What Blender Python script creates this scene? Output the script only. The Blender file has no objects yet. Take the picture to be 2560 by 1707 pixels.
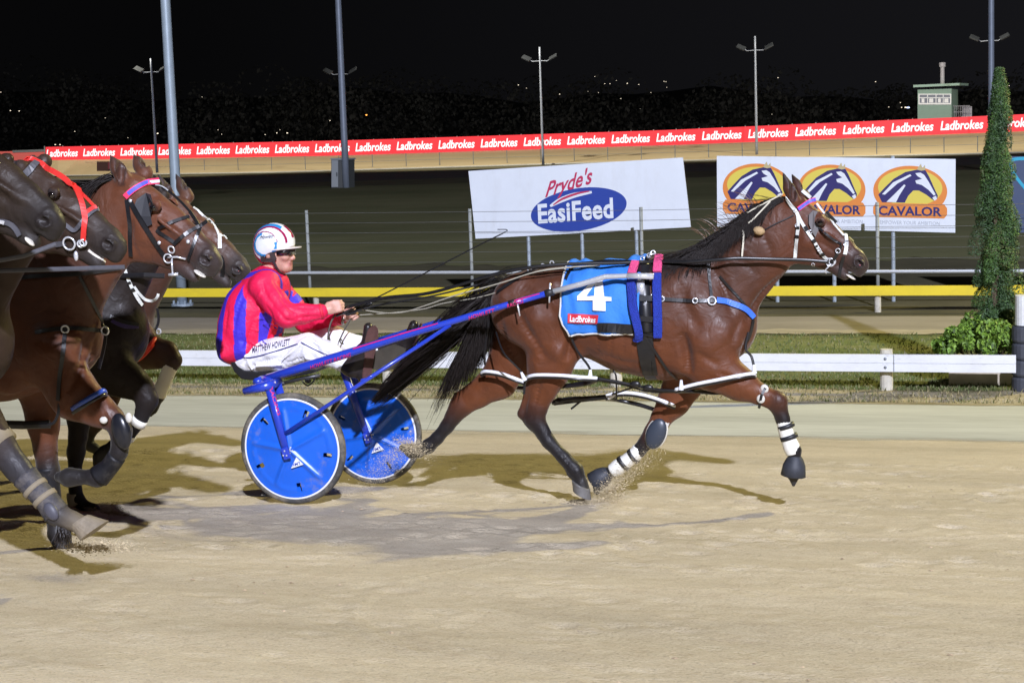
import bpy, bmesh, math, random
import numpy as np
from mathutils import Vector, Matrix
from mathutils.bvhtree import BVHTree
random.seed(7); np.random.seed(7)
S = bpy.context.scene
COL = S.collection
R_ = math.radians
# ------------------------------------------------------------------ camera
FPX, PSI, PIT, ROL, CH = 4280.0, R_(16.5), R_(6.8), R_(1.9), 2.25
CF = Vector((-math.sin(PSI)*math.cos(PIT), math.cos(PSI)*math.cos(PIT), -math.sin(PIT)))
_r0 = Vector((math.cos(PSI), math.sin(PSI), 0)); _u0 = _r0.cross(CF)
CR = _r0*math.cos(ROL) - _u0*math.sin(ROL); CU = _u0*math.cos(ROL) + _r0*math.sin(ROL)
CC = Vector((0, 0, CH))
cd = bpy.data.cameras.new('camera'); cam = bpy.data.objects.new('camera', cd); COL.objects.link(cam)
M = Matrix((CR, CU, -CF)).transposed().to_4x4(); M.translation = CC; cam.matrix_world = M
cd.sensor_width = 36; cd.lens = 36*FPX/2560; cd.clip_end = 4000; cd.clip_start = .05
S.camera = cam
# ------------------------------------------------------------------ night sky, floodlights, exposure
w = bpy.data.worlds.new('World'); S.world = w; w.use_nodes = True
nt = w.node_tree; bg = nt.nodes['Background']
tc = nt.nodes.new('ShaderNodeTexCoord'); sx = nt.nodes.new('ShaderNodeSeparateXYZ'); nt.links.new(tc.outputs['Generated'], sx.inputs[0])
mr = nt.nodes.new('ShaderNodeMapRange'); nt.links.new(sx.outputs['X'], mr.inputs[0])
mr.inputs[1].default_value = -.45; mr.inputs[2].default_value = .22
mx = nt.nodes.new('ShaderNodeMix'); mx.data_type = 'RGBA'; nt.links.new(mr.outputs[0], mx.inputs[0])
mx.inputs[6].default_value = (.0016, .0016, .0018, 1); mx.inputs[7].default_value = (.0075, .0075, .009, 1)
nt.links.new(mx.outputs[2], bg.inputs[0]); bg.inputs[1].default_value = 1.0
S.view_settings.view_transform = 'Standard'; S.view_settings.look = 'None'
S.view_settings.exposure = .38; S.view_settings.gamma = 1
TGT = Vector((-2.8, 10, .8))
def flood(name, pos, tgt, E, col, cone=60, rad=.4):
    """a racecourse floodlight: E = irradiance (W/m2) at the target"""
    l = bpy.data.lights.new(name, 'SPOT'); o = bpy.data.objects.new(name, l); COL.objects.link(o)
    pos = Vector(pos); tgt = Vector(tgt); o.location = pos
    o.rotation_euler = (tgt-pos).to_track_quat('-Z', 'Y').to_euler()
    l.energy = E*4*math.pi*(tgt-pos).length_squared; l.color = col; l.spot_size = R_(cone); l.spot_blend = .6; l.shadow_soft_size = rad
    return o
def dirpos(az, el, dist):   # azimuth measured from +x towards +y, light sits there
    return TGT + Vector((math.cos(R_(az))*math.cos(R_(el)), math.sin(R_(az))*math.cos(R_(el)), math.sin(R_(el))))*dist
flood('floodlight_stand', dirpos(-65, 29, 95), TGT, 4.6, (.80, .83, 1.0), 75, .9)
flood('floodlight_stand', dirpos(-110, 40, 90), TGT, .07, (.92, .96, 1.0), 75, .8)
flood('floodlight_infield', dirpos(55, 30, 46), TGT, 1.75, (1.0, .87, .36), 70, .55)
for fx_ in (-150, -105, -60, -15, 30): flood('floodlight_far', (fx_, 184, 24), (fx_, 213, 0), 2.0, (1.0, .93, .76), 120, .5)

# ------------------------------------------------------------------ pixel -> place helpers
def ray(px, py): return CF + CR*((px-1280)/FPX) - CU*((py-853.5)/FPX)
def onY(px, py, Y): r = ray(px, py); return CC + r*(Y/r.y)
def onD(px, py, D): return CC + ray(px, py)*D
def onZ(px, py, z): r = ray(px, py); return CC + r*((z-CH)/r.z)
def mpp(P): return (P-CC).dot(CF)/FPX
YI = 21.6                                    # where the banked track meets the flat infield
def gz(Y):
    return -.1*(min(max(Y, 3.5), YI) - 9.74)
ZI = gz(YI)
def ground(px, py):
    r = ray(px, py); t0, t1 = 1.0, 4000.0
    for _ in range(70):
        t = (t0+t1)/2; P = CC+r*t
        if P.z > gz(P.y): t0 = t
        else: t1 = t
    return CC+r*t0
# ------------------------------------------------------------------ materials
MATS = {}
def mat(name, col, rough=.6, metal=0, noise=0, nscale=20, bump=0, bscale=60, attr=False, spec=.5, sheen=0, emit=None, coat=0, trans=0, stretch=None):
    if name in MATS: return MATS[name]
    m = bpy.data.materials.new(name); m.use_nodes = True; MATS[name] = m
    t = m.node_tree; b = t.nodes['Principled BSDF']
    b.inputs['Roughness'].default_value = rough; b.inputs['Metallic'].default_value = metal
    b.inputs['Specular IOR Level'].default_value = spec; b.inputs['Sheen Weight'].default_value = sheen; b.inputs['Coat Weight'].default_value = coat
    b.inputs['Base Color'].default_value = (*col, 1)
    co = t.nodes.new('ShaderNodeTexCoord'); vec = co.outputs['Object']
    if stretch:
        mp = t.nodes.new('ShaderNodeMapping'); mp.inputs['Scale'].default_value = stretch; t.links.new(vec, mp.inputs[0]); vec = mp.outputs[0]
    src = None
    if attr:
        a = t.nodes.new('ShaderNodeAttribute'); a.attribute_name = 'Col'; src = a.outputs['Color']
    if noise:
        n = t.nodes.new('ShaderNodeTexNoise'); n.inputs['Scale'].default_value = nscale; n.inputs['Detail'].default_value = 6; n.inputs['Roughness'].default_value = .65
        t.links.new(vec, n.inputs['Vector'])
        r = t.nodes.new('ShaderNodeMapRange'); t.links.new(n.outputs['Fac'], r.inputs[0]); r.inputs[1].default_value = .25; r.inputs[2].default_value = .75
        r.inputs[3].default_value = 1-noise; r.inputs[4].default_value = 1+noise
        x = t.nodes.new('ShaderNodeVectorMath'); x.operation = 'SCALE'
        if src: t.links.new(src, x.inputs[0])
        else: x.inputs[0].default_value = col
        t.links.new(r.outputs[0], x.inputs['Scale']); src = x.outputs[0]
    if src: t.links.new(src, b.inputs['Base Color'])
    if bump:
        n2 = t.nodes.new('ShaderNodeTexNoise'); n2.inputs['Scale'].default_value = bscale; n2.inputs['Detail'].default_value = 5; t.links.new(vec, n2.inputs['Vector'])
        bp = t.nodes.new('ShaderNodeBump'); bp.inputs['Strength'].default_value = bump; bp.inputs['Distance'].default_value = .02
        t.links.new(n2.outputs['Fac'], bp.inputs['Height']); t.links.new(bp.outputs[0], b.inputs['Normal'])
    if emit:
        b.inputs['Emission Color'].default_value = (*emit[:3], 1); b.inputs['Emission Strength'].default_value = emit[3]
    return m
def mix_in(m, col, scale, a, b, amt=1, stretch=(1, 1, 1)):
    """dirt, dust or stains of their own shape on a material"""
    t = m.node_tree; bs = t.nodes['Principled BSDF']; inp = bs.inputs['Base Color']
    co = t.nodes.new('ShaderNodeTexCoord'); mp = t.nodes.new('ShaderNodeMapping'); mp.inputs['Scale'].default_value = stretch; t.links.new(co.outputs['Object'], mp.inputs[0])
    n = t.nodes.new('ShaderNodeTexNoise'); n.inputs['Scale'].default_value = scale; n.inputs['Detail'].default_value = 8; n.inputs['Roughness'].default_value = .7; t.links.new(mp.outputs[0], n.inputs['Vector'])
    r = t.nodes.new('ShaderNodeMapRange'); t.links.new(n.outputs['Fac'], r.inputs[0]); r.inputs[1].default_value = a; r.inputs[2].default_value = b; r.inputs[3].default_value = 0; r.inputs[4].default_value = amt
    x = t.nodes.new('ShaderNodeMix'); x.data_type = 'RGBA'; t.links.new(r.outputs[0], x.inputs[0])
    if inp.links: t.links.new(inp.links[0].from_socket, x.inputs[6])
    else: x.inputs[6].default_value = inp.default_value
    x.inputs[7].default_value = (*col, 1); t.links.new(x.outputs[2], inp); return m
def edge_fade(m, y0, y1, amp, scale, y2=None, y3=None):
    """let a ground sheet thin out raggedly across its edges"""
    t = m.node_tree; bs = t.nodes['Principled BSDF']; g = t.nodes.new('ShaderNodeNewGeometry'); sx = t.nodes.new('ShaderNodeSeparateXYZ'); t.links.new(g.outputs['Position'], sx.inputs[0])
    mp = t.nodes.new('ShaderNodeMapping'); mp.inputs['Scale'].default_value = (.35, 1.6, 1); t.links.new(g.outputs['Position'], mp.inputs[0])
    n = t.nodes.new('ShaderNodeTexNoise'); n.inputs['Scale'].default_value = scale; n.inputs['Detail'].default_value = 9; n.inputs['Roughness'].default_value = .7; t.links.new(mp.outputs[0], n.inputs['Vector'])
    def ma(op, a, b):
        q = t.nodes.new('ShaderNodeMath'); q.operation = op
        for i, v in enumerate((a, b)):
            if isinstance(v, (int, float)): q.inputs[i].default_value = v
            else: t.links.new(v, q.inputs[i])
        return q.outputs[0]
    nz = ma('MULTIPLY', ma('SUBTRACT', n.outputs['Fac'], .5), amp); yy = ma('ADD', sx.outputs['Y'], nz)
    def mr(a, b):
        r = t.nodes.new('ShaderNodeMapRange'); t.links.new(yy, r.inputs[0]); r.inputs[1].default_value = a; r.inputs[2].default_value = b; return r.outputs[0]
    o = mr(y0, y1)
    if y2: o = ma('MULTIPLY', o, mr(y3, y2))
    t.links.new(o, bs.inputs['Alpha']); return m
def ramp_mat(name, stops, scale, rough=.9, stretch=(1, 1, 1), bump=.3, bscale=40, detail=8, dist=.02, second=None):
    m = bpy.data.materials.new(name); m.use_nodes = True; t = m.node_tree; b = t.nodes['Principled BSDF']; b.inputs['Roughness'].default_value = rough
    b.inputs['Specular IOR Level'].default_value = .2
    co = t.nodes.new('ShaderNodeTexCoord'); mp = t.nodes.new('ShaderNodeMapping'); mp.inputs['Scale'].default_value = stretch
    t.links.new(co.outputs['Object'], mp.inputs[0])
    n = t.nodes.new('ShaderNodeTexNoise'); n.inputs['Scale'].default_value = scale; n.inputs['Detail'].default_value = detail; n.inputs['Roughness'].default_value = .7
    t.links.new(mp.outputs[0], n.inputs['Vector'])
    cr = t.nodes.new('ShaderNodeValToRGB'); t.links.new(n.outputs['Fac'], cr.inputs[0])
    e = cr.color_ramp.elements
    while len(e) < len(stops): e.new(.5)
    for i, (p, c) in enumerate(stops): e[i].position = p; e[i].color = (*c, 1)
    out = cr.outputs[0]
    if second:
        sc, lo, hi, st = second
        mp2 = t.nodes.new('ShaderNodeMapping'); mp2.inputs['Scale'].default_value = st; t.links.new(co.outputs['Object'], mp2.inputs[0])
        n3 = t.nodes.new('ShaderNodeTexNoise'); n3.inputs['Scale'].default_value = sc; n3.inputs['Detail'].default_value = 4; t.links.new(mp2.outputs[0], n3.inputs['Vector'])
        r = t.nodes.new('ShaderNodeMapRange'); t.links.new(n3.outputs['Fac'], r.inputs[0]); r.inputs[1].default_value = .35; r.inputs[2].default_value = .65; r.inputs[3].default_value = lo; r.inputs[4].default_value = hi
        x = t.nodes.new('ShaderNodeVectorMath'); x.operation = 'SCALE'; t.links.new(out, x.inputs[0]); t.links.new(r.outputs[0], x.inputs['Scale']); out = x.outputs[0]
    t.links.new(out, b.inputs['Base Color'])
    n2 = t.nodes.new('ShaderNodeTexNoise'); n2.inputs['Scale'].default_value = bscale; n2.inputs['Detail'].default_value = 6; t.links.new(mp.outputs[0], n2.inputs['Vector'])
    bp = t.nodes.new('ShaderNodeBump'); bp.inputs['Strength'].default_value = bump; bp.inputs['Distance'].default_value = dist
    t.links.new(n2.outputs['Fac'], bp.inputs['Height']); t.links.new(bp.outputs[0], b.inputs['Normal'])
    MATS[name] = m
    return m
# ------------------------------------------------------------------ mesh builder
ROOT = {}
class MB:
    def __init__(s): s.v = []; s.f = []; s.c = []
    def add(s, vs, fs):
        o = len(s.v); s.v += [Vector(x) for x in vs]; s.f += [tuple(i+o for i in f) for f in fs]; return s
    def box(s, c, size, rot=None, bev=0):
        c = Vector(c); a = [x/2 for x in size]; m = rot or Matrix.Identity(3)
        vs = [c+m@Vector((x*a[0], y*a[1], z*a[2])) for x in (-1, 1) for y in (-1, 1) for z in (-1, 1)]
        return s.add(vs, [(0, 1, 3, 2), (4, 6, 7, 5), (0, 4, 5, 1), (2, 3, 7, 6), (0, 2, 6, 4), (1, 5, 7, 3)])
    def tube(s, pts, rad, n=8, cap=True, flat=None):
        pts = [Vector(p) for p in pts]; N = len(pts)
        if not hasattr(rad, '__len__'): rad = [rad]*N
        vs = []; fs = []; up = None
        for i in range(N):
            t = (pts[min(i+1, N-1)]-pts[max(i-1, 0)])
            if t.length < 1e-9: t = Vector((0, 0, 1))
            t.normalize()
            if up is None: up = Vector((0, 0, 1)) if abs(t.z) < .9 else Vector((1, 0, 0))
            a = up - t*up.dot(t)
            if a.length < 1e-6: a = t.orthogonal()
            a.normalize(); up = a; b = t.cross(a)
            for k in range(n):
                th = 2*math.pi*k/n
                vs.append(pts[i]+a*(math.cos(th)*rad[i])+b*(math.sin(th)*rad[i]*(flat or 1)))
        for i in range(N-1):
            for k in range(n):
                k2 = (k+1) % n; fs.append((i*n+k, i*n+k2, (i+1)*n+k2, (i+1)*n+k))
        if cap:
            fs.append(tuple(reversed(range(n)))); fs.append(tuple(range((N-1)*n, N*n)))
        return s.add(vs, fs)
    def ell(s, c, r, nu=16, nv=10, rot=None):
        c = Vector(c); m = rot or Matrix.Identity(3); vs = [c+m@Vector((0, 0, r[2]))]; fs = []
        for j in range(1, nv):
            ph = math.pi*j/nv
            for i in range(nu):
                th = 2*math.pi*i/nu
                vs.append(c+m@Vector((r[0]*math.sin(ph)*math.cos(th), r[1]*math.sin(ph)*math.sin(th), r[2]*math.cos(ph))))
        vs.append(c+m@Vector((0, 0, -r[2])))
        for i in range(nu): fs.append((0, 1+i, 1+(i+1) % nu))
        for j in range(nv-2):
            for i in range(nu):
                a = 1+j*nu+i; b = 1+j*nu+(i+1) % nu; fs.append((a, a+nu, b+nu, b))
        L = len(vs)-1; o = 1+(nv-2)*nu
        for i in range(nu): fs.append((L, o+(i+1) % nu, o+i))
        return s.add(vs, fs)
    def torus(s, c, R, r, ax, n=24, m=8, sx=1):
        ax = Vector(ax).normalized(); a = ax.orthogonal().normalized(); b = ax.cross(a); c = Vector(c)
        vs = []; fs = []
        for i in range(n):
            th = 2*math.pi*i/n; d = a*math.cos(th)+b*math.sin(th)
            for j in range(m):
                ph = 2*math.pi*j/m; vs.append(c+d*(R+r*math.cos(ph))+ax*(r*sx*math.sin(ph)))
        for i in range(n):
            for j in range(m):
                fs.append((i*m+j, ((i+1) % n)*m+j, ((i+1) % n)*m+(j+1) % m, i*m+(j+1) % m))
        return s.add(vs, fs)
    def lathe(s, c, ax, prof, n=48, closed=False):
        """prof: list of (radius, offset along axis)"""
        ax = Vector(ax).normalized(); a = Vector((0, 0, 1)); a = (a-ax*a.dot(ax)).normalized(); b = ax.cross(a); c = Vector(c)
        vs = []; fs = []; P = len(prof)
        for i in range(n):
            th = 2*math.pi*i/n; d = a*math.cos(th)+b*math.sin(th)
            for r, h in prof: vs.append(c+d*r+ax*h)
        for i in range(n):
            for j in range(P-1 if not closed else P):
                j2 = (j+1) % P
                fs.append((i*P+j, ((i+1) % n)*P+j, ((i+1) % n)*P+j2, i*P+j2))
        return s.add(vs, fs)
    def prism(s, poly, thick):
        """poly: planar list of Vectors; thick: extrusion Vector"""
        n = len(poly); vs = [Vector(p) for p in poly]+[Vector(p)+thick for p in poly]
        fs = [tuple(range(n)), tuple(reversed(range(n, 2*n)))]+[(i, i+n, (i+1) % n+n, (i+1) % n) for i in range(n)]
        return s.add(vs, fs)
    def build(s, name, m, parent=None, smooth=False, loc=None, cols=None, bev=0):
        me = bpy.data.meshes.new(name)
        off = ROOT[parent.name] if parent is not None else (Vector(loc) if loc is not None else Vector((0, 0, 0)))
        me.from_pydata([tuple(p-off) for p in s.v], [], s.f); me.validate()
        b = bmesh.new(); b.from_mesh(me); bmesh.ops.recalc_face_normals(b, faces=b.faces)
        if bev: bmesh.ops.bevel(b, geom=[e for e in b.edges if e.is_manifold and e.calc_face_angle(0) > .6], offset=bev, segments=2, affect='EDGES', profile=.6)
        b.to_mesh(me); b.free()
        if smooth:
            me.polygons.foreach_set('use_smooth', [True]*len(me.polygons))
        if cols is not None: setcol(me, cols)
        return link(name, me, m, parent, off)
def pieces(mb, name, m, parent, **k):
    """link every separate piece of a builder as an object of its own"""
    n = len(mb.v); up = list(range(n))
    def find(a):
        while up[a] != a: up[a] = up[up[a]]; a = up[a]
        return a
    for f in mb.f:
        for i in f[1:]: up[find(i)] = find(f[0])
    g = {}
    for f in mb.f: g.setdefault(find(f[0]), []).append(f)
    out = []
    for fs in g.values():
        ids = sorted({i for f in fs for i in f}); mp = {a: b for b, a in enumerate(ids)}
        q = MB(); q.v = [mb.v[i] for i in ids]; q.f = [tuple(mp[i] for i in f) for f in fs]; out.append(q.build(name, m, parent, **k))
    return out
def setcol(me, cols):
    a = me.color_attributes.new('Col', 'FLOAT_COLOR', 'POINT')
    c = np.ones((len(me.vertices), 4), np.float32); c[:, :3] = cols; a.data.foreach_set('color', c.ravel())
def link(name, me, m, parent, off):
    o = bpy.data.objects.new(name, me); COL.objects.link(o)
    for q in (m if isinstance(m, (list, tuple)) else [m]): me.materials.append(q)
    if parent is not None: o.parent = parent
    else: o.location = off
    ROOT[o.name] = off
    return o
def tag(o, label=None, cat=None, group=None, kind=None):
    for k, v in (('label', label), ('category', cat), ('group', group), ('kind', kind)):
        if v: o[k] = v
    return o
def thing(name, loc, label, cat, group=None):
    o = bpy.data.objects.new(name, None); COL.objects.link(o); o.location = loc; o.empty_display_size = .1
    ROOT[o.name] = Vector(loc); return tag(o, label, cat, group)
def copy_tree(o, delta, label=None, group=None):
    r = o.copy(); COL.objects.link(r); r.location = Vector(o.location)+Vector(delta); ROOT[r.name] = ROOT[o.name]+Vector(delta)
    if label: r['label'] = label
    if group: r['group'] = group
    for ch in list(o.children):
        c = ch.copy(); COL.objects.link(c); c.parent = r
        for g in list(ch.children):
            d = g.copy(); COL.objects.link(d); d.parent = c
    return r
def catmull(pts, n):
    pts = [Vector(p) for p in pts]; out = []
    for i in range(len(pts)-1):
        p0 = pts[max(i-1, 0)]; p1 = pts[i]; p2 = pts[i+1]; p3 = pts[min(i+2, len(pts)-1)]
        for k in range(n):
            t = k/n
            out.append(.5*((2*p1)+(p2-p0)*t+(2*p0-5*p1+4*p2-p3)*t*t+(3*p1-p0-3*p2+p3)*t*t*t))
    out.append(pts[-1]); return out
# ------------------------------------------------------------------ signed-distance modelling (smooth unions -> one skin)
class SDF:
    def __init__(s, vox): s.p = []; s.vox = vox
    def cone(s, a, b, ra, rb, wa=1., wb=None, k=.02, col=(1, 1, 1), sub=False):
        s.p.append(('c', np.array(a, float), np.array(b, float), ra, rb, wa, wa if wb is None else wb, k, col, sub)); return s
    def chain(s, nodes, k=.02, col=(1, 1, 1), cols=None):
        """nodes: (P, r, w)"""
        for i in range(len(nodes)-1):
            (a, ra, wa), (b, rb, wb) = nodes[i], nodes[i+1]
            s.cone(a, b, ra, rb, wa, wb, k, cols[i] if cols else col)
        return s
    def ell(s, c, r, rot=None, k=.02, col=(1, 1, 1), sub=False):
        m = np.array(rot) if rot is not None else np.eye(3)
        s.p.append(('e', np.array(c, float), np.array(r, float), m, k, col, sub)); return s
    @staticmethod
    def dist(p, X, Y, Z):
        if p[0] == 'c':
            _, a, b, ra, rb, wa, wb = p[:7]; ab = b-a; L = ab@ab+1e-12
            t = np.clip(((X-a[0])*ab[0]+(Y-a[1])*ab[1]+(Z-a[2])*ab[2])/L, 0, 1)
            ww = wa+(wb-wa)*t
            dx = X-a[0]-t*ab[0]; dy = (Y-a[1]-t*ab[1])/ww; dz = Z-a[2]-t*ab[2]
            return (np.sqrt(dx*dx+dy*dy+dz*dz)-(ra+(rb-ra)*t))*np.minimum(1, ww)
        _, c, r, m = p[:4]
        x = X-c[0]; y = Y-c[1]; z = Z-c[2]
        u = (m[0][0]*x+m[1][0]*y+m[2][0]*z)/r[0]; v = (m[0][1]*x+m[1][1]*y+m[2][1]*z)/r[1]; q = (m[0][2]*x+m[1][2]*y+m[2][2]*z)/r[2]
        k0 = np.sqrt(u*u+v*v+q*q); k1 = np.sqrt((u/r[0])**2+(v/r[1])**2+(q/r[2])**2)+1e-9
        return k0*(k0-1)/k1
    @staticmethod
    def bounds(p):
        if p[0] == 'c':
            m = max(p[3]*max(1, p[5]), p[4]*max(1, p[6])); return np.minimum(p[1], p[2])-m, np.maximum(p[1], p[2])+m
        m = max(p[2]); return p[1]-m, p[1]+m
    def mesh(s, blend=.012):
        h = s.vox; lo = np.min([s.bounds(p)[0] for p in s.p if not p[-1]], 0)-4*h; hi = np.max([s.bounds(p)[1] for p in s.p if not p[-1]], 0)+4*h
        n = np.ceil((hi-lo)/h).astype(int)+1; F = np.full(n, .5, np.float32)
        ax = [lo[i]+h*np.arange(n[i]) for i in range(3)]
        for p in s.p:
            k = p[-3] if p[0] == 'c' else p[4]
            b0, b1 = s.bounds(p); pad = k+3*h
            i0 = np.clip(np.floor((b0-pad-lo)/h).astype(int), 0, n-1); i1 = np.clip(np.ceil((b1+pad-lo)/h).astype(int)+1, 1, n)
            if np.any(i1 <= i0): continue
            sl = tuple(slice(i0[i], i1[i]) for i in range(3))
            d = s.dist(p, ax[0][sl[0]][:, None, None], ax[1][sl[1]][None, :, None], ax[2][sl[2]][None, None, :]).astype(np.float32)
            f = F[sl]
            if p[-1]: hh = np.maximum(k-np.abs(f+d), 0)/k; F[sl] = np.maximum(f, -d)+hh*hh*k*.25
            else: hh = np.maximum(k-np.abs(f-d), 0)/k; F[sl] = np.minimum(f, d)-hh*hh*k*.25
        V, Q = surfnets(F, lo, h)
        W = np.zeros((len(V), 1)); C = np.zeros((len(V), 3))
        for p in s.p:
            d = s.dist(p, V[:, 0], V[:, 1], V[:, 2]); d = np.abs(d) if p[-1] else d
            g = np.exp(-np.clip(d, -.05, 1)/blend)[:, None]
            if p[-1]: g = g*3*(np.abs(d)[:, None] < .012)
            C += g*np.array(p[-2]); W += g
        return V, Q, C/np.maximum(W, 1e-12)
def surfnets(F, lo, h):
    ins = F < 0; nx, ny, nz = F.shape
    cs = np.zeros((nx-1, ny-1, nz-1), np.int8)
    for a in (0, 1):
        for b in (0, 1):
            for c in (0, 1): cs += ins[a:nx-1+a, b:ny-1+b, c:nz-1+c]
    act = (cs > 0) & (cs < 8); idx = np.argwhere(act); N = len(idx)
    ids = -np.ones(act.shape, np.int64); ids[act] = np.arange(N)
    acc = np.zeros((N, 3)); cnt = np.zeros(N)
    cor = [(a, b, c) for a in (0, 1) for b in (0, 1) for c in (0, 1)]
    for u in cor:
        for v in cor:
            if sum(abs(u[i]-v[i]) for i in range(3)) != 1 or u > v: continue
            fa = F[idx[:, 0]+u[0], idx[:, 1]+u[1], idx[:, 2]+u[2]]; fb = F[idx[:, 0]+v[0], idx[:, 1]+v[1], idx[:, 2]+v[2]]
            m = (fa < 0) != (fb < 0); t = np.where(m, fa/np.where(m, fa-fb, 1), 0)
            P = np.array(u)+t[:, None]*(np.array(v)-np.array(u)); acc[m] += P[m]; cnt[m] += 1
    V = lo+h*(idx+acc/np.maximum(cnt, 1)[:, None])
    Q = []
    for ax in range(3):
        A = np.moveaxis(ins, ax, 0); I = np.moveaxis(ids, ax, 0)
        e = A[:-1] != A[1:]; e = e.copy(); e[:, 0, :] = False; e[:, :, 0] = False; e[:, -1, :] = False; e[:, :, -1] = False
        q = np.argwhere(e)
        i, j, k = q[:, 0], q[:, 1], q[:, 2]
        quad = np.stack([I[i, j-1, k-1], I[i, j, k-1], I[i, j, k], I[i, j-1, k]], 1)
        flip = A[i, j, k] ^ (ax == 1)
        quad[~flip] = quad[~flip][:, ::-1]; Q.append(quad)
    Q = np.concatenate(Q); return V, Q[(Q >= 0).all(1)]
def lap(V, Q, it):
    E = np.concatenate([Q[:, [0, 1]], Q[:, [1, 2]], Q[:, [2, 3]], Q[:, [3, 0]]])
    for _ in range(it):
        A = np.zeros_like(V); c = np.zeros(len(V))
        for a, b in ((0, 1), (1, 0)):
            for d in range(3): A[:, d] += np.bincount(E[:, a], V[E[:, b], d], len(V))
            c += np.bincount(E[:, a], minlength=len(V))
        V = V*.5+.5*A/np.maximum(c, 1)[:, None]
    return V
def vnorm(V, Q):
    n = np.cross(V[Q[:, 2]]-V[Q[:, 0]], V[Q[:, 3]]-V[Q[:, 1]]); N = np.zeros_like(V)
    for k in range(4):
        for d in range(3): N[:, d] += np.bincount(Q[:, k], n[:, d], len(V))
    return N/np.maximum(np.linalg.norm(N, axis=1), 1e-12)[:, None]
def carve(V, Q, Y, lst):
    """press muscle lines into (or raise them from) a skin; lst: (pixel path, radius, depth)"""
    bv = BVHTree.FromPolygons(V.tolist(), Q.tolist()); N = vnorm(V, Q)
    c = V.mean(0); s = np.sign(((V[::50]-c)*N[::50]).sum()); N = N*s; D = np.zeros(len(V))
    for path, r, dep in lst:
        P = [Vector((x, y, 0)) for x, y in path]; P = catmull(P, 8) if len(P) > 1 else P
        A = np.array([list(hit(bv, p.x, p.y, Y)[0]) for p in P]); n = len(A)
        near = np.full(len(V), 9.); taper = np.ones(len(V))
        for i, a in enumerate(A):
            d = np.linalg.norm(V-a, axis=1); m = d < near; near[m] = d[m]; taper[m] = math.sin(math.pi*(i+.6)/(n+.2)) if n > 1 else 1
        D += dep*taper*np.exp(-(near/r)**2)
    return V+N*D[:, None]
def skin(name, sdf, m, parent, colf=None, it=2, blend=.012, loc=None, sculpt=None, Y=0):
    V, Q, C = sdf.mesh(blend); V = lap(V, Q, it)
    if sculpt: V = carve(V, Q, Y, sculpt)
    if colf is not None: C = colf(V, C)
    off = ROOT[parent.name] if parent is not None else Vector(loc or (0, 0, 0)); me = bpy.data.meshes.new(name)
    me.from_pydata((V-np.array(off)).tolist(), [], Q.tolist()); me.polygons.foreach_set('use_smooth', [True]*len(me.polygons))
    setcol(me, C)
    o = link(name, me, m, parent, off); bv = BVHTree.FromPolygons(V.tolist(), Q.tolist())
    return o, bv
# ------------------------------------------------------------------ straps lying on a surface, lettering
def hit(bv, px, py, Y):
    r = ray(px, py).normalized()
    if bv:
        hs = [h for h in (b.ray_cast(CC, r) for b in (bv if isinstance(bv, (list, tuple)) else [bv])) if h[0] is not None]
        if hs:
            h = min(hs, key=lambda q: q[3]); n = h[1]
            if n.dot(r) > 0: n = -n
            return h[0], n
    return onY(px, py, Y), Vector((0, -1, 0))
def ribbon(mb, P, Nn, width, th=.004, lift=.003):
    n = len(P); vs = []; fs = []
    for i in range(n):
        t = (P[min(i+1, n-1)]-P[max(i-1, 0)]).normalized(); s = t.cross(Nn[i])
        if s.length < 1e-6: s = t.orthogonal()
        s.normalize(); nn = s.cross(t).normalized()
        if nn.dot(Nn[i]) < 0: nn = -nn
        wv = width[i]/2 if hasattr(width, '__len__') else width/2
        for a, b in ((-1, lift), (1, lift), (1, lift+th), (-1, lift+th)): vs.append(P[i]+s*(a*wv)+nn*b)
    for i in range(n-1):
        for k in range(4): fs.append((i*4+k, i*4+(k+1) % 4, i*4+4+(k+1) % 4, i*4+4+k))
    fs.append((0, 1, 2, 3)); fs.append(tuple(range((n-1)*4+3, (n-1)*4-1, -1)))
    mb.add(vs, fs)
def strap(mb, px, width, bv, Y, th=.004, lift=.003, sm=2, sub=None):
    pts = [Vector((p[0], p[1], 0)) for p in px]
    L = sum((pts[i+1]-pts[i]).length for i in range(len(pts)-1)); q = catmull(pts, sub or max(2, int(L/len(pts)/7)+1))
    H = [hit(bv, p.x, p.y, Y) for p in q]; P = [h[0] for h in H]; Nn = [h[1] for h in H]
    for _ in range(sm):
        P = [P[0]]+[(P[i-1]+P[i]*2+P[i+1])/4 for i in range(1, len(P)-1)]+[P[-1]]
        Nn = [Nn[0]]+[(Nn[i-1]+Nn[i]*2+Nn[i+1]).normalized() if (Nn[i-1]+Nn[i]*2+Nn[i+1]).length > 0 else Nn[i] for i in range(1, len(Nn)-1)]+[Nn[-1]]
    ribbon(mb, P, Nn, width, th, lift)
def loop_on(mb, bv, c, ax, width, th=.006, lift=.004, n=40, rmax=.6, a0=0, a1=360, sm=1):
    """a band lying round a body: rays cast outwards from a point inside it"""
    ax = Vector(ax).normalized(); a = ax.orthogonal().normalized(); b = ax.cross(a); c = Vector(c); P = []
    for i in range(n+1):
        t = R_(a0+(a1-a0)*i/n); d = a*math.cos(t)+b*math.sin(t); h = bv.ray_cast(c, d)
        P.append(c+d*min(h[3] if h[0] is not None else rmax, rmax))
    for _ in range(sm):
        P = [P[0]]+[(P[i-1]+P[i]*2+P[i+1])/4 for i in range(1, n)]+[P[-1]]
    if a1-a0 == 360: P[0] = P[-1] = (P[0]+P[-1])/2
    ribbon(mb, P, [(p-c).normalized() for p in P], width, th, lift)
    return P
FONTS = {}
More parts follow.
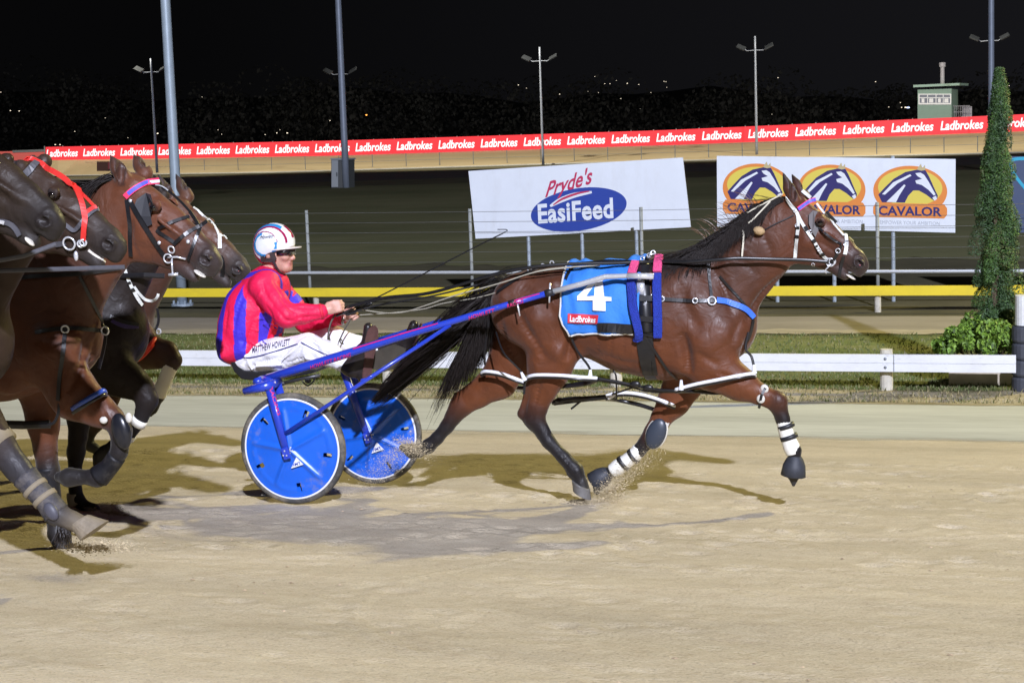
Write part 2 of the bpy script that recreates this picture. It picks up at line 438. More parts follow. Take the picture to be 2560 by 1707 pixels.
def text2d(body, bold=0, shear=0, res=3, sp=1.0):
    cu = bpy.data.curves.new('t', 'FONT'); cu.body = body; cu.size = 1; cu.offset = bold; cu.shear = shear; cu.resolution_u = res; cu.space_character = sp; cu.fill_mode = 'FRONT'
    o = bpy.data.objects.new('t', cu); COL.objects.link(o); dg = bpy.context.evaluated_depsgraph_get(); me = o.evaluated_get(dg).to_mesh()
    v = [Vector((p.co.x, p.co.y)) for p in me.vertices]; f = [tuple(p.vertices) for p in me.polygons]
    o.evaluated_get(dg).to_mesh_clear(); bpy.data.objects.remove(o); bpy.data.curves.remove(cu)
    x0 = min(p.x for p in v); x1 = max(p.x for p in v); y0 = min(p.y for p in v); y1 = max(p.y for p in v)
    return [Vector(((p.x-x0)/(x1-x0), (p.y-y0)/(y1-y0))) for p in v], f
def subdiv2d(v, f, mx, sx=1, sy=1):
    b = bmesh.new(); vs = [b.verts.new((p.x*sx, p.y*sy, 0)) for p in v]
    for q in f:
        try: b.faces.new([vs[i] for i in q])
        except ValueError: pass
    bmesh.ops.triangulate(b, faces=b.faces)
    for _ in range(4):
        e = [x for x in b.edges if x.calc_length() > mx]
        if not e: break
        bmesh.ops.subdivide_edges(b, edges=e, cuts=1); bmesh.ops.triangulate(b, faces=b.faces)
    b.verts.index_update(); v2 = [Vector((p.co.x/sx, p.co.y/sy)) for p in b.verts]; f2 = [tuple(x.index for x in q.verts) for q in b.faces]; b.free()
    return v2, f2
def quadmap(c, u, v):   # bilinear, corners TL TR BR BL, v up
    a = c[3].lerp(c[2], u); b = c[0].lerp(c[1], u); return a.lerp(b, v)
def decal(mb, vf, quad, bv, Y, lift=.004, mx=8):
    """flat lettering laid on a curved surface; quad in photo pixels TL TR BR BL"""
    q = [Vector((*p, 0)) for p in quad]; W = (q[1]-q[0]).length; H = (q[3]-q[0]).length
    v, f = subdiv2d(*vf, mx, W, H); vs = []
    for p in v:
        s = quadmap(q, p.x, p.y); h, n = hit(bv, s.x, s.y, Y); vs.append(h+n*lift-ray(s.x, s.y).normalized()*lift)
    mb.add(vs, f)
def flatpoly(mb, vf, quad3, lift=0, n=None):
    """flat lettering on a flat board; quad3 world corners TL TR BR BL"""
    n = n or (quad3[1]-quad3[0]).cross(quad3[3]-quad3[0]).normalized()
    if n.y > 0: n = -n
    mb.add([quadmap(quad3, p.x, p.y)+n*lift for p in vf[0]], vf[1])
SQ = ([Vector((0, 0)), Vector((1, 0)), Vector((1, 1)), Vector((0, 1))], [(0, 1, 2, 3)])
def poly2(pts): return [Vector(p) for p in pts], [tuple(range(len(pts)))]
def ellp(n=40, a=0, b=360): return [(.5+.5*math.cos(R_(a+(b-a)*i/n)), .5+.5*math.sin(R_(a+(b-a)*i/n))) for i in range(n)]
# ================================================================== SETTING
SAND = ramp_mat('sand', [(.2, (.45, .37, .265)), (.4, (.54, .46, .335)), (.6, (.585, .51, .38)), (.8, (.65, .575, .45))], 9, 1, (.7, 1.3, 1), .75, 70, 16, .010, (1.1, .88, 1.06, (.4, 1.2, 1)))
def speckle(m, sc, lo, hi, st, a=.58, b=.70):
    t = m.node_tree; bs = t.nodes['Principled BSDF']; src = bs.inputs['Base Color'].links[0].from_socket
    co = t.nodes.new('ShaderNodeTexCoord'); mp = t.nodes.new('ShaderNodeMapping'); mp.inputs['Scale'].default_value = st; t.links.new(co.outputs['Object'], mp.inputs[0])
    n = t.nodes.new('ShaderNodeTexNoise'); n.inputs['Scale'].default_value = sc; n.inputs['Detail'].default_value = 3; t.links.new(mp.outputs[0], n.inputs['Vector'])
    r = t.nodes.new('ShaderNodeMapRange'); t.links.new(n.outputs['Fac'], r.inputs[0]); r.inputs[1].default_value = a; r.inputs[2].default_value = b; r.inputs[3].default_value = lo; r.inputs[4].default_value = hi
    x = t.nodes.new('ShaderNodeVectorMath'); x.operation = 'SCALE'; t.links.new(src, x.inputs[0]); t.links.new(r.outputs[0], x.inputs['Scale']); t.links.new(x.outputs[0], bs.inputs['Base Color'])
speckle(SAND, 130, 1.0, .70, (.7, 1, 1), .54, .70); speckle(SAND, 48, 1.0, .80, (.6, 1, 1), .58, .72); speckle(SAND, 85, 1.0, 1.22, (.7, 1, 1), .62, .72); speckle(SAND, 2.4, 1.0, .90, (.35, 1, 1), .5, .7)
GREY = ramp_mat('limestone', [(.3, (.41, .415, .375)), (.5, (.49, .50, .46)), (.75, (.57, .58, .535))], 4.5, 1, (.25, 1.5, 1), .4, 30, 10, .01, (.8, .9, 1.08, (.3, 1, 1)))
VERGE = ramp_mat('verge', [(.3, (.10, .11, .035)), (.42, (.25, .21, .12)), (.55, (.40, .35, .24)), (.7, (.46, .41, .30))], 1.6, 1, (.6, 1.4, 1), .6, 9, 8, .05)
GRASS = ramp_mat('grass', [(.3, (.075, .092, .026)), (.5, (.12, .145, .048)), (.66, (.19, .19, .085)), (.8, (.36, .32, .21))], 1.1, 1, (.45, 1.2, 1), .8, 16, 9, .05, (.5, .75, 1.2, (.4, 1, 1)))
PATH = ramp_mat('path', [(.3, (.23, .205, .165)), (.7, (.31, .28, .235))], 1.5, 1, (.4, 1, 1), .2, 20, 6, .01)
INF = ramp_mat('infield', [(.3, (.074, .068, .038)), (.5, (.118, .108, .062)), (.72, (.17, .155, .092))], .8, 1, (.35, .3, 1), .6, 6, 9, .06, (.09, .65, 1.25, (.4, .25, 1)))
FARS = ramp_mat('far_sand', [(.3, (.44, .345, .20)), (.7, (.55, .44, .27))], .2, 1, (.2, 1, 1), .2, 5, 5, .02)
ROAD = ramp_mat('far_road', [(.3, (.07, .068, .066)), (.7, (.095, .09, .088))], .3, 1, (.2, 1, 1), .1, 5, 5, .02)
def sheet(name, rows, m, kind='structure', x0=-45, x1=25, nx=2, wob=0, seed=0, lift=0):
    """rows: list of (Y, z or None); one sheet along the track; wob: ragged edges"""
    rng = np.random.RandomState(seed); xs = np.linspace(x0, x1, nx); vs = []; fs = []
    ph = rng.rand(2, 6)*6.28
    for i, (Y, z) in enumerate(rows):
        for x in xs:
            e = 0
            if wob and i in (0, len(rows)-1):
                e = wob*sum(math.sin(x*(.5+1.13*k*k*.35+.9*k)+ph[0 if i == 0 else 1][k])/(1+k*.7) for k in range(6))*.5
            y = Y+e; vs.append((x, y, (gz(y) if z is None else z)+lift))
    for i in range(len(rows)-1):
        for j in range(nx-1): a = i*nx+j; fs.append((a, a+1, a+nx+1, a+nx))
    return tag(MB().add(vs, fs).build(name, m), kind=kind)
# the track itself: fine mesh with shallow real hoof pocks and wheel grooves near the camera
def track():
    xs = np.arange(-9.5, 1.6, .035); ys = np.arange(4.6, 13.6, .035); rng = np.random.RandomState(3)
    X, Y = np.meshgrid(xs, ys); Z = -.1*(np.clip(Y, 3.5, YI)-9.74)
    Z = Z+.004*np.sin(X*1.3+Y*2.1)+.003*np.sin(Y*9+.7*np.sin(X*.8))
    for _ in range(2600):
        cx = rng.uniform(-9.5, 1.6); cy = rng.uniform(4.6, 13.6); r = rng.uniform(.022, .06); dep = rng.uniform(.003, .017)*(1 if cy > 8 else .45)
        i0, i1 = np.searchsorted(xs, (cx-.35, cx+.35)); j0, j1 = np.searchsorted(ys, (cy-.25, cy+.25))
        d2 = ((X[j0:j1, i0:i1]-cx)/(r*1.5))**2+((Y[j0:j1, i0:i1]-cy)/r)**2
        Z[j0:j1, i0:i1] += dep*(-np.exp(-d2*1.5)+.5*np.exp(-(np.sqrt(d2)-1.6)**2*4))
    for (cx, cy, rx, ry, a0, a1) in ((-1.2, 6.9, 1.5, 1.5, 110, 235), (-4.2, 9.7, 4.5, .9, -60, 30), (-2, 8.6, 5, .7, 200, 330)):   # arcs scratched by wheels
        th = np.degrees(np.arctan2((Y-cy)/ry, (X-cx)/rx)); th = np.where(th < a0-90, th+360, th)
        rr = np.sqrt(((X-cx)/rx)**2+((Y-cy)/ry)**2); Z = Z+np.where((th > a0) & (th < a1), .011*np.exp(-((rr-1)*min(rx, ry)/.022)**2)-.005*np.exp(-((rr-1)*min(rx, ry)/.06)**2), 0)
    fade = np.minimum(1, np.minimum(np.minimum(X-xs[0], xs[-1]-X), np.minimum(Y-ys[0], ys[-1]-Y))/.3)
    Z = (-.1*(np.clip(Y, 3.5, YI)-9.74))*(1-fade)+Z*fade
    n, m_ = X.shape; V = np.stack([X, Y, Z], -1).reshape(-1, 3).tolist(); I = np.arange(n*m_).reshape(n, m_)
    F = np.stack([I[:-1, :-1], I[:-1, 1:], I[1:, 1:], I[1:, :-1]], -1).reshape(-1, 4).tolist()
    L = len(V); xa, xb = xs[0], xs[-1]; ya, yb = ys[0], ys[-1]
    def strip(x0, x1, y0, y1):
        nonlocal L
        V.extend([(x0, y0, gz(y0)), (x1, y0, gz(y0)), (x1, y1, gz(y1)), (x0, y1, gz(y1))]); F.append([L, L+1, L+2, L+3]); L += 4
    for x0, x1 in ((-150, xa), (xb, 90)): strip(x0, x1, ya, yb)
    strip(-150, 90, -20, 3.5); strip(-150, 90, 3.5, ya); strip(-150, 90, yb, YI)
    me = bpy.data.meshes.new('track'); me.from_pydata(V, [], F); me.polygons.foreach_set('use_smooth', [True]*len(F))
    return tag(link('track', me, SAND, None, Vector((0, 0, 0))), kind='structure')
track()
sheet('ground', [(YI, ZI), (212, ZI)], INF, x0=-420, x1=300)
edge_fade(GREY, 15.55, 15.95, 1.5, 1.6); edge_fade(VERGE, 20.9, 21.15, 1.6, 1.8); edge_fade(GRASS, 22.5, 22.7, 1.2, 3.0, 28.3, 28.75)
sheet('limestone_strip', [(15.2, None), (18, None), (21.4, None)], GREY, x0=-60, x1=30, nx=700, wob=.10, seed=1, lift=0.0036)
sheet('sandy_verge', [(20.4, None), (YI, None), (22.75, ZI)], VERGE, x0=-60, x1=30, nx=700, wob=.16, seed=2, lift=0.0072)
sheet('grass_strip', [(22.3, ZI), (25, ZI), (29.1, ZI)], GRASS, x0=-60, x1=30, nx=700, wob=.2, seed=3, lift=0.0108)
sheet('path', [(28.7, ZI), (31.4, ZI)], PATH, x0=-60, x1=30, nx=300, wob=.05, seed=4, lift=0.0072)
sheet('dry_ground', [(28.75, ZI), (29.15, ZI)], ramp_mat('dry', [(.3, (.26, .23, .17)), (.7, (.45, .40, .30))], 2, 1, (.5, 1, 1)), x0=-60, x1=30, nx=700, wob=.22, seed=8, lift=0.0144)
INF2 = ramp_mat('infield_lawn', [(.3, (.15, .16, .07)), (.5, (.225, .225, .105)), (.72, (.30, .285, .15))], .25, 1, (.25, .3, 1), .6, 3, 9, .08, (.04, .7, 1.25, (.3, .3, 1)))
sheet('infield_lawn', [(44, ZI), (80, ZI), (127, ZI)], INF2, x0=-180, x1=90, nx=500, wob=1.6, seed=14, lift=.006)
# grass blades on the strip and dead tufts along the kerb
def blades(name, n, xr, yr, hr, cols, seed, lab):
    rng = np.random.RandomState(seed); V = []; F = []; C = []
    for i in range(n):
        x = rng.uniform(*xr); y = yr[0]+(yr[1]-yr[0])*rng.rand()**1.6; h = rng.uniform(*hr); a = rng.uniform(0, 6.28); w_ = rng.uniform(.006, .013); lx, ly = rng.normal(0, h*.4, 2)
        z = max(gz(y), ZI)+.01; o = len(V)
        V += [(x-w_*math.cos(a), y-w_*math.sin(a), z), (x+w_*math.cos(a), y+w_*math.sin(a), z), (x+lx, y+ly, z+h)]; F.append((o, o+1, o+2))
        c = cols[rng.randint(len(cols))]; C += [c]*3
    me = bpy.data.meshes.new(name); me.from_pydata(V, [], F); setcol(me, np.array(C))
    return tag(link(name, me, mat('blade', (1, 1, 1), .7, attr=True), None, Vector((0, 0, 0))), kind='stuff', label=lab, cat='grass')
blades('grass', 26000, (-16, 2), (22.5, 28.6), (.02, .06), [(.11, .145, .042), (.14, .165, .06), (.09, .125, .03), (.24, .22, .12)], 5, 'short green grass behind the white running rail')
blades('dry_grass', 6000, (-16, 2), (21.3, 22.7), (.02, .07), [(.25, .21, .1), (.33, .28, .15), (.12, .13, .04)], 6, 'dry grass tufts along the foot of the white rail')
rngc = np.random.RandomState(17); CV = []; CFc = []; CCc = []
for _ in range(420):
    x = rngc.uniform(-9, 1.5); y = rngc.uniform(5.2, 15); r = rngc.uniform(.004, .010)*(1.5 if rngc.rand() < .05 else 1); z = gz(y)-.1*r; o_ = len(CV)
    for d in ((1.7, 0, 0), (-1.6, .3, 0), (0, 1, 0), (.1, -1, 0), (.2, .1, .55), (0, 0, -.6)): CV.append((x+r*(d[0]+rngc.uniform(-.3, .3)), y+r*(d[1]+rngc.uniform(-.3, .3)), z+r*d[2]))
    CFc += [(o_+a, o_+b, o_+4) for a, b in ((0, 2), (2, 1), (1, 3), (3, 0))]; j = rngc.uniform(.6, 1.1); CCc += [(.52*j, .40*j, .27*j)]*6
me = bpy.data.meshes.new('clods'); me.from_pydata(CV, [], CFc); setcol(me, np.array(CCc)); tag(link('clods', me, mat('sand_grain', (1, 1, 1), .95, attr=True), None, Vector((0, 0, 0))), kind='stuff', label='small sand clods scattered over the racing track', cat='sand')
# ---- far straight: banked sand, kerb, pipe fence, LED banner
LOW = [(-200, 449), (100, 441), (700, 432), (1500, 408), (2400, 387), (2760, 377)]
UPP = [(-200, 405), (115, 401), (880, 389), (1660, 364), (2540, 329), (2760, 321)]
TOP = [(-200, 374), (115, 368), (880, 351), (1660, 326), (2540, 287), (2760, 277)]
def interp(pl, x):
    for (a, b), (c, d) in zip(pl, pl[1:]):
        if x <= c: return b+(d-b)*(x-a)/(c-a)
    return pl[-1][1]
YB = 221.3; fv = []; bars = []
NX = 60; V = []
for i in range(NX+1):
    px = -200+2960*i/NX
    lo = onZ(px, interp(LOW, px), ZI+.02); up = onY(px, interp(UPP, px), YB)
    V += [lo, up]
tag(MB().add(V, [(2*i, 2*i+2, 2*i+3, 2*i+1) for i in range(NX)]).build('far_track', FARS), kind='structure')
V2 = []
for i in range(NX+1):
    px = -200+2960*i/NX; V2 += [onZ(px, interp(LOW, px)+26, ZI+.012), onZ(px, interp(LOW, px)+8, ZI+.012)]
tag(MB().add(V2, [(2*i, 2*i+2, 2*i+3, 2*i+1) for i in range(NX)]).build('far_road', ROAD), kind='structure')
mb = MB(); mb.tube([V[2*i]+Vector((0, 0, .05)) for i in range(NX+1)], .10, 6); tag(mb.build('far_kerb', mat('concrete', (.5, .48, .42), .8, noise=.15, nscale=4)), kind='structure')
def weather(m, c=(.34, .30, .22), sc=5, a=.52, b=.8, amt=.35, st=(.5, 1, 1)): return mix_in(m, c, sc, a, b, amt, st)
GALV = mat('galvanised_steel', (.42, .45, .48), .42, metal=.75, noise=.12, nscale=9)
GALVD = mat('dull_steel', (.22, .24, .26), .55, metal=.4, noise=.15, nscale=5)
ff = thing('pipe_fence', onZ(1400, 425, ZI), 'low thin pipe fence in front of the far sandy straight', 'fence')
mb2 = MB()
pr = []
for i in range(34):
    px = -160+84*i; b = onZ(px, interp(LOW, px)-1, ZI); pr.append(b); m1 = MB(); m1.tube([b, b+Vector((0, 0, 1.9))], .05, 6); m1.build('post', GALVD, ff)
for h in (1.85, 1.0): mb2.tube([p+Vector((0, 0, h)) for p in pr], .022, 5)
mb2.build('rail', GALVD, ff)
RED = mat('banner_red', (.62, .022, .035), .5, emit=(.62, .022, .035, .62)); BW = mat('banner_white', (.8, .75, .8), .5, emit=(.85, .8, .9, .55))
bx = thing('banner', onY(1300, interp(UPP, 1300), YB), 'long red advertising banner with repeated white lettering along the far straight', 'banner')
def bpt(px, f): P = onY(px, interp(UPP, px), YB); Q = onY(px, interp(TOP, px), YB); return P.lerp(Q, f)
xs = [114+i*(2560+260-114)/36 for i in range(37)]
mb = MB()
for a, b in zip(xs, xs[1:]): mb.prism([bpt(a, 0), bpt(b, 0), bpt(b, 1), bpt(a, 1)], Vector((0, .25, 0)))
mb.build('panel', RED, bx)
vf = text2d('Ladbrokes', .025, .18)
X0 = bpt(118, .5).x; X1 = bpt(2476, .5).x; pitch = (X1-X0)/22
def pxof(X):   # pixel column of world X on the banner plane
    lo, hi = -300, 3000
    for _ in range(40):
        m_ = (lo+hi)/2
        if onY(m_, 350, YB).x < X: lo = m_
        else: hi = m_
    return lo
for i in range(26):
    a = pxof(X0+pitch*i); b = pxof(X0+pitch*(i+.86)); mb = MB(); flatpoly(mb, vf, [bpt(a, .80), bpt(b, .80), bpt(b, .24), bpt(a, .24)], .03, Vector((0, -1, 0))); mb.build('lettering', BW, bx)
for i in range(52):
    a = pxof(X0-.4+pitch*i/2); P = bpt(a, 0); mb = MB(); mb.box(P.lerp(bpt(a, 1), .5)+Vector((0, .32, -.1)), (.12, .12, 2.45)); mb.build('bracket', GALVD, bx)
b2 = thing('banner', onY(60, 402, YB+12), 'short dull pinkish banner left of the long red one', 'banner')
mb = MB(); mb.prism([onY(-150, 404, YB+12), onY(112, 401, YB+12), onY(112, 377, YB+12), onY(-150, 382, YB+12)], Vector((0, .2, 0))); mb.build('panel', mat('faded_red', (.55, .10, .09), .6, emit=(.5, .09, .08, .25)), b2)
mb = MB(); mb.box(onY(97, 377, YB+12), (9, .3, .35)); mb.build('top_rail', GALVD, b2)
sg = thing('board', onY(265, 428, 205), 'small dark board standing on the far sandy straight', 'sign')
mb = MB(); mb.prism([onY(242, 404, 205), onY(293, 404, 205), onY(293, 428, 205), onY(242, 428, 205)], Vector((0, .15, 0))); mb.build('panel', mat('dark_red', (.035, .012, .014), .5), sg)
mb = MB(); mb.prism([onY(270, 406, 204.9), onY(290, 406, 204.9), onY(290, 423, 204.9), onY(270, 423, 204.9)], Vector((0, .05, 0))); mb.build('picture', mat('maroon', (.11, .015, .03), .5), sg)
# ---- judges' tower
jt = thing('tower_hut', onY(2340, 305, 232), 'pale green lookout hut with flat roof beyond the red banner', 'hut')
def jp(px, py, Y=232): return onY(px, py, Y)
HG = mat('hut_green', (.235, .36, .31), .7, noise=.08, nscale=1.5); HW = mat('hut_white', (.75, .78, .8), .6, emit=(.7, .75, .8, .10)); GLD = mat('dark_glass', (.03, .035, .04), .15)
mb = MB(); mb.prism([jp(2294, 420), jp(2379, 420), jp(2379, 222), jp(2294, 225)], Vector((0.7, 3.2, 0))); mb.build('wall', HG, jt)
mb = MB(); mb.prism([jp(2283, 219, 231.2), jp(2399, 214, 231.2), jp(2399, 208, 231.2), jp(2283, 213, 231.2)], Vector((1.0, 4.6, 0))); mb.build('roof', mat('hut_roof', (.33, .50, .44), .6), jt)
wf = MB()
for q in ((2296, 2378, 258, 262), (2296, 2378, 235, 237.5), (2296, 2299, 237, 258), (2375, 2378, 237, 258), (2318, 2320, 237, 258), (2339, 2341, 237, 258), (2357, 2359, 237, 258), (2299, 2375, 244, 246)):
    wf.prism([jp(q[0], q[3], 231.9), jp(q[1], q[3], 231.9), jp(q[1], q[2], 231.9), jp(q[0], q[2], 231.9)], Vector((0, .12, 0)))
wfo = wf.build('window', HW, jt)
mb = MB(); mb.prism([jp(2299, 258, 231.97), jp(2375, 258, 231.97), jp(2375, 237, 231.97), jp(2299, 237, 231.97)], Vector((0, .02, 0))); mb.build('pane', mat('hut_pane', (.10, .11, .13), .2, emit=(.35, .36, .42, .22)), wfo)
mb = MB()
for (a, b) in ((2304, 2311), (2323, 2333), (2345, 2352), (2361, 2371)): mb.prism([jp(a, 257, 231.93), jp(b, 257, 231.93), jp(b, 247, 231.93), jp(a, 247, 231.93)], Vector((0, .02, 0)))
pieces(mb, 'blind', HW, wfo)
mb = MB(); mb.tube([jp(2356, 216, 233), jp(2356, 165, 233)], .27, 10); mb.tube([jp(2356, 168, 233), jp(2356, 157, 233)], .42, 10); mb.build('flue', mat('flue', (.45, .45, .5), .5), jt)
mb = MB()
for k in range(9): mb.tube([jp(2382+5*k, 297-.4*k, 233), jp(2382+5*k, 266-.2*k, 233)], .035, 5)
for yy in (266, 281): mb.tube([jp(2380, yy, 233), jp(2425, yy-1, 233)], .05, 5)
mb.box(jp(2418, 280, 234), (1.2, .8, 1.3)); mb.build('balcony_rail', mat('hut_rail', (.36, .36, .42), .6), jt)
# ---- floodlight poles
def lamp_head(root, c, sc, m, lean=1):
    mb = MB()
    for s in (-1, 1): mb.tube([c, c+Vector((s*1.1*sc, 0, -.05*sc)), c+Vector((s*1.5*sc, -.1*sc, .25*sc))], .06*sc, 6)
    mb.build('arm', m, root)
    for s in (-1, 1):
        h = MB(); rot = Matrix.Rotation(-s*.45, 3, 'Y')@Matrix.Rotation(.5, 3, 'X')
        h.box(c+Vector((s*1.9*sc, -.1*sc, .45*sc)), (1.25*sc, .95*sc, .22*sc), rot); h.build('lamp_housing', mat('lamp_grey', (.045, .05, .058), .5, metal=.3), root, bev=.06*sc)
def pole(px, py, D, r0, r1, H, lab, head=None, base=True, m=GALV, grp=None):
    b = onD(px, py, D); t = thing('light_pole', b, lab, 'light pole', grp)
    mb = MB(); N = 10; mb.tube([b+Vector((0, 0, H*i/N)) for i in range(N+1)], [r0+(r1-r0)*i/N for i in range(N+1)], 16); mb.build('pole', m, t, smooth=True)
    if base:
        mb = MB(); mb.tube([b+Vector((0, 0, -.02)), b+Vector((0, 0, .05))], r0*2.1, 16); mb.build('base_plate', m, t)
        mb = MB(); [mb.tube([b+Vector((r0*1.7*math.cos(a), r0*1.7*math.sin(a), .05)), b+Vector((r0*1.7*math.cos(a), r0*1.7*math.sin(a), .12))], .018, 6) for a in np.arange(0, 6.28, .785)]; mb.build('bolt', m, t)
    if head: lamp_head(t, b+Vector((0, 0, head[0])), head[1], m)
    return t
P1 = mat('pole_pale', (.33, .40, .46), .45, metal=.2, noise=.1, nscale=6)
P2 = mat('pole_grey', (.40, .46, .56), .5, metal=.2, noise=.1, nscale=3)
P3 = mat('pole_dark', (.30, .33, .40), .55, metal=.2, noise=.1, nscale=3)
pole(456, 764, 37.6, .115, .085, 22, 'tall pale galvanised light pole behind the yellow rail at the left', (21.8, .7), m=P1)
pole(866, 470, 131, .27, .17, 38, 'tall grey light pole beside the switch cabinet on the infield', (37.5, 1.2), base=False, m=P2)
pole(2478, 455, 120, .22, .17, 36, 'tall grey light pole rising behind the conifer', (35.5, 1.2), base=False, m=P2)
FARP = [(393, 432, 'far light pole with two lamp heads left of the tall pale pole', 205, (375, 150)), (862, 424, 'far light pole whose lamp heads flank the tall grey pole', 208, (850, 182)),
        (1358, 413, 'far light pole with two lamp heads above the blue oval sign', 203, (1350, 122)), (1892, 392, 'far light pole with two lamp heads above the orange horse-logo sign', 200, (1884, 95)), (2474, 372, 'far light pole with dim lamp heads above the conifer', 192, (2466, 70))]
for px, py, lab, D, top in FARP:
    b = onD(px, py, D); Ht = (py-top[1])*D/FPX; pole(px, py, D, .17, .11, Ht, lab, (Ht-(1.6 if px != 862 else .3), .85), base=False, m=P3, grp='light poles along the far straight')
cb = thing('switch_cabinet', onD(848, 470, 131), 'upright pale metal switch cabinet at the foot of the tall grey pole', 'cabinet')
mb = MB(); mb.prism([onD(828, 470, 131), onD(868, 470, 131), onD(868, 399, 131), onD(828, 399, 131)], Vector((.25, .9, 0))); mb.build('body', mat('cabinet_dark', (.10, .11, .11), .6), cb)
mb = MB(); mb.prism([onD(829, 468, 130.9), onD(845, 468, 130.9), onD(845, 401, 130.9), onD(829, 401, 130.9)], Vector((0, .08, 0))); dr = mb.build('door', mat('cabinet', (.42, .46, .48), .5), cb)
mb = MB(); mb.box(onD(842, 436, 130.8), (.08, .06, .3)); mb.build('handle', GALVD, dr)
mb = MB(); mb.prism([onD(826, 400, 130.8), onD(870, 400, 130.8), onD(870, 396, 130.8), onD(826, 396, 130.8)], Vector((.25, 1.0, 0))); mb.build('lid', mat('cabinet', (.42, .46, .48), .5), cb)
# ---- rails and fences near the track
WHITE = mat('white_rail_paint', (.72, .74, .77), .45, noise=.05, nscale=3, bump=.05, bscale=20)
CREAM = mat('post_cream', (.58, .55, .47), .8, noise=.18, nscale=9, bump=.3, bscale=30)
YEL = mat('yellow_rail', (.80, .62, .035), .45, noise=.06, nscale=2)
weather(WHITE); weather(WHITE, (.25, .24, .22), 22, .60, .72, .4, (.25, 1, 1)); weather(YEL, (.40, .30, .06), 4, .5, .8, .35); weather(CREAM, (.25, .21, .15), 9, .5, .75, .6)
def plank(name, m, parent, x0, x1, Y0, Y1, z0, z1, groove=False):
    mb = MB(); h = z1-z0
    prof = [(0, z0), (0, z0+h*.46), (.012, z0+h*.47), (.012, z0+h*.5), (0, z0+h*.51), (0, z1), (.05, z1), (.05, z0)] if groove else [(0, z0), (0, z1), (.045, z1), (.045, z0)]
    vs = [(x0, Y0+d, z) for d, z in prof]+[(x1, Y1+d, z) for d, z in prof]; n = len(prof)
    mb.add(vs, [(i, (i+1) % n, n+(i+1) % n, n+i) for i in range(n)]+[tuple(range(n)), tuple(reversed(range(n, 2*n)))]); return mb.build(name, m, parent)
yw = 22.36; zt = onY(2215, 886, yw).z; zb = onY(2215, 929, yw).z
wr = thing('running_rail', (-7, yw, ZI), 'low white plank rail along the inside of the track', 'rail fence')
xr = onY(2540, 900, yw).x
plank('rail', WHITE, wr, -24, xr, yw+.32, yw-.03, zb, zt, True); xr0 = xr
for px in (-380, 325, 960, 1535, 2215): 
    X = onY(px, 940, yw+.12).x; mb = MB(); yy = yw+.17+(.0-X-.2)*.0147; mb.tube([(X, yy, ZI-.05), (X, yy, zt-.02), (X, yy, zt+.045)], [.085, .085, .08], 14); po = mb.build('post', CREAM, wr, smooth=False); yb_ = yw+.32+(X+24)/(xr0+24)*-.35
    for fz in (.25, .75): mb = MB(); mb.ell((X, yb_-.004, zb+(zt-zb)*fz), (.02, .012, .02), 8, 6); mb.build('bolt', GALVD, wr)
    mb = MB(); mb.box((X+.11, yb_+.0, (zt+zb)/2), (.008, .02, zt-zb-.01)); mb.build('joint', GALVD, wr)
yy0 = 31.9; zt = onY(2250, 716, yy0).z; zb = onY(2250, 740.5, yy0).z
yr = thing('yellow_rail', (-8, yy0, ZI), 'low yellow plank rail beyond the grey path', 'rail fence')
zl = onY(500, 715, yy0+.75).z
mb = MB(); mb.prism([(-24, yy0+.95, zb), (9, yy0-.3, zb), (9, yy0-.3, zt), (-24, yy0+.95, zt)], Vector((0, .05, 0))); mb.build('rail', YEL, yr)
for px in (-60, 768, 1480, 2194): X = onY(px, 760, yy0+.2).x; mb = MB(); y3 = yy0-.3+(9-X)*.038+.11; mb.tube([(X, y3, ZI-.05), (X, y3, zt-.02)], .06, 12); mb.build('post', CREAM, yr)
yf = 33.0
wf_ = thing('wire_fence', (-8, yf, ZI), 'thin wire fence with steel posts and a pipe rail', 'fence'); tops = []
FP = [(-560, 540), (-90, 534), (330, 530), (766, 526), (1174, 522), (1602, 518), (2193, 506), (2700, 500)]
for px, py in FP:
    t_ = onY(px, py, yf); mb = MB(); mb.tube([(t_.x, yf, ZI), (t_.x, yf, t_.z)], .035, 8); mb.build('post', mat('fence_post', (.30, .32, .31), .6, noise=.2, nscale=8), wf_, smooth=True); tops.append(t_)
mb = MB()
for f in (.97, .87, .77, .67, .57, .47): mb.tube([Vector((t_.x, yf-.04, ZI+(t_.z-ZI)*f)) for t_ in tops], .0045, 4)
mb.build('wire', mat('wire', (.25, .25, .25), .5, metal=.6), wf_)
mb = MB(); mb.tube([onY(-600, 692, yf-.1), onY(640, 682.5, yf-.1), onY(2300, 678.5, yf-.1), onY(2760, 677, yf-.1)], .034, 8); mb.build('pipe_rail', mat('pipe_rail', (.55, .58, .6), .45, metal=.3), wf_)
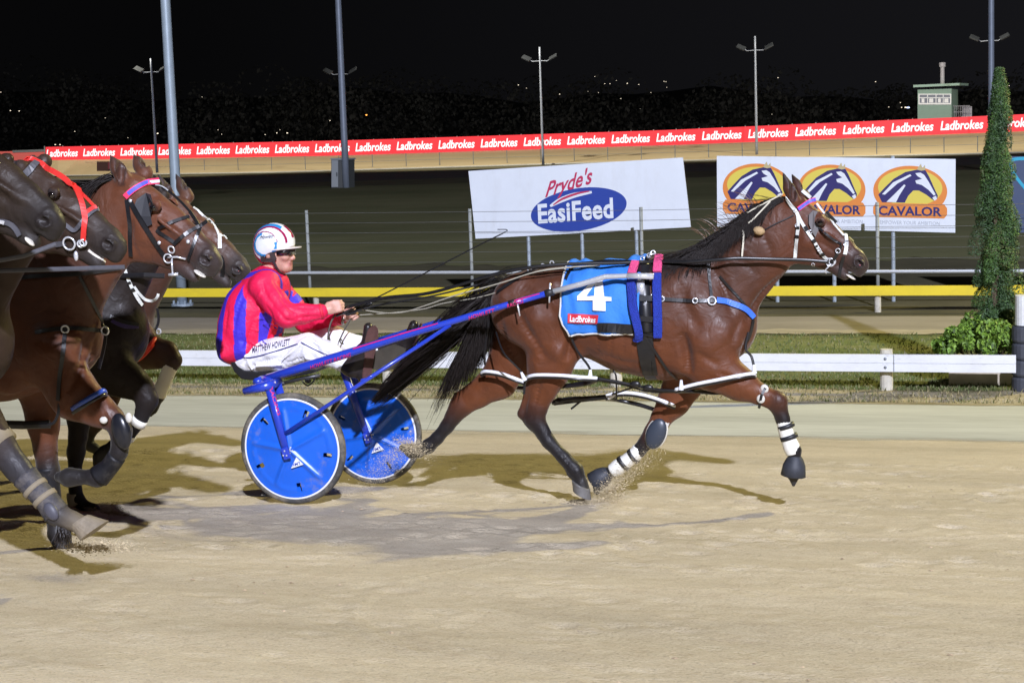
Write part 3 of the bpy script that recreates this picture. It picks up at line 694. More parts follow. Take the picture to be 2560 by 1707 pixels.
# ---- sign boards
BOARD = weather(mat('board_white', (.72, .77, .84), .4, noise=.04, nscale=2), (.50, .50, .48), 3, .52, .85, .35, (1, 1, .35))
def board(name, quad, Y, posts, lab, m=BOARD):
    q = [onY(x, y, Y) for x, y in quad]; c = (q[2]+q[3])/2; t = thing(name, (c.x, Y, ZI), lab, 'sign')
    mb = MB(); mb.prism([q[3], q[2], q[1], q[0]], Vector((0, .035, 0))); mb.build('panel', m, t)
    for px in posts: P = onY(px, 640, Y+.06); mb = MB(); mb.tube([(P.x, Y+.075, ZI), (P.x, Y+.075, q[0].z-.1)], .04, 8); mb.build('post', mat('sign_post', (.38, .44, .50), .5, metal=.3), t)
    return t, q
def sub(q, u0, v0, u1, v1): return [quadmap(q, u0, v1), quadmap(q, u1, v1), quadmap(q, u1, v0), quadmap(q, u0, v0)]
NAVY = mat('logo_navy', (.022, .018, .13), .45); ORG = mat('logo_orange', (.72, .24, .045), .45); YLW = mat('logo_yellow', (.70, .58, .09), .45); BLU = mat('logo_blue', (.02, .055, .33), .45); CRIM = mat('logo_crimson', (.50, .03, .10), .45); INK = mat('logo_grey', (.42, .45, .5), .5)
NY = Vector((0, -1, 0))
t1, q1 = board('sign', [(1171, 428), (1707, 394), (1727, 568), (1189, 597)], 34.0, (1322, 1456, 1592), 'tilted white feed sign with a blue oval and crimson script')
def on1(x, y): return onY(x, y, 34.0)
mb = MB(); ce, se = math.cos(R_(-9)), math.sin(R_(-9)); mb.add([on1(1447+121*math.cos(a)*ce-53*math.sin(a)*se, 524+121*math.cos(a)*se+53*math.sin(a)*ce)+NY*.004 for a in np.linspace(0, 6.2832, 60)[:-1]], [tuple(range(59))]); mb.build('oval', BLU, t1)
def swirl(mb, pts, w0, q, lift):
    P = catmull([Vector((a, b, 0)) for a, b in pts], 8); n = len(P); vs = []; A = 3.08
    for i in range(n):
        t = P[min(i+1, n-1)]-P[max(i-1, 0)]; t.x *= A; s = Vector((-t.y, t.x, 0)); s.normalize(); ww = w0*(.35+.65*math.sin(math.pi*min(1, max(0, (i+.5)/n)))) if w0 > 0 else -w0
        for k in (-1, 1): vs.append(quadmap(q, P[i].x+k*s.x*ww/A, P[i].y+k*s.y*ww)+NY*lift)
    mb.add(vs, [(2*i, 2*i+1, 2*i+3, 2*i+2) for i in range(n-1)])
mb = MB(); flatpoly(mb, text2d('EasiFeed', .03, .0, sp=1.05), [on1(1344, 511), on1(1532, 494), on1(1534, 546), on1(1346, 560)], .008, NY); mb.build('lettering', BOARD, t1)
mb = MB(); flatpoly(mb, text2d("Pryde's", .02, .35), [on1(1366, 455), on1(1480, 416), on1(1484, 470), on1(1362, 506)], .008, NY)
mb.build('script', CRIM, t1); mb = MB(); swirl(mb, [(.385, .43), (.43, .51), (.50, .575), (.56, .60)], .016, q1, .01); mb.build('script_line', CRIM, t1)
mb = MB(); swirl(mb, [(.37, .415), (.42, .49), (.49, .555), (.57, .585)], .038, q1, .006); mb.build('script_edge', BOARD, t1)
t2, q2 = board('sign', [(1792, 390), (2389, 398), (2388, 582), (1793, 567)], 34.0, (1942, 2085, 2233), 'white sign with three orange and yellow horse head logos')
def horselogo(u0, u1):
    W = u1-u0; M1 = MB(); M2 = MB(); M3 = MB(); M4 = MB(); M5 = MB()
    def U(pts): return poly2([(u0+W*a, b) for a, b in pts])
    full = q2
    flatpoly(M1, U([(.5+.5*math.cos(R_(a)), .555+.345*math.sin(R_(a))) for a in range(0, 360, 7)]), full, .004, NY)
    rr = [(.04, .19), (.0, .24), (.0, .33), (.04, .385), (.96, .385), (1., .33), (1., .24), (.96, .19)]
    flatpoly(M1, U(rr), full, .0065, NY)
    flatpoly(M2, U([(.5+.435*math.cos(R_(a)), .60+.255*math.sin(R_(a)) if math.sin(R_(a)) > -.86 else .385) for a in range(0, 360, 7)]), full, .006, NY)
    head = [(.07, .50), (.16, .60), (.28, .72), (.44, .815), (.60, .85), (.645, .93), (.665, .86), (.70, .915), (.705, .845), (.75, .77), (.80, .66), (.845, .56), (.875, .50), (.865, .455), (.83, .43), (.79, .455), (.72, .51), (.62, .565), (.545, .565), (.475, .49), (.43, .395), (.12, .395)]
    flatpoly(M3, U(head), full, .008, NY)
    for w_ in ([(.12, .505), (.27, .67), (.50, .785), (.52, .765), (.33, .655), (.16, .50)], [(.18, .40), (.30, .52), (.42, .645), (.44, .63), (.36, .50), (.31, .398)],
               [(.57, .80), (.64, .81), (.69, .78), (.755, .68), (.845, .515), (.82, .50), (.75, .575), (.66, .64), (.585, .66), (.57, .70), (.66, .725), (.60, .76)], [(.80, .47), (.85, .50), (.865, .455), (.83, .43)]):
        flatpoly(M4, U(w_), full, .0105, NY)
    flatpoly(M5, U([(.59, .85), (.645, .93), (.665, .87), (.70, .915), (.705, .845), (.65, .835)]), full, .0125, NY)
    flatpoly(M3, text2d('CAVALOR', .03), sub(q2, u0+W*.07, .215, u0+W*.93, .345), .010, NY)
    return M1, M2, M3, M4, M5
EARG = mat('ear_gold', (.5, .42, .22), .5)
for u0, u1, ut in ((.025, .32, .055), (.347, .632, .375), (.664, .967, .692)):
    G5 = horselogo(u0, u1); lg = G5[0].build('logo', ORG, t2)
    for A, n_, m_ in zip(G5[1:], ('logo_field', 'horse_head', 'blaze', 'ear_tip'), (YLW, NAVY, BOARD, EARG)): A.build(n_, m_, lg)
    mb = MB(); flatpoly(mb, text2d('EMPOWER YOUR AMBITION', 0), sub(q2, ut, .095, ut+.245, .145), .004, NY); mb.build('lettering', INK, lg)
t3, q3 = board('sign', [(2521, 391), (3060, 398), (3060, 590), (2521, 581)], 33.6, (2600, 2780), 'dark slate blue sign with a cyan outline right of the conifer', mat('board_slate', (.050, .075, .15), .4))
mb = MB(); swirl(mb, [(.30, .95), (.05, .97), (.012, .88), (.04, .72), (.10, .52), (.17, .30), (.22, .2), (.28, .3), (.36, .6), (.4, .85), (.30, .95)], -.022, q3, .006); mb.build('outline', mat('cyan', (.03, .36, .55), .4), t3)
# ---- planter, conifer, shrub, padded pillar
yp = 22.75
pl = thing('planter', onY(2460, 983, yp), 'weathered cream planter trough under the conifer', 'planter')
a, b = onY(2370, 983, yp), onY(2532, 983, yp); c_ = (a+b)/2
mb = MB(); L_ = (b.x-a.x); mb.box((c_.x, yp+.28, ZI+.17), (L_, .06, .34)); mb.box((c_.x, yp+.85, ZI+.17), (L_, .06, .34))
for s in (-1, 1): mb.box((c_.x+s*(L_/2-.03), yp+.565, ZI+.17), (.06, .51, .34))
mb.build('trough', mat('trough', (.50, .44, .34), .85, noise=.2, nscale=6, bump=.4, bscale=18), pl, bev=.01)
mb = MB(); mb.box((c_.x, yp+.565, ZI+.24), (L_-.12, .5, .1)); mb.build('soil', mat('soil', (.06, .045, .03), .95), pl)
def foliage(mb, C, n, fn, size, seed, cols, asp=.45, droop=0):
    rng = np.random.RandomState(seed)
    for _ in range(n):
        p, nrm, k = fn(rng); s = size*rng.uniform(.6, 1.35); d = Vector(rng.normal(0, 1, 3)).normalized()*.75+nrm
        d.normalize(); a = d.orthogonal().normalized(); a.rotate(Matrix.Rotation(rng.uniform(0, 6.28), 3, d)); bb = d.cross(a)
        tip = a*s+Vector((0, 0, -droop*s)); sd = bb*(s*asp)
        mb.add([p-tip*.5, p+sd*.5, p+tip*.6, p-sd*.5], [(0, 1, 2, 3)])
        q = cols[min(len(cols)-1, int(k*len(cols)))]; j = rng.uniform(.75, 1.3); C += [(q[0]*j, q[1]*j, q[2]*j)]*4
yt = yp+.56; base = onY(2486, 900, yt)
ct = thing('conifer', (base.x, yt, ZI+.29), 'tall slender dark green conifer in the planter', 'tree')
topz = onY(2490, 172, yt).z; H = topz-ZI-.3
mb = MB(); mb.tube([(base.x, yt, ZI+.27), (base.x+.02, yt, ZI+H*.5), (base.x+.05, yt, topz-.2)], [.07, .045, .01], 8); mb.build('trunk', mat('bark', (.10, .07, .045), .9, bump=.5), ct)
rng0 = np.random.RandomState(11)
lobes = []
for k in range(60):
    h0 = rng0.uniform(0, .86)**1.05; a = rng0.uniform(0, 6.28); off = .34*(1-h0)**.42*rng0.uniform(.45, 1.0); lobes.append((h0, rng0.uniform(.10, .22), a, off, rng0.uniform(.09, .17)*(1-.35*h0), rng0.rand()))
lobes += [(.70, .31, 1.0, .02, .10, .5), (.50, .42, 4.0, .06, .17, .4), (.80, .20, 0.3, .05, .08, .6), (.0, .5, 2., .03, .26, .3), (.25, .5, 5., .04, .22, .3)]*2
def conf(rng):
    h0, hl, a, off, r, kk = lobes[rng.randint(len(lobes))]; u = rng.rand(); rr = r*math.sin(math.pi*(.12+.86*u)**.7)*math.sqrt(rng.uniform(.5, 1.1)); th = rng.uniform(0, 6.28)
    z = h0+hl*u; sh = .06*z
    p = Vector((base.x+sh+off*(1-.75*u)*math.cos(a)+rr*math.cos(th), yt+off*(1-.75*u)*math.sin(a)+rr*math.sin(th), ZI+.30+min(z, 1.0)*H))
    return p, Vector((math.cos(th), math.sin(th), .9)).normalized(), min(.99, max(0, .6*kk+.4*rng.rand()))
mb = MB(); C = []; foliage(mb, C, 110000, conf, .036, 12, [(.026, .056, .022), (.040, .082, .03), (.05, .105, .03), (.075, .15, .028), (.085, .095, .035)], .30)
mb.build('crown', mat('leaf', (1, 1, 1), .6, attr=True), ct, cols=np.array(C))
sc_ = onY(2452, 850, yp+.5)
sh = thing('shrub', (sc_.x, yp+.5, ZI+.28), 'bright green leafy shrub spilling over the white rail', 'shrub')
cl = [(rng0.uniform(-.52, .48), rng0.uniform(-.52, .10), rng0.uniform(.02, .36), rng0.uniform(.09, .18)) for _ in range(26)]
def shr(rng):
    x, y, z, r = cl[rng.randint(len(cl))]; d = Vector(rng.normal(0, 1, 3)).normalized(); z2 = z*(1-.9*(abs(x)/.6)**2)
    return Vector((sc_.x+x, yp+.5+y, ZI+.48+z2))+d*(r*math.sqrt(rng.uniform(.5, 1.1))), (d+Vector((0, -.2, .7))).normalized(), rng.rand()
mb = MB(); C = []; foliage(mb, C, 7500, shr, .06, 13, [(.09, .17, .018), (.14, .26, .028), (.22, .36, .05), (.06, .11, .015)], .6, .3)
mb.build('leaves', mat('leaf', (1, 1, 1), .6, attr=True), sh, cols=np.array(C))
mb = MB()
for k in range(14): x, y, z, r = cl[k]; mb.tube([(sc_.x+x*.3, yp+.5+y*.3, ZI+.28), (sc_.x+x*.7, yp+.5+y*.7, ZI+.4), (sc_.x+x, yp+.5+y, ZI+.5+z*.5)], .008, 5)
mb.build('stem', mat('bark', (.1, .07, .045), .9), sh)
yq = 22.62; pp = onY(2562, 985, yq)
pi_ = thing('padded_post', (pp.x, yq, gz(yq)), 'white post wrapped in dark grey padding at the right edge', 'post')
mb = MB(); z1 = onY(2560, 812, yq).z; z0 = ZI-.02; n_ = 4
for k in range(n_): za = z0+(z1-z0)*k/n_; zb_ = z0+(z1-z0)*(k+1)/n_-.012; mb.tube([(pp.x, yq, za), (pp.x, yq, za+.03), (pp.x, yq, zb_-.03), (pp.x, yq, zb_)], [.15, .165, .165, .15], 20)
mb.build('padding', mat('padding', (.055, .06, .078), .7, noise=.2, nscale=8), pi_, smooth=False)
mb = MB(); mb.tube([(pp.x, yq, z1), (pp.x, yq, onY(2560, 738, yq).z)], .125, 20); mb.build('cap', WHITE, pi_)
# ---- dark trees and town lights far behind
SKY = [(-300, 215), (0, 228), (150, 192), (300, 225), (440, 252), (640, 240), (830, 212), (950, 232), (1150, 246), (1300, 236), (1400, 238), (1500, 232), (1600, 262), (1700, 240), (1850, 232), (2050, 262), (2300, 246), (2560, 226), (2860, 230)]
rng1 = np.random.RandomState(21); crowns = []
for i in range(120):
    px = -260+3080*rng1.rand(); Y = rng1.uniform(285, 350); y0 = interp(SKY, px)+rng1.uniform(-6, 26); P = onY(px, y0, Y); rr = rng1.uniform(4.5, 9); crowns.append((P.x, Y, P.z-rr*.6, rr, rng1.uniform(.7, 1.3)))
def dtree(rng):
    x, y, z, r, s = crowns[rng.randint(len(crowns))]; d = Vector(rng.normal(0, 1, 3)).normalized(); dz = d.z*r*s; 
    if rng.rand() < .35: dz = -rng.uniform(0, max(1, z+1)); 
    return Vector((x+d.x*r, y+d.y*r, max(ZI, z+dz))), d, rng.rand()
mb = MB(); C = []; foliage(mb, C, 60000, dtree, .75, 22, [(.0026, .003, .0022), (.0034, .0036, .0028), (.004, .004, .0034)], .7)
tag(mb.build('distant_trees', mat('far_leaf', (1, 1, 1), .8, attr=True), cols=np.array(C)), kind='stuff', label='dark belt of trees beyond the far straight', cat='trees')
HV = []; HF = []
for i in range(41):
    px = -600+3800*i/40; y0 = 236+14*math.sin(i*.7)+8*math.sin(i*1.9+1); P = onY(px, y0, 1500); HV += [(P.x, 1200, ZI), (P.x, 1500, P.z)]
tag(MB().add(HV, [(2*i, 2*i+2, 2*i+3, 2*i+1) for i in range(40)]).build('hills', mat('hill', (.02, .025, .02), .9)), kind='structure')
TL = [(26, 277, 1.4), (48, 278, 1.5), (2, 231, 1.1), (187, 329, 1.1), (263, 295, .8), (320, 345, .8), (394, 334, 2.0), (138, 362, 1.6), (150, 362, 1.6), (505, 243, .7), (545, 325, .9), (554, 336, .9), (663, 337, 1.1), (692, 333, 1.4), (718, 333, 1.8), (700, 325, .8), (825, 302, 1.2), (1296, 213, 1.2), (1316, 221, .8), (1399, 236, 1.1), (1487, 192, .8), (1512, 210, 1.0), (1525, 210, 1.0), (1568, 209, 1.3), (1597, 212, 1.0), (1496, 232, .8), (1552, 247, .9), (1627, 232, .8), (1660, 204, 1.0), (1667, 219, .7), (1470, 229, .6), (1541, 202, .7), (1600, 272, .5), (1725, 108, 0), (1945, 195, 1.1), (2189, 205, 1.2), (2222, 268, 1.0), (2251, 257, 1.0), (2264, 269, 2.2), (2254, 269, 1.4), (2523, 215, 1.0), (1665, 205, .9), (1930, 286, .7)]
lm = None
LW = mat('town_light', (.8, .75, .65), .5, emit=(1, .86, .66, 1.3))
LO = mat('town_light_orange', (.8, .4, .1), .5, emit=(1, .35, .06, 2.4)); LB = mat('town_light_blue', (.5, .6, .9), .5, emit=(.5, .62, 1, 2.2))
proto = None
for px, py, s in TL:
    if s == 0: continue
    P = onD(px, py, 270); r = s*.85*270/FPX
    if proto is None:
        mb = MB(); mb.ell(P, (r*1.5, r, r*.7), 8, 6); proto = mb.build('town_light', LW, loc=P); o = proto; s0 = s
        tag(o, 'tiny white town light in the dark beyond the far straight', 'light', 'town lights beyond the far straight')
    else:
        o = proto.copy(); COL.objects.link(o); o.location = P; o.scale = (s/s0,)*3; ROOT[o.name] = P
mb = MB(); P = onD(916, 288, 270); mb.ell(P, (.14, .1, .1), 8, 6); tag(mb.build('town_light', LO, loc=P), 'tiny orange town light between the two tall poles', 'light')
mb = MB(); P = onD(2270, 269.5, 271); mb.ell(P, (.30, .1, .1), 8, 6); tag(mb.build('town_light', LB, loc=P), 'small bluish town light left of the green hut', 'light')
# ================================================================== HORSES
def coat_mat():
    m = mat('horse_coat', (1, 1, 1), .46, attr=True, noise=.20, nscale=9, bump=.14, bscale=120, spec=.34, sheen=.22, stretch=(1, 1, 1.6)); t = m.node_tree; b = t.nodes['Principled BSDF']
    b.inputs['Sheen Roughness'].default_value = .45
    co = t.nodes.new('ShaderNodeTexCoord'); n = t.nodes.new('ShaderNodeTexNoise'); n.inputs['Scale'].default_value = 13; n.inputs['Detail'].default_value = 7; n.inputs['Distortion'].default_value = .8; t.links.new(co.outputs['Object'], n.inputs['Vector'])
    r = t.nodes.new('ShaderNodeMapRange'); t.links.new(n.outputs['Fac'], r.inputs[0]); r.inputs[1].default_value = .35; r.inputs[2].default_value = .65; r.inputs[3].default_value = .40; r.inputs[4].default_value = .66; t.links.new(r.outputs[0], b.inputs['Roughness'])
    n2 = t.nodes.new('ShaderNodeTexNoise'); n2.inputs['Scale'].default_value = 8; n2.inputs['Detail'].default_value = 3; n2.inputs['Distortion'].default_value = 1.2; t.links.new(co.outputs['Object'], n2.inputs['Vector'])
    old = b.inputs['Normal'].links[0].from_node; bp = t.nodes.new('ShaderNodeBump'); bp.inputs['Strength'].default_value = .35; bp.inputs['Distance'].default_value = .03; t.links.new(n2.outputs['Fac'], bp.inputs['Height']); t.links.new(bp.outputs[0], old.inputs['Normal']); old.inputs['Distance'].default_value = .006
    return m
COAT = coat_mat(); COAT.node_tree.nodes['Principled BSDF'].inputs['Sheen Weight'].default_value = .13
COATD = COAT.copy(); COATD.name = 'dark_coat'; _b = COATD.node_tree.nodes['Principled BSDF']; _b.inputs['Sheen Weight'].default_value = 0; _b.inputs['Specular IOR Level'].default_value = .22
HEADSC = [([(2046, 584), (2068, 597), (2090, 612)], .010, .006), ([(2044, 602), (2066, 615), (2090, 632)], .013, -.008), ([(2000, 550), (1984, 590), (1992, 640), (2010, 655)], .012, -.006), ([(2132, 652), (2140, 641), (2154, 643), (2162, 655)], .008, .007), ([(2105, 606), (2138, 636)], .012, -.006), ([(2038, 534)], .018, -.010), ([(2012, 612)], .045, .007), ([(2118, 668), (2140, 680)], .008, -.005), ([(2095, 655), (2110, 668)], .010, -.005), ([(2040, 560), (2046, 548), (2062, 545)], .007, .006), ([(2044, 570), (2060, 572)], .006, -.005), ([(2060, 620), (2045, 645)], .012, .005)]
HAIR = mat('black_hair', (.014, .010, .009), .5, spec=.35, noise=.5, nscale=40)
LEATH = mat('black_leather', (.012, .012, .014), .35, spec=.6, noise=.2, nscale=40)
BRACE = mat('bridle_white', (.70, .72, .68), .5, noise=.06, nscale=30)
STEEL = mat('polished_steel', (.74, .76, .80), .22, metal=.45)
BLUEW = mat('blue_webbing', (.045, .16, .72), .5, noise=.08, nscale=60)
BLACKP = mat('black_rubber', (.018, .019, .024), .5, noise=.2, nscale=30)
EYE = mat('eye', (.006, .004, .004), .05, spec=.8, coat=1)
NOSE = mat('pink_flesh', (.42, .10, .11), .5)
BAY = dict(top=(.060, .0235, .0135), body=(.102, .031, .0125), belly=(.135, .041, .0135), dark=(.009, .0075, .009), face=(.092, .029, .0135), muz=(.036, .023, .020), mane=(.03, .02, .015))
class H: pass
def horse_nodes(Y, dat):
    """pixel nodes -> world nodes; node = (px, py, r_px, width ratio, dy)"""
    out = []
    for n in dat:
        px, py, r, w_ = n[:4]; dy = n[4] if len(n) > 4 else 0; P = onY(px, py, Y+dy); out.append((P, r*mpp(P), w_))
    return out
YL = 10.33
TRUNK = [(1308, 772, 78, 1.0), (1390, 765, 99, 1.0), (1475, 774, 113, .92), (1565, 788, 129, .84), (1655, 793, 146, .70), (1735, 790, 138, .62), (1803, 812, 88, .80)]
NECK = [(1725, 755, 108, .55), (1800, 708, 100, .50), (1865, 650, 84, .46), (1915, 603, 73, .45), (1953, 566, 68, .44)]
HEAD = [(1985, 535, 47, .52), (2018, 580, 57, .52), (2060, 600, 47, .55), (2100, 625, 36, .62), (2135, 650, 28, .75), (2147, 662, 25, .82)]
JAW = [(1992, 608, 50, .42), (2012, 616, 44, .42), (2052, 646, 22, .6), (2098, 678, 13, 1.0), (2112, 690, 11, 1.2)]
LIP = [(2150, 668, 20, .95), (2148, 681, 12, 1.2)]
NH = [(1335, 800, 72, .62, -.13), (1388, 860, 62, .60, -.14), (1372, 920, 50, .66, -.13), (1357, 972, 36, .72, -.12), (1342, 1017, 27, .72, -.12), (1336, 1046, 25, .72, -.12), (1372, 1104, 17, .85, -.12), (1409, 1143, 16.5, .9, -.12), (1438, 1176, 20, .9, -.12), (1453, 1203, 15, .95, -.12)]
NHH = [(1453, 1208, 17), (1458, 1222, 16), (1466, 1236, 7)]
FH = [(1290, 810, 66, .62, .13), (1285, 880, 55, .60, .14), (1247, 950, 42, .66, .14), (1196, 986, 32, .72, .14), (1153, 1014, 27, .72, .14), (1118, 1065, 17, .85, .14), (1093, 1095, 15.5, .9, .14), (1071, 1115, 17.5, .9, .14), (1050, 1125, 15, .9, .14)]
FHH = [(1047, 1127, 17), (1030, 1127, 19), (1006, 1118, 9)]
NF = [(1745, 850, 72, .55, -.14), (1782, 918, 54, .62, -.14), (1847, 958, 38, .7, -.13), (1897, 984, 26, .8, -.13), (1943, 1004, 25, .85, -.13), (1957, 1048, 17, .9, -.13), (1965, 1078, 15.5, .9, -.13), (1975, 1104, 15.5, .9, -.13), (1985, 1126, 17.5, .9, -.13), (1988, 1148, 14, .95, -.13)]
NFH = [(1986, 1160, 20), (1984, 1182, 19), (1984, 1212, 5)]
FF = [(1745, 880, 62, .55, .12), (1712, 950, 46, .62, .13), (1684, 1003, 35, .7, .13), (1655, 1042, 26, .8, .13), (1635, 1080, 24, .85, .13), (1597, 1127, 16, .9, .13), (1566, 1152, 15, .9, .13), (1540, 1172, 17, .9, .13), (1521, 1184, 14, .95, .13)]
FFH = [(1515, 1187, 18), (1498, 1200, 20), (1492, 1228, 9)]
EYEP = (2054, 556); NOSP = (2149, 658)
def build_horse(name, Y, trunk, neck, head, jaw, lip, legs, hooves, ears, eye, nos, C, label, cat='horse', hs=1.0, vox=.0095, legdark=4, socks=None, hoofcol=(.03, .028, .028), blaze=None, group=None, trunk_dx=None, sculpt=None, extra=(), earsub=True):
    o = H(); o.Y = Y; s = SDF(vox)
    T = trunk if trunk_dx is None else [(P+trunk_dx, r, w_) for P, r, w_ in trunk]
    base = Vector((T[3][0].x, Y, gz(Y))); o.root = thing(name, base, label, cat, group)
    s.chain(T, .06, C['body'])
    a = T[3]; b = T[4]
    s.cone(a[0]+Vector((0, 0, -.13)), b[0]+Vector((0, 0, -.15)), .20, .20, 1.1, 1.0, .08, C['belly'])
    for sg in (-1, 1):     # haunch, shoulder blade, stifle, point of the shoulder as raised muscle
        R0, R1 = T[0][0], T[5][0]
        s.ell(R0+Vector((.03, sg*.13, .02)), (.20, .14, .22), k=.06, col=C['body'])
        s.ell(R0+Vector((.14, sg*.17, -.05)), (.12, .10, .2), k=.06, col=C['body'])
        s.cone(R1+Vector((-.03, sg*.15, .22)), R1+Vector((.14, sg*.16, -.10)), .085, .10, .62, .62, .05, C['body'])
        s.cone(R1+Vector((.14, sg*.16, -.10)), R1+Vector((-.04, sg*.16, -.25)), .09, .085, .62, .62, .05, C['body'])
        s.ell(T[6][0]+Vector((.03, sg*.09, -.06)), (.12, .10, .14), k=.05, col=C['body'])
    s.chain(neck, .05, C['body'])
    n0 = neck
    s.chain(head, .018, C['face'], [C['face']]*(len(head)-3)+[C['muz']]*2); s.chain(jaw, .02, C['face'], [C['face']]*2+[C['muz']]*3); s.chain(lip, .012, C['muz'])
    hp = [P for P, r, w_ in head]; sc = (hp[-1]-hp[0]).length/.5
    fx = (hp[-1]-hp[0]).normalized(); fz = Vector((0, 1, 0)).cross(fx)*-1
    if fz.z < 0: fz = -fz
    E = onY(*eye, Y); dE = Vector((E.x, 0, E.z)); o.eye = []
    for sg in (-1, 1):
        wy = .098*sc
        c = Vector((E.x, Y+sg*wy*.90, E.z)); s.ell(c+fz*.012+Vector((0, -sg*.006, 0)), (.034*sc, .022*sc, .030*sc), k=.02, col=C['face'])
        s.ell(c+Vector((0, sg*.012, 0)), (.019*sc, .016*sc, .015*sc), k=.006, col=C['dark'], sub=True); o.eye.append(c-Vector((0, -sg*.001, 0)))
        s.cone(c+fx*.05+fz*-.028, c+fx*.20-fz*.034+Vector((0, -sg*.035, 0)), .012, .010, 1, 1, .02, C['face'])      # cheek ridge
        N = onY(*nos, Y); n_ = Vector((N.x, Y+sg*.056*sc, N.z)); s.ell(n_, (.034*sc, .022*sc, .030*sc), k=.015, col=C['muz'])
        m3 = np.array([list(fx), [0, 1, 0], list(fz)]).T
        s.ell(n_+Vector((0, sg*.020*sc, 0))+fz*.003, (.034*sc, .036*sc, .019*sc), rot=m3, k=.005, col=(.010, .006, .006), sub=True)
    M_ = jaw[-1][0]; s.cone(M_+Vector((-.07, -.075, .022)), M_+Vector((.035, -.075, .018)), .007, .006, 1, 1, .008, (.02, .012, .012), sub=True)
    for (b0, tip, dy) in ears:
        B = onY(*b0, Y+dy); Tp = onY(*tip, Y+dy*1.25); m_ = B.lerp(Tp, .45)
        s.cone(B, m_, .038*sc, .037*sc, .8, .75, .02, C['face']); s.cone(m_, Tp, .037*sc, .006, .75, .8, .01, C['dark'])
        s.ell(m_.lerp(B, .1)+Vector((.022, -.012 if dy < 0 else .0, 0)), (.018*sc, .02*sc, .07*sc), k=.01, col=C['dark'], sub=True)
    for a_, b_, r0_, r1_, dy in extra:
        A_ = onY(*a_, Y+dy); B_ = onY(*b_, Y+dy); s.cone(A_, B_, r0_*mpp(A_), r1_*mpp(B_), .7, .7, .014, C['dark'] if a_[1] > 990 else C['body'])
    o.legs = []
    for L, Hf in zip(legs, hooves):
        cols = [C['body']]*max(0, legdark-1)+[C['body']]+[C['dark']]*20
        if socks: pass
        kk = len(L); s.chain(L[:4], .05, C['body']); 
        for i in range(3, kk-1): s.cone(L[i][0], L[i+1][0], L[i][1], L[i+1][1], L[i][2], L[i+1][2], .018, C['body'] if i < legdark else C['dark'])
        if Hf is not None:
            y = L[-1][0].y; hh = []
            for (px, py, r) in Hf: P = onY(px, py, y); hh.append((P, r*mpp(P), .95))
            s.chain(hh, .008, hoofcol)
            o.legs.append((L, hh))
        else: o.legs.append((L, None))
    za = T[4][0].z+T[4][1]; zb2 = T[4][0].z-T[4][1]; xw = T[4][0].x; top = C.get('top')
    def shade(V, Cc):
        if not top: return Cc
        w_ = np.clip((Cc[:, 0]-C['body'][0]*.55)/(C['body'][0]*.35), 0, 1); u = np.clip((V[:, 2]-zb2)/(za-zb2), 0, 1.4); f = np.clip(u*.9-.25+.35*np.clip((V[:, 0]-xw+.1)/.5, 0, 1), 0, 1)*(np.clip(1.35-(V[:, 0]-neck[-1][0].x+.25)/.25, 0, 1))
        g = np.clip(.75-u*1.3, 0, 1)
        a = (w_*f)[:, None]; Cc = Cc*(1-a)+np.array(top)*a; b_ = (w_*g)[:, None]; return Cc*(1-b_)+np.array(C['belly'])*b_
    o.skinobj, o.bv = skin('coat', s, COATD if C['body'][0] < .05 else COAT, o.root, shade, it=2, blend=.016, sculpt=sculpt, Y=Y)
    for c in o.eye:
        mb = MB(); mb.ell(c, (.019*sc, .015*sc, .0165*sc), 14, 10); mb.build('eye', EYE, o.root, smooth=True)
    mb = MB()
    for sg in (-1, 1): mb.ell(Vector((N.x, Y+sg*.040*sc, N.z))+fx*.010*sc+fz*-.006, (.014*sc, .008, .007*sc), 10, 8)
    mb.build('nostril', NOSE, o.root, smooth=True)
    return o
def hairs(mb, roots, n, step, fn, r0, r1=.0004, seed=0):
    """tapering strands; fn(u, rng) -> list of points"""
    rng = np.random.RandomState(seed)
    for i in range(n):
        P = fn(rng); k = len(P); mb.tube(P, [r0*(1-.85*(j/(k-1))**1.5)+r1 for j in range(k)], 3, cap=False)
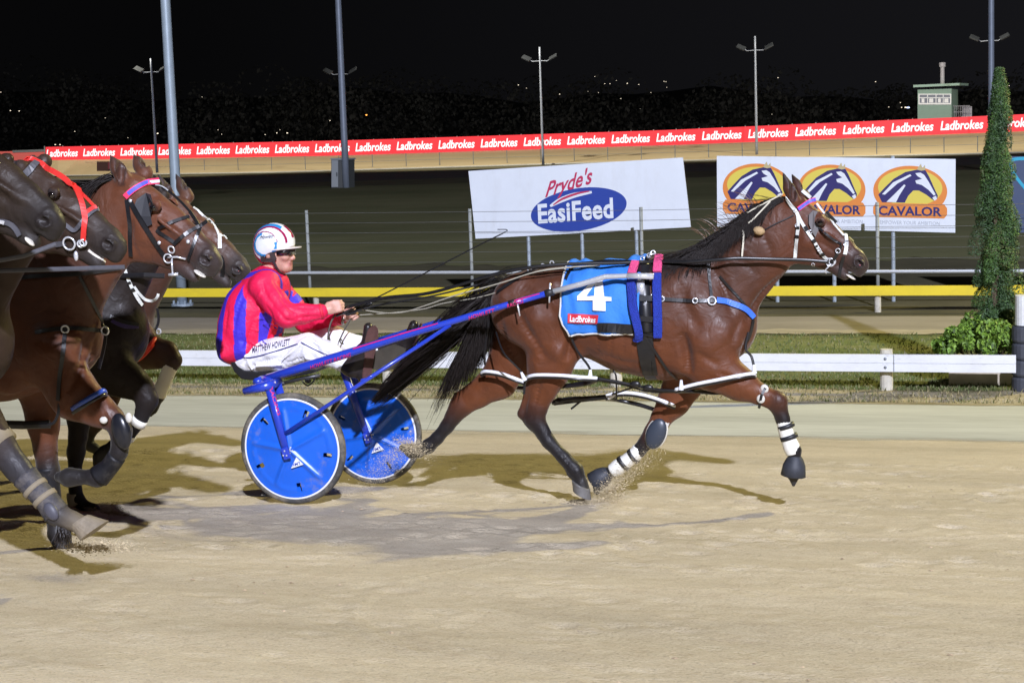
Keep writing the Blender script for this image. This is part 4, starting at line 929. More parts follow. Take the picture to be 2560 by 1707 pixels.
SCULPT = [([(1706, 830), (1716, 880), (1722, 935)], .032, -.034), ([(1760, 862)], .08, .014), ([(1775, 660), (1812, 720), (1832, 790)], .03, -.013), ([(1955, 690), (1905, 740), (1862, 806)], .026, -.020),
 ([(1880, 590), (1800, 680)], .045, .010), ([(1845, 640), (1900, 690)], .03, -.006), ([(1427, 820), (1424, 870), (1412, 905)], .032, -.026), ([(1285, 760), (1322, 830), (1370, 905)], .030, -.018), ([(1395, 885)], .05, .014), ([(1385, 706)], .045, .014), ([(1310, 725)], .06, -.008),
 ([(1250, 790), (1262, 850), (1300, 920)], .03, -.014), ([(1335, 900), (1352, 950)], .03, .008), ([(1352, 950), (1338, 1012)], .013, -.008), ([(1322, 985), (1312, 1030)], .010, -.005), ([(1385, 1112), (1430, 1168)], .008, -.004), ([(1740, 880), (1800, 915)], .025, -.010), ([(1790, 930), (1860, 955)], .014, -.007), ([(1845, 860)], .04, .012), ([(1870, 840), (1850, 890)], .02, -.01),
 ([(1480, 880), (1560, 905), (1640, 915)], .03, -.006), ([(1450, 800), (1462, 850)], .03, -.007), ([(2012, 612)], .045, .007), ([(2046, 596), (2040, 630), (2070, 650)], .012, -.007), ([(2000, 550), (1984, 590), (1992, 640)], .014, -.009), ([(2080, 585), (2120, 625)], .014, -.005), ([(2100, 650), (2125, 672)], .010, -.004)]+[([(1830, 600), (1790, 660), (1765, 700)], .03, -.008), ([(1900, 560), (1930, 640)], .02, -.006), ([(1700, 700), (1720, 780), (1760, 830)], .035, -.010), ([(1680, 720)], .06, .010), ([(1850, 800), (1830, 850)], .025, -.010), ([(1280, 700), (1340, 740), (1395, 800)], .03, -.008), ([(1340, 800)], .06, .012), ([(1255, 740)], .04, .010)]+[([(1500+32*k, 825), (1492+32*k, 890)], .012, -.0035) for k in range(4)]
L0 = [horse_nodes(YL, x) for x in (TRUNK, NECK, HEAD, JAW, LIP)]
LL = [horse_nodes(YL, x) for x in (NH, FH, NF, FF)]
lead = build_horse('harness_horse', YL, *L0, LL, [NHH, FHH, NFH, FFH], [((1986, 502), (1957, 432), -.05), ((2012, 494), (1979, 436), .055)], EYEP, NOSP, BAY,
    'bay harness horse in full view wearing a blue number 4 cloth', sculpt=[(a, b, c*1.25) for a, b, c in SCULPT]+HEADSC, vox=.0075, extra=[((1322, 975), (1306, 1034), 9, 12, -.12), ((1306, 1034), (1330, 1066), 12, 9, -.12), ((1350, 1090), (1425, 1160), 6, 6, -.12), ((1205, 962), (1147, 990), 10, 11, .14), ((1147, 990), (1122, 1040), 11, 8, .14), ((1428, 1182), (1438, 1192), 10, 8, -.12)])
hr = lead.root; LBV = lead.bv
# ---- mane and tail
CREST = [(1968, 494), (1935, 507), (1905, 520), (1870, 543), (1830, 578), (1790, 607), (1745, 633), (1700, 648)]
def mane(Y, crest, bv, n, ln, seed, hang=.55, back=.8, up=.10, r=.0034):
    cp = [onY(*c, Y) for c in catmull([Vector((a, b, 0)) for a, b in crest], 6) for c in [(c.x, c.y)]]; mb = MB()
    def fn(rng):
        i = rng.randint(len(cp)-1); P = cp[i].lerp(cp[i+1], rng.rand())+Vector((0, rng.normal(-.008, .012), rng.uniform(-.02, .005)))
        d = (cp[min(i+1, len(cp)-1)]-cp[max(i-1, 0)]).normalized(); L = ln*rng.uniform(.5, 1.15); K = 7; out = [P]; fly = rng.rand() < up
        v = (d*back+Vector((0, -.35, .35 if fly else .05))).normalized(); cur = P.copy(); wv = rng.normal(0, .12)
        for k in range(K):
            t = (k+1)/K; g = Vector((rng.normal(0, .05), -.10, -hang*t*(0.05 if fly else 1.2))); v = (v+g*.6+Vector((0, 0, wv*math.sin(6*t)))*.5).normalized(); cur = cur+v*(L/K)
            if not fly:
                q = bv.find_nearest(cur)
                if q[0] is not None:
                    nn = q[1]; sd = (cur-q[0]).dot(nn)
                    if sd < .008: cur = q[0]+nn*(.008+.006*rng.rand())
                    elif sd > .03 and k > 1: cur = cur-nn*(sd-.03)*.6
            out.append(cur.copy())
        return out
    hairs(mb, None, n, 0, fn, r, seed=seed); return mb
mane(YL, CREST, LBV, 1500, .30, 31, hang=.55, back=.85, up=.03, r=.0021).build('mane', HAIR, hr, smooth=True)
mb = MB()
def fly(rng):
    px = rng.uniform(1770, 1900); P = onY(px, interp([(1700, 640), (1770, 612), (1830, 572), (1900, 522)], px), YL); K = 5; L = rng.uniform(.08, .2); v = Vector((rng.uniform(-.5, .05), rng.normal(0, .2), .8)).normalized(); out = [P]
    for k in range(K): v = (v+Vector((-.16, rng.normal(0, .05), -.1*k*.4))).normalized(); out.append(out[-1]+v*L/K)
    return out
hairs(mb, None, 60, 0, fly, .0014, seed=5); mb.build('mane_wisps', mat('brown_hair', (.12, .055, .025), .4), hr)
TAIL = [(1236, 738), (1200, 765), (1150, 806), (1095, 850), (1035, 900), (985, 950), (945, 985)]
tp = [onY(p.x, p.y, YL) for p in catmull([Vector((a, b, 0)) for a, b in TAIL], 5)]
def tailf(rng):
    n = len(tp); L = rng.uniform(.45, 1.0); wsp = rng.rand() < .3; a = rng.normal(0, 1)*(1.7 if rng.rand() < .12 else .95); b_ = rng.normal(0, 1); K = 10; out = []
    if wsp: L = rng.uniform(.2, .5)
    for k in range(K+1):
        t = L*k/K; f = t*(n-1); i = min(int(f), n-2); P = tp[i].lerp(tp[i+1], f-i); sp = .036+.11*math.sin(math.pi*min(1, t*.85+.08))
        up = Vector((.55, 0, .83)); q = P+up*(a*sp*.62-.02)+Vector((0, b_*sp*.7, 0))
        if wsp: q += Vector((.05*(k/K), rng.normal(0, .004), -.30*(k/K)**1.6))
        q += Vector((rng.normal(0, .003), rng.normal(0, .003), .016*math.sin(5*t+a*2)+.01*math.sin(9*t+b_*3)))
        out.append(q)
    return out
mb = MB(); hairs(mb, None, 5200, 0, tailf, .0020, seed=41); mb.build('tail', HAIR, hr, smooth=True)
# ---- saddle cloth (over both sides of the back), drawn edge by edge round the barrel
def cloth(bv, Y, xs, zlow, lift, cz, seed=1):
    """grid: columns along x; rows round the back from near-side hem over to the far-side hem"""
    rng = np.random.RandomState(seed); nx = len(xs); V = []; NR = 56
    for i, x in enumerate(xs):
        row = []
        c = Vector((x, Y, cz))
        for j in range(NR+1):
            t = -112+224*j/NR; d = Vector((0, math.sin(R_(t)), math.cos(R_(t)))); h = bv.ray_cast(c, d); r = h[3] if h[0] is not None else .3
            P = c+d*r; n = h[1] if h[0] is not None else d
            if n.dot(d) < 0: n = -n
            row.append((P, n, t))
        V.append(row)
    return V
xa = onY(1402, 740, YL-.26).x; xb = onY(1600, 740, YL-.24).x
xs_ = [xa+(xb-xa)*i/34 for i in range(35)]
G = cloth(LBV, YL, xs_, 0, 0, 1.12)
hem = []     # hem height per column: rounded rear corner
for i, x in enumerate(xs_):
    u = i/34; hp = 1403+197*u; e = 833-44*(1-math.sqrt(max(0, 1-max(0, 1-u/.26)**2)))
    hem.append(onY(hp, min(e, 833), YL-.27).z)
V = []; F = []; NR = 56
for i, row in enumerate(G):
    zs = hem[i]
    near = [q for q in row if q[2] <= 0 and q[0].z >= zs]; far = [q for q in row if q[2] > 0 and q[0].z >= zs]
    pts = [q for q in row if q[0].z >= zs]
    # resample to fixed count, hem exactly at zs
    P0 = [q[0] for q in pts]; N0 = [q[1] for q in pts]
    if P0: P0 = [Vector((P0[0].x, P0[0].y, zs))]+P0+[Vector((P0[-1].x, P0[-1].y, zs))]; N0 = [N0[0]]+N0+[N0[-1]]
    cum = [0]
    for a, b in zip(P0, P0[1:]): cum.append(cum[-1]+(b-a).length)
    for j in range(NR+1):
        s_ = cum[-1]*j/NR; k = max(0, min(len(cum)-2, int(np.searchsorted(cum, s_)-1))); f = (s_-cum[k])/max(1e-6, cum[k+1]-cum[k])
        p = P0[k].lerp(P0[k+1], f); n = (N0[k]*(1-f)+N0[k+1]*f).normalized(); u = i/34; v = abs(j/NR-.5)*2
        wr_ = .007*math.sin(15*u+5*v+2*math.sin(3*v))+.005*math.sin(27*u-9*v+2*math.sin(5*u))+.008*math.sin(9*u+14*v)*v+(.007*math.sin(26*u+3*math.sin(7*u))*max(0, 1-v*2.2)) 
        V.append(p+n*(.016+wr_+.010*v*v))
for i in range(34):
    for j in range(NR): a = i*(NR+1)+j; F.append((a, a+1, a+NR+2, a+NR+1))
CLB = mat('cloth_blue', (.03, .20, .68), .75, noise=.08, nscale=14, bump=.25, bscale=35)
mb = MB().add(V, F); co = mb.build('saddle_cloth', CLB, hr, smooth=True)
sm_ = co.modifiers.new('s', 'SOLIDIFY'); sm_.thickness = .005
CBV = BVHTree.FromPolygons([tuple(p) for p in V], F)
mb = MB(); edge = [V[j] for j in range(0, NR+1)]
rear = [V[j] for j in range(NR+1)]; low = [V[i*(NR+1)] for i in range(35)]; lowf = [V[i*(NR+1)+NR] for i in range(35)]
mb.tube(rear, .006, 6); mb.tube(low, .006, 6); mb.tube(lowf, .006, 6); mb.build('binding', mat('cloth_binding', (.62, .60, .54), .8), co)
WHC = mat('cloth_white', (.80, .80, .84), .7)
BVS = [CBV, LBV]
mb = MB(); decal(mb, poly2([(.50, 1.0), (.76, 1.0), (.80, .45), (1., .43), (1., .31), (.83, .30), (.83, -.02), (.48, .0), (.48, .32), (.02, .32), (.02, .46)]), [(1441, 700), (1529, 700), (1529, 776), (1441, 776)], CBV, YL, .007, 5)
four = mb.build('number', WHC, co)
mb = MB(); decal(mb, poly2([(.52, .83), (.52, .47), (.30, .47)]), [(1441, 700), (1529, 700), (1529, 776), (1441, 776)], CBV, YL, .010, 5); mb.build('number_gap', CLB, co)
mb = MB(); decal(mb, SQ, [(1420, 784), (1497, 787), (1495, 809), (1420, 807)], CBV, YL, .007, 6); mb.build('sponsor_patch', mat('patch_red', (.62, .03, .05), .6), co)
mb = MB(); decal(mb, text2d('Ladbrokes', .025, .15), [(1425, 788), (1492, 791), (1491, 806), (1425, 804)], CBV, YL, .011, 4); mb.build('lettering', WHC, co)
mb = MB(); strap(mb, [(1497, 818), (1540, 820), (1600, 822)], .058, BVS, YL, lift=.010); mb.build('hem_band', LEATH, co)
# ---- saddle, girth, fleece pads
FB = mat('fleece_blue', (.018, .045, .40), .95, noise=.25, nscale=90, bump=.9, bscale=160); FP_ = mat('fleece_pink', (.95, .10, .30), .95, noise=.2, nscale=90, bump=.9, bscale=160)
sd = MB(); strap(sd, [(1606, 660), (1608, 720), (1612, 790), (1614, 830)], .085, BVS, YL, .012, .008); so = sd.build('saddle', LEATH, hr, smooth=True)
for pts, wv, m_, nm in (([(1589, 662), (1586, 680), (1583, 697)], .050, FP_, 'pink_pad'), ([(1583, 698), (1586, 760), (1592, 815), (1595, 845)], .052, FB, 'blue_pad'), ([(1650, 648), (1645, 670), (1644, 688)], .054, FP_, 'pink_pad'), ([(1644, 689), (1644, 740), (1645, 800), (1645, 842)], .054, FB, 'blue_pad')):
    mb = MB(); strap(mb, pts, wv, BVS, YL, .030, .014); o_ = mb.build(nm, m_, so, smooth=False, bev=.009)
mb = MB()
for k in (0, 1, 2): strap(mb, [(1608+9*k, 815), (1612+9*k, 870), (1612+14*k, 935)], .026, LBV, YL, .005, .006)
gc = onY(1625, 800, YL); loop_on(mb, LBV, (gc.x, YL, gc.z), (1, 0, .05), .07, .006, .004, 48); mb.build('girth', LEATH, hr)
mb = MB()
for (a, b) in (((1600, 748), (1632, 748)), ((1602, 796), (1633, 798))): strap(mb, [a, ((a[0]+b[0])/2, a[1]), b], .034, BVS, YL, .02, .012)
strap(mb, [(1600, 834), (1616, 836), (1634, 838)], .008, BVS, YL, .01, .016); pieces(mb, 'keeper', LEATH, so)
mb = MB(); P = hit(BVS, 1601, 712, YL)[0]
mb.tube([P+Vector((-.02, -.03, .06)), P+Vector((0, -.03, .05)), P+Vector((.01, -.03, -.06))], .012, 8); mb.box(P+Vector((.01, -.035, -.02)), (.045, .02, .10))
for px, py in ((1608, 665), (1624, 640), (1634, 634), (1607, 648), (1620, 700), (1612, 757), (1634, 740)): mb.torus(hit(BVS, px, py, YL)[0]+Vector((0, -.015, .005)), .014, .004, (random.random()-.5, -1, .3), 14, 6)
mb.tube([onY(1618, 660, YL-.05), onY(1624, 637, YL-.04), onY(1640, 633, YL-.03)], .006, 6); pieces(mb, 'terret', STEEL, so, smooth=True)
# ---- breast collar, straps, hobbles
mb = MB(); strap(mb, [(1790, 751), (1815, 755), (1840, 762), (1866, 775), (1882, 795)], .034, LBV, YL, .008, .010); cc = mb.build('breast_collar', BLUEW, hr)
mb = MB(); strap(mb, [(1634, 746), (1690, 750), (1740, 752), (1785, 752)], .022, BVS, YL, .005, .01); strap(mb, [(1770, 655), (1773, 700), (1778, 748)], .018, LBV, YL, .004, .008)
strap(mb, [(1800, 690), (1840, 736), (1872, 778), (1882, 800)], .014, LBV, YL, .004, .008); strap(mb, [(1880, 800), (1874, 830), (1866, 850)], .022, LBV, YL, .004, .01)
strap(mb, [(1576, 790), (1620, 850), (1665, 915), (1692, 944)], .016, LBV, YL, .004, .012); pieces(mb, 'harness_strap', LEATH, cc)
mb = MB(); P, n = hit(LBV, 1778, 753, YL); mb.torus(P+n*.016, .024, .005, n, 20, 8)
for px, py in ((1738, 752), (1655, 748)): P, n = hit(LBV, px, py, YL); mb.torus(P+n*.016, .015, .004, n, 12, 6)
pieces(mb, 'ring', STEEL, cc, smooth=True)
HOBW = mat('hobble_white', (.78, .80, .84), .35, coat=.3); HOBB = mat('hobble_black', (.010, .010, .013), .3, coat=.3)
def hobble(pts, Yp, r=.0145, back=None, nm='hobble', mats=None):
    """a hobble loop: pale upper rim over a black lower rim, near side then far side behind the leg"""
    P = catmull([onY(x, y, Yp+d) for x, y, d in pts], 8); mb = MB(); mb.tube(P, r*.75, 8, flat=.7); h = mb.build(nm, (mats or (HOBW, HOBB))[0], hr_cur, smooth=True)
    mb = MB(); mb.tube([p+Vector((0, .004, -r*1.1)) for p in P], r*.62, 8, flat=.7)
    if back: mb.tube(catmull([onY(x, y, Yp+d) for x, y, d in back], 8), r*.9, 8, flat=.6)
    mb.build('hobble_lining', (mats or (HOBW, HOBB))[1], h, smooth=True); return h
hr_cur = hr
hobble([(1313, 950, -.17), (1322, 941, -.235), (1345, 937, -.265), (1400, 938, -.27), (1450, 942, -.25), (1493, 945, -.20)], YL, back=[(1493, 949, -.2), (1470, 958, -.05), (1400, 966, .0), (1330, 962, -.05), (1313, 952, -.17)])
hobble([(1203, 932, .0), (1215, 928, -.03), (1250, 933, -.05), (1285, 945, -.05), (1312, 955, -.03)], YL, back=[(1203, 936, .0), (1240, 952, .25), (1290, 968, .25), (1330, 968, .2), (1400, 965, .2), (1490, 952, .0)])
hobble([(1688, 974, -.235), (1740, 960, -.27), (1800, 948, -.27), (1850, 938, -.25), (1882, 934, -.2), (1889, 940, -.14)], YL, back=[(1889, 943, -.14), (1880, 968, -.02), (1800, 982, .0), (1740, 978, -.05), (1688, 978, -.23)])
hobble([(1515, 990, .02), (1540, 983, .03), (1575, 982, .03), (1620, 990, .03), (1670, 1007, .04), (1705, 1024, .10)], YL, back=[(1515, 996, .02), (1545, 1000, .22), (1600, 1012, .25), (1660, 1030, .22), (1705, 1030, .12)])
mb = MB()
for q, r in (([(1493, 946, -.2), (1545, 955, -.2), (1590, 964, -.2), (1640, 974, -.22), (1690, 977, -.235)], .010), ([(1493, 950, -.2), (1560, 962, -.18), (1620, 978, -.2), (1690, 980, -.23)], .006), ([(1380, 1006, .1), (1420, 998, .08), (1470, 996, .05), (1515, 992, .02)], .016), ([(1384, 1010, .12), (1450, 1002, .1), (1530, 993, .04)], .010), ([(1428, 1022, .1), (1455, 1000, .08)], .007),
             ([(1532, 925, -.1), (1540, 940, -.1), (1541, 975, -.05), (1541, 1000, .0)], .006), ([(1590, 966, -.2), (1560, 976, -.1), (1530, 986, .0)], .006)):
    mb.tube(catmull([onY(x, y, YL+d) for x, y, d in q], 6), r, 7, flat=.6)
for px, py, d in ((1588, 960, -.21), (1620, 969, -.21), (1400, 1001, .08), (1440, 998, .08)): P = onY(px, py, YL+d); mb.ell(P, (.035, .014, .02), 10, 6)
pieces(mb, 'hobble_strap', LEATH, hr, smooth=True)
mb = MB()
for q in ([(1428, 845, -.24), (1445, 880, -.22), (1468, 910, -.2), (1476, 925, -.2)], [(1222, 800, -.1), (1212, 880, -.05), (1212, 912, -.02)], [(1240, 830, -.20), (1258, 880, -.27), (1290, 915, -.27), (1305, 930, -.26)], [(1312, 950, -.2), (1310, 985, -.2)], [(1872, 830, -.12), (1864, 870, -.14), (1878, 890, -.16), (1884, 912, -.17)]):
    mb.tube(catmull([onY(x, y, YL+d) for x, y, d in q], 5), .008, 6, flat=.6)
pieces(mb, 'hobble_hanger', LEATH, hr)
mb = MB()
for a, b in (((1476, 924, -.21), (1475, 944, -.22)), ((1303, 930, -.265), (1312, 950, -.25)), ((1703, 950, -.26), (1703, 974, -.255)), ((1884, 912, -.17), (1886, 934, -.18)), ((1541, 985, .0), (1522, 993, .02))): mb.tube([onY(*a[:2], YL+a[2]), onY(*b[:2], YL+b[2])], [.008, .016], 8)
pieces(mb, 'hobble_clip', HOBW, hr)
def hoof(K, rk, T, Hh, Y, parent, m, wd=.056):
    k = onY(*K, Y); t = onY(*T, Y); h = onY(*Hh, Y); sd = (t-h).normalized(); yv = Vector((0, 1, 0)); mb = MB(); N = 24; vs = []; c = (t+h)/2; rkm = rk*mpp(k)
    dv_ = (k-c).normalized()
    for f in (0, .08, .5, .9, 1.0):
        ce_ = c.lerp(k, f); L_ = (t-h).length/2*(1-f)+rkm*f; W_ = wd*(1-f)+rkm*.92*f
        if f == .9: L_ *= 1.04; W_ *= 1.04
        for i in range(N):
            a = 2*math.pi*i/N; ca, sa = math.cos(a), math.sin(a); vs.append(ce_+sd*(L_*ca)+yv*(W_*sa*(1-.12*max(0, ca))))
    fs = [(j*N+i, j*N+(i+1) % N, (j+1)*N+(i+1) % N, (j+1)*N+i) for j in range(4) for i in range(N)]+[tuple(range(N)), tuple(range(4*N, 5*N))]
    return mb.add(vs, fs).build('hoof', m, parent, smooth=False)
HOOFG = mat('hoof_grey', (.13, .125, .12), .55, noise=.3, nscale=18, bump=.2, bscale=50); HOOFT = mat('hoof_tan', (.24, .20, .145), .6, noise=.3, nscale=16, bump=.25, bscale=40)
hoof((1452, 1209), 25, (1478, 1249), (1433, 1224), YL-.12, hr, HOOFG, .058)
# ---- boots on the legs
def legtube(px, Yp, grow, m, nm, parent, n=14, w=.95, k=4):
    P = [onY(x, y, Yp) for x, y, r in px]; rr = [r*mpp(p)+grow for (x, y, r), p in zip(px, P)]
    if k > 1 and len(P) > 2: P = catmull(P, k); rr = list(np.interp(np.linspace(0, 1, len(P)), np.linspace(0, 1, len(rr)), rr))
    mb = MB(); mb.tube(P, rr, n, flat=w); return mb.build(nm, m, parent, smooth=True)
BOOTW = mat('boot_white', (.78, .77, .70), .45, noise=.06, nscale=25)
yn = YL-.13
b1 = legtube([(1956, 1046, 15), (1962, 1068, 17), (1970, 1095, 17.5), (1979, 1118, 20), (1984, 1134, 17)], yn, .004, BOOTW, 'shin_boot', hr)
legtube([(1963.5, 1060, 17), (1967, 1070, 17.5)], yn, .011, BLACKP, 'boot_strap', b1); legtube([(1970.5, 1087, 18), (1974, 1097, 18.5)], yn, .011, BLACKP, 'boot_strap', b1)
bb = MB(); c0 = onY(1988, 1143, yn); c1 = onY(1983, 1187, yn); bb.lathe(c0, (c1-c0).normalized(), [(.036, -.01), (.052, .012), (.068, .05), (.076, .112), (.070, .115), (.055, .06)], 24); bb.build('bell_boot', mat('bell_rubber', (.030, .034, .045), .6, noise=.25, nscale=25), hr, smooth=True)
yfar = YL+.13
b2 = legtube([(1598, 1119, 15), (1590, 1133, 17), (1567, 1152, 17), (1546, 1167, 19), (1530, 1178, 16)], yfar, .004, BOOTW, 'shin_boot', hr)
legtube([(1587, 1137, 17), (1580, 1142, 17)], yfar, .010, BLACKP, 'boot_strap', b2); legtube([(1563, 1154, 17), (1556, 1160, 18)], yfar, .010, BLACKP, 'boot_strap', b2)
bb = MB(); c0 = onY(1520, 1181, yfar); c1 = onY(1487, 1206, yfar); bb.lathe(c0, (c1-c0).normalized(), [(.036, -.01), (.052, .012), (.066, .05), (.074, .112), (.068, .115), (.052, .06)], 24); bb.build('bell_boot', mat('bell_rubber', (.030, .034, .045), .6, noise=.25, nscale=25), hr, smooth=True)
mb = MB(); c = onY(1640, 1084, yfar-.055); ax = Matrix.Rotation(R_(22), 3, 'Y'); mb.ell(c, (.062, .028, .102), 20, 12, ax); kb = mb.build('knee_boot', mat('knee_boot', (.035, .045, .065), .38), hr, smooth=True)
mb = MB(); mb.ell(c+Vector((0, .016, 0)), (.069, .022, .109), 20, 12, ax); mb.build('knee_boot_edge', mat('fleece_cream', (.60, .58, .52), .9), kb, smooth=True)
legtube([(1668, 1074, 20), (1655, 1068, 25)], yfar, .012, mat('fleece_cream', (.6, .58, .52), .9), 'knee_strap', kb, k=1)
mb = MB()
for px, py in ((1911, 972), (1902, 997)): h_, n_ = hit(LBV, px, py, YL-.2); mb.ell(h_, (.026, .012, .028), 14, 8)
kp = pieces(mb, 'knee_strap', mat('fleece_cream', (.6, .58, .52), .9), hr, smooth=True)[0]
mb = MB(); strap(mb, [(1920, 962), (1910, 975), (1903, 990), (1899, 1016)], .016, LBV, YL-.15, .004, .013); mb.build('strap', LEATH, kp)
# ---- bridle
def bridle_white(bv, Y):
    br = MB(); HPX = 1
    strap(br, [(1966, 492), (1980, 515), (1993, 533), (1997, 560), (1994, 590), (1991, 620), (1986, 648)], .020, bv, Y, .005, .004)
    strap(br, [(1993, 535), (2008, 562), (2026, 590), (2045, 618), (2060, 640), (2070, 648)], .019, bv, Y, .005, .005)
    strap(br, [(2112, 586), (2116, 600), (2114, 625), (2112, 636)], .022, bv, Y, .005, .005)
    strap(br, [(2006, 478), (2028, 495)], .02, bv, Y, .005, .004)
    strap(br, [(2042, 508), (2070, 545), (2090, 570), (2108, 590)], .012, bv, Y, .005, .005)
    return br
bo = bridle_white(LBV, YL).build('bridle', BRACE, hr)
mb = MB()
for q in ([(1997, 567), (1996, 574)], [(1995, 588), (1994, 596)], [(2013, 566), (2019, 577)], [(2032, 598), (2037, 606)], [(2040, 612), (2043, 617)], [(2055, 631), (2059, 637)], [(2115, 602), (2115, 610)]): strap(mb, q, .022, LBV, YL, .004, .009, sub=3)
strap(mb, [(2036, 560), (2052, 575), (2080, 597), (2102, 612)], .014, LBV, YL, .004, .006)
strap(mb, [(2102, 612), (2098, 628), (2088, 645), (2078, 655)], .018, LBV, YL, .005, .006); strap(mb, [(2110, 640), (2104, 660), (2100, 680), (2098, 692)], .018, LBV, YL, .005, .006)
strap(mb, [(2120, 594), (2132, 606)], .012, LBV, YL, .004, .006); strap(mb, [(2066, 528), (2084, 548), (2092, 556)], .016, LBV, YL, .005, .01); pieces(mb, 'noseband', LEATH, bo)
mb = MB(); strap(mb, [(1994, 523), (2012, 511), (2030, 501), (2040, 499)], .026, LBV, YL, .004, .006); bb_ = mb.build('browband', mat('browband_red', (.75, .04, .12), .5), bo)
mb = MB(); strap(mb, [(1994, 523), (2012, 511), (2030, 501), (2040, 499)], .017, LBV, YL, .004, .0108); mb.build('browband_stripe', mat('browband_blue', (.09, .10, .70), .5), bb_)
mb = MB(); h_, n_ = hit(LBV, 2030, 556, YL); bl = [(2020, 537), (2030, 526), (2042, 528), (2034, 545), (2034, 562), (2044, 574), (2036, 592), (2028, 580), (2020, 560)]
pts = [hit(LBV, x, y, YL)[0]+Vector((.004, -.012, 0)) for x, y in bl]; mb.prism(pts, Vector((.004, -.006, 0))); mb.build('blinker', mat('blinker_grey', (.12, .11, .11), .6), bo)
mb = MB(); P, n = hit(LBV, 2076, 655, YL); P = P+n*.012; mb.torus(P, .024, .0042, n, 24, 8); mb.torus(P+Vector((.012, 0, .004)), .019, .0035, n, 24, 8)
P2_, n2 = hit(LBV, 2096, 626, YL); mb.torus(P2_+n2*.012, .014, .003, n2, 18, 8); P3_, n3 = hit(LBV, 1988, 528, YL); mb.ell(P3_+n3*.008, (.014, .007, .014), 12, 8)
for px, py in ((2026, 580), (2050, 624), (1993, 564), (2114, 612), (2034, 659)): q, n = hit(LBV, px, py, YL); mb.torus(q+n*.012, .010, .0026, n, 10, 6)
mb.tube([onY(2078, 660, YL-.07), onY(2062, 676, YL-.06), onY(2066, 684, YL-.06)], .004, 6); pieces(mb, 'bit_ring', STEEL, bo, smooth=True)
mb = MB(); strap(mb, [(1962, 496), (1925, 512), (1895, 528), (1874, 540)], .009, LBV, YL, .004, .034); strap(mb, [(1930, 511), (1905, 535), (1885, 555), (1875, 562)], .009, LBV, YL, .004, .034); strap(mb, [(1860, 575), (1863, 590), (1858, 620), (1855, 640)], .010, LBV, YL, .004, .030)
mb.tube(catmull([onY(1770, 603, YL), onY(1740, 615, YL), onY(1700, 630, YL), onY(1660, 642, YL)], 4), .008, 6); mb.tube([onY(1752, 609, YL-.02), onY(1700, 634, YL-.02), onY(1660, 643, YL-.02)], .005, 6)
pieces(mb, 'check_rein', mat('cord_cream', (.62, .58, .46), .7), bo)
mb = MB(); q, n = hit(LBV, 1897, 580, YL); mb.ell(q+n*.03, (.036, .03, .026), 14, 10, Matrix.Rotation(.25, 3, 'Y')); eb = mb.build('ear_plug', mat('plug_tan', (.42, .29, .15), .85, bump=.4), bo, smooth=True)
mb = MB(); strap(mb, [(1905, 580), (1935, 562), (1965, 548), (1985, 538)], .006, LBV, YL, .004, .008); mb.build('cord', LEATH, eb)
mb = MB(); J = L0[3][-1][0]; mb.ell(J+Vector((.035, -.012, -.004)), (.034, .036, .007), 12, 8, Matrix.Rotation(.55, 3, 'Y')); mb.build('teeth', mat('foam_white', (.72, .68, .6), .6, bump=.5), hr, smooth=True)
# back strap and crupper
mb = MB(); strap(mb, [(1590, 658), (1520, 655), (1450, 662), (1400, 665), (1340, 676), (1290, 700), (1245, 732)], .022, BVS, YL, .005, .008); strap(mb, [(1450, 664), (1430, 672), (1412, 700)], .02, BVS, YL, .004, .01); pieces(mb, 'crupper_strap', LEATH, so)
mb = MB()
for px, py in ((1348, 668), (1358, 664), (1380, 662), (1325, 678)): q, n = hit(LBV, px, py, YL); mb.torus(q+n*.012, .012, .004, (0, 1, .2), 10, 6)
pieces(mb, 'buckle', STEEL, so)
# ================================================================== SULKY
SBL = mat('sulky_blue', (.020, .052, .46), .28, coat=.6, noise=.06, nscale=8); SPK = mat('sulky_pink', (.65, .02, .16), .4); ALU = mat('aluminium', (.60, .62, .65), .3, metal=.4)
DISC = mat('disc_blue', (.010, .115, .62), .33, coat=.3, noise=.10, nscale=5, bump=.06, bscale=8); TYRE = mat('tyre', (.055, .054, .052), .75, noise=.25, nscale=14); RIMW = mat('rim_white', (.74, .75, .78), .35)
mix_in(DISC, (.30, .26, .19), 9, .56, .75, .55); mix_in(TYRE, (.33, .28, .20), 7, .45, .7, .6); mix_in(DISC, (.3, .26, .19), 70, .66, .72, .8)
Y1 = 9.74; Y2 = 10.92; WR = .352
su = thing('sulky', (onZ(733, 1264, 0).x, YL, gz(YL)), 'blue two-wheeled sulky with disc wheels behind the number 4 horse', 'sulky')
def xz(px, py, Y): return onY(px, py, Y)
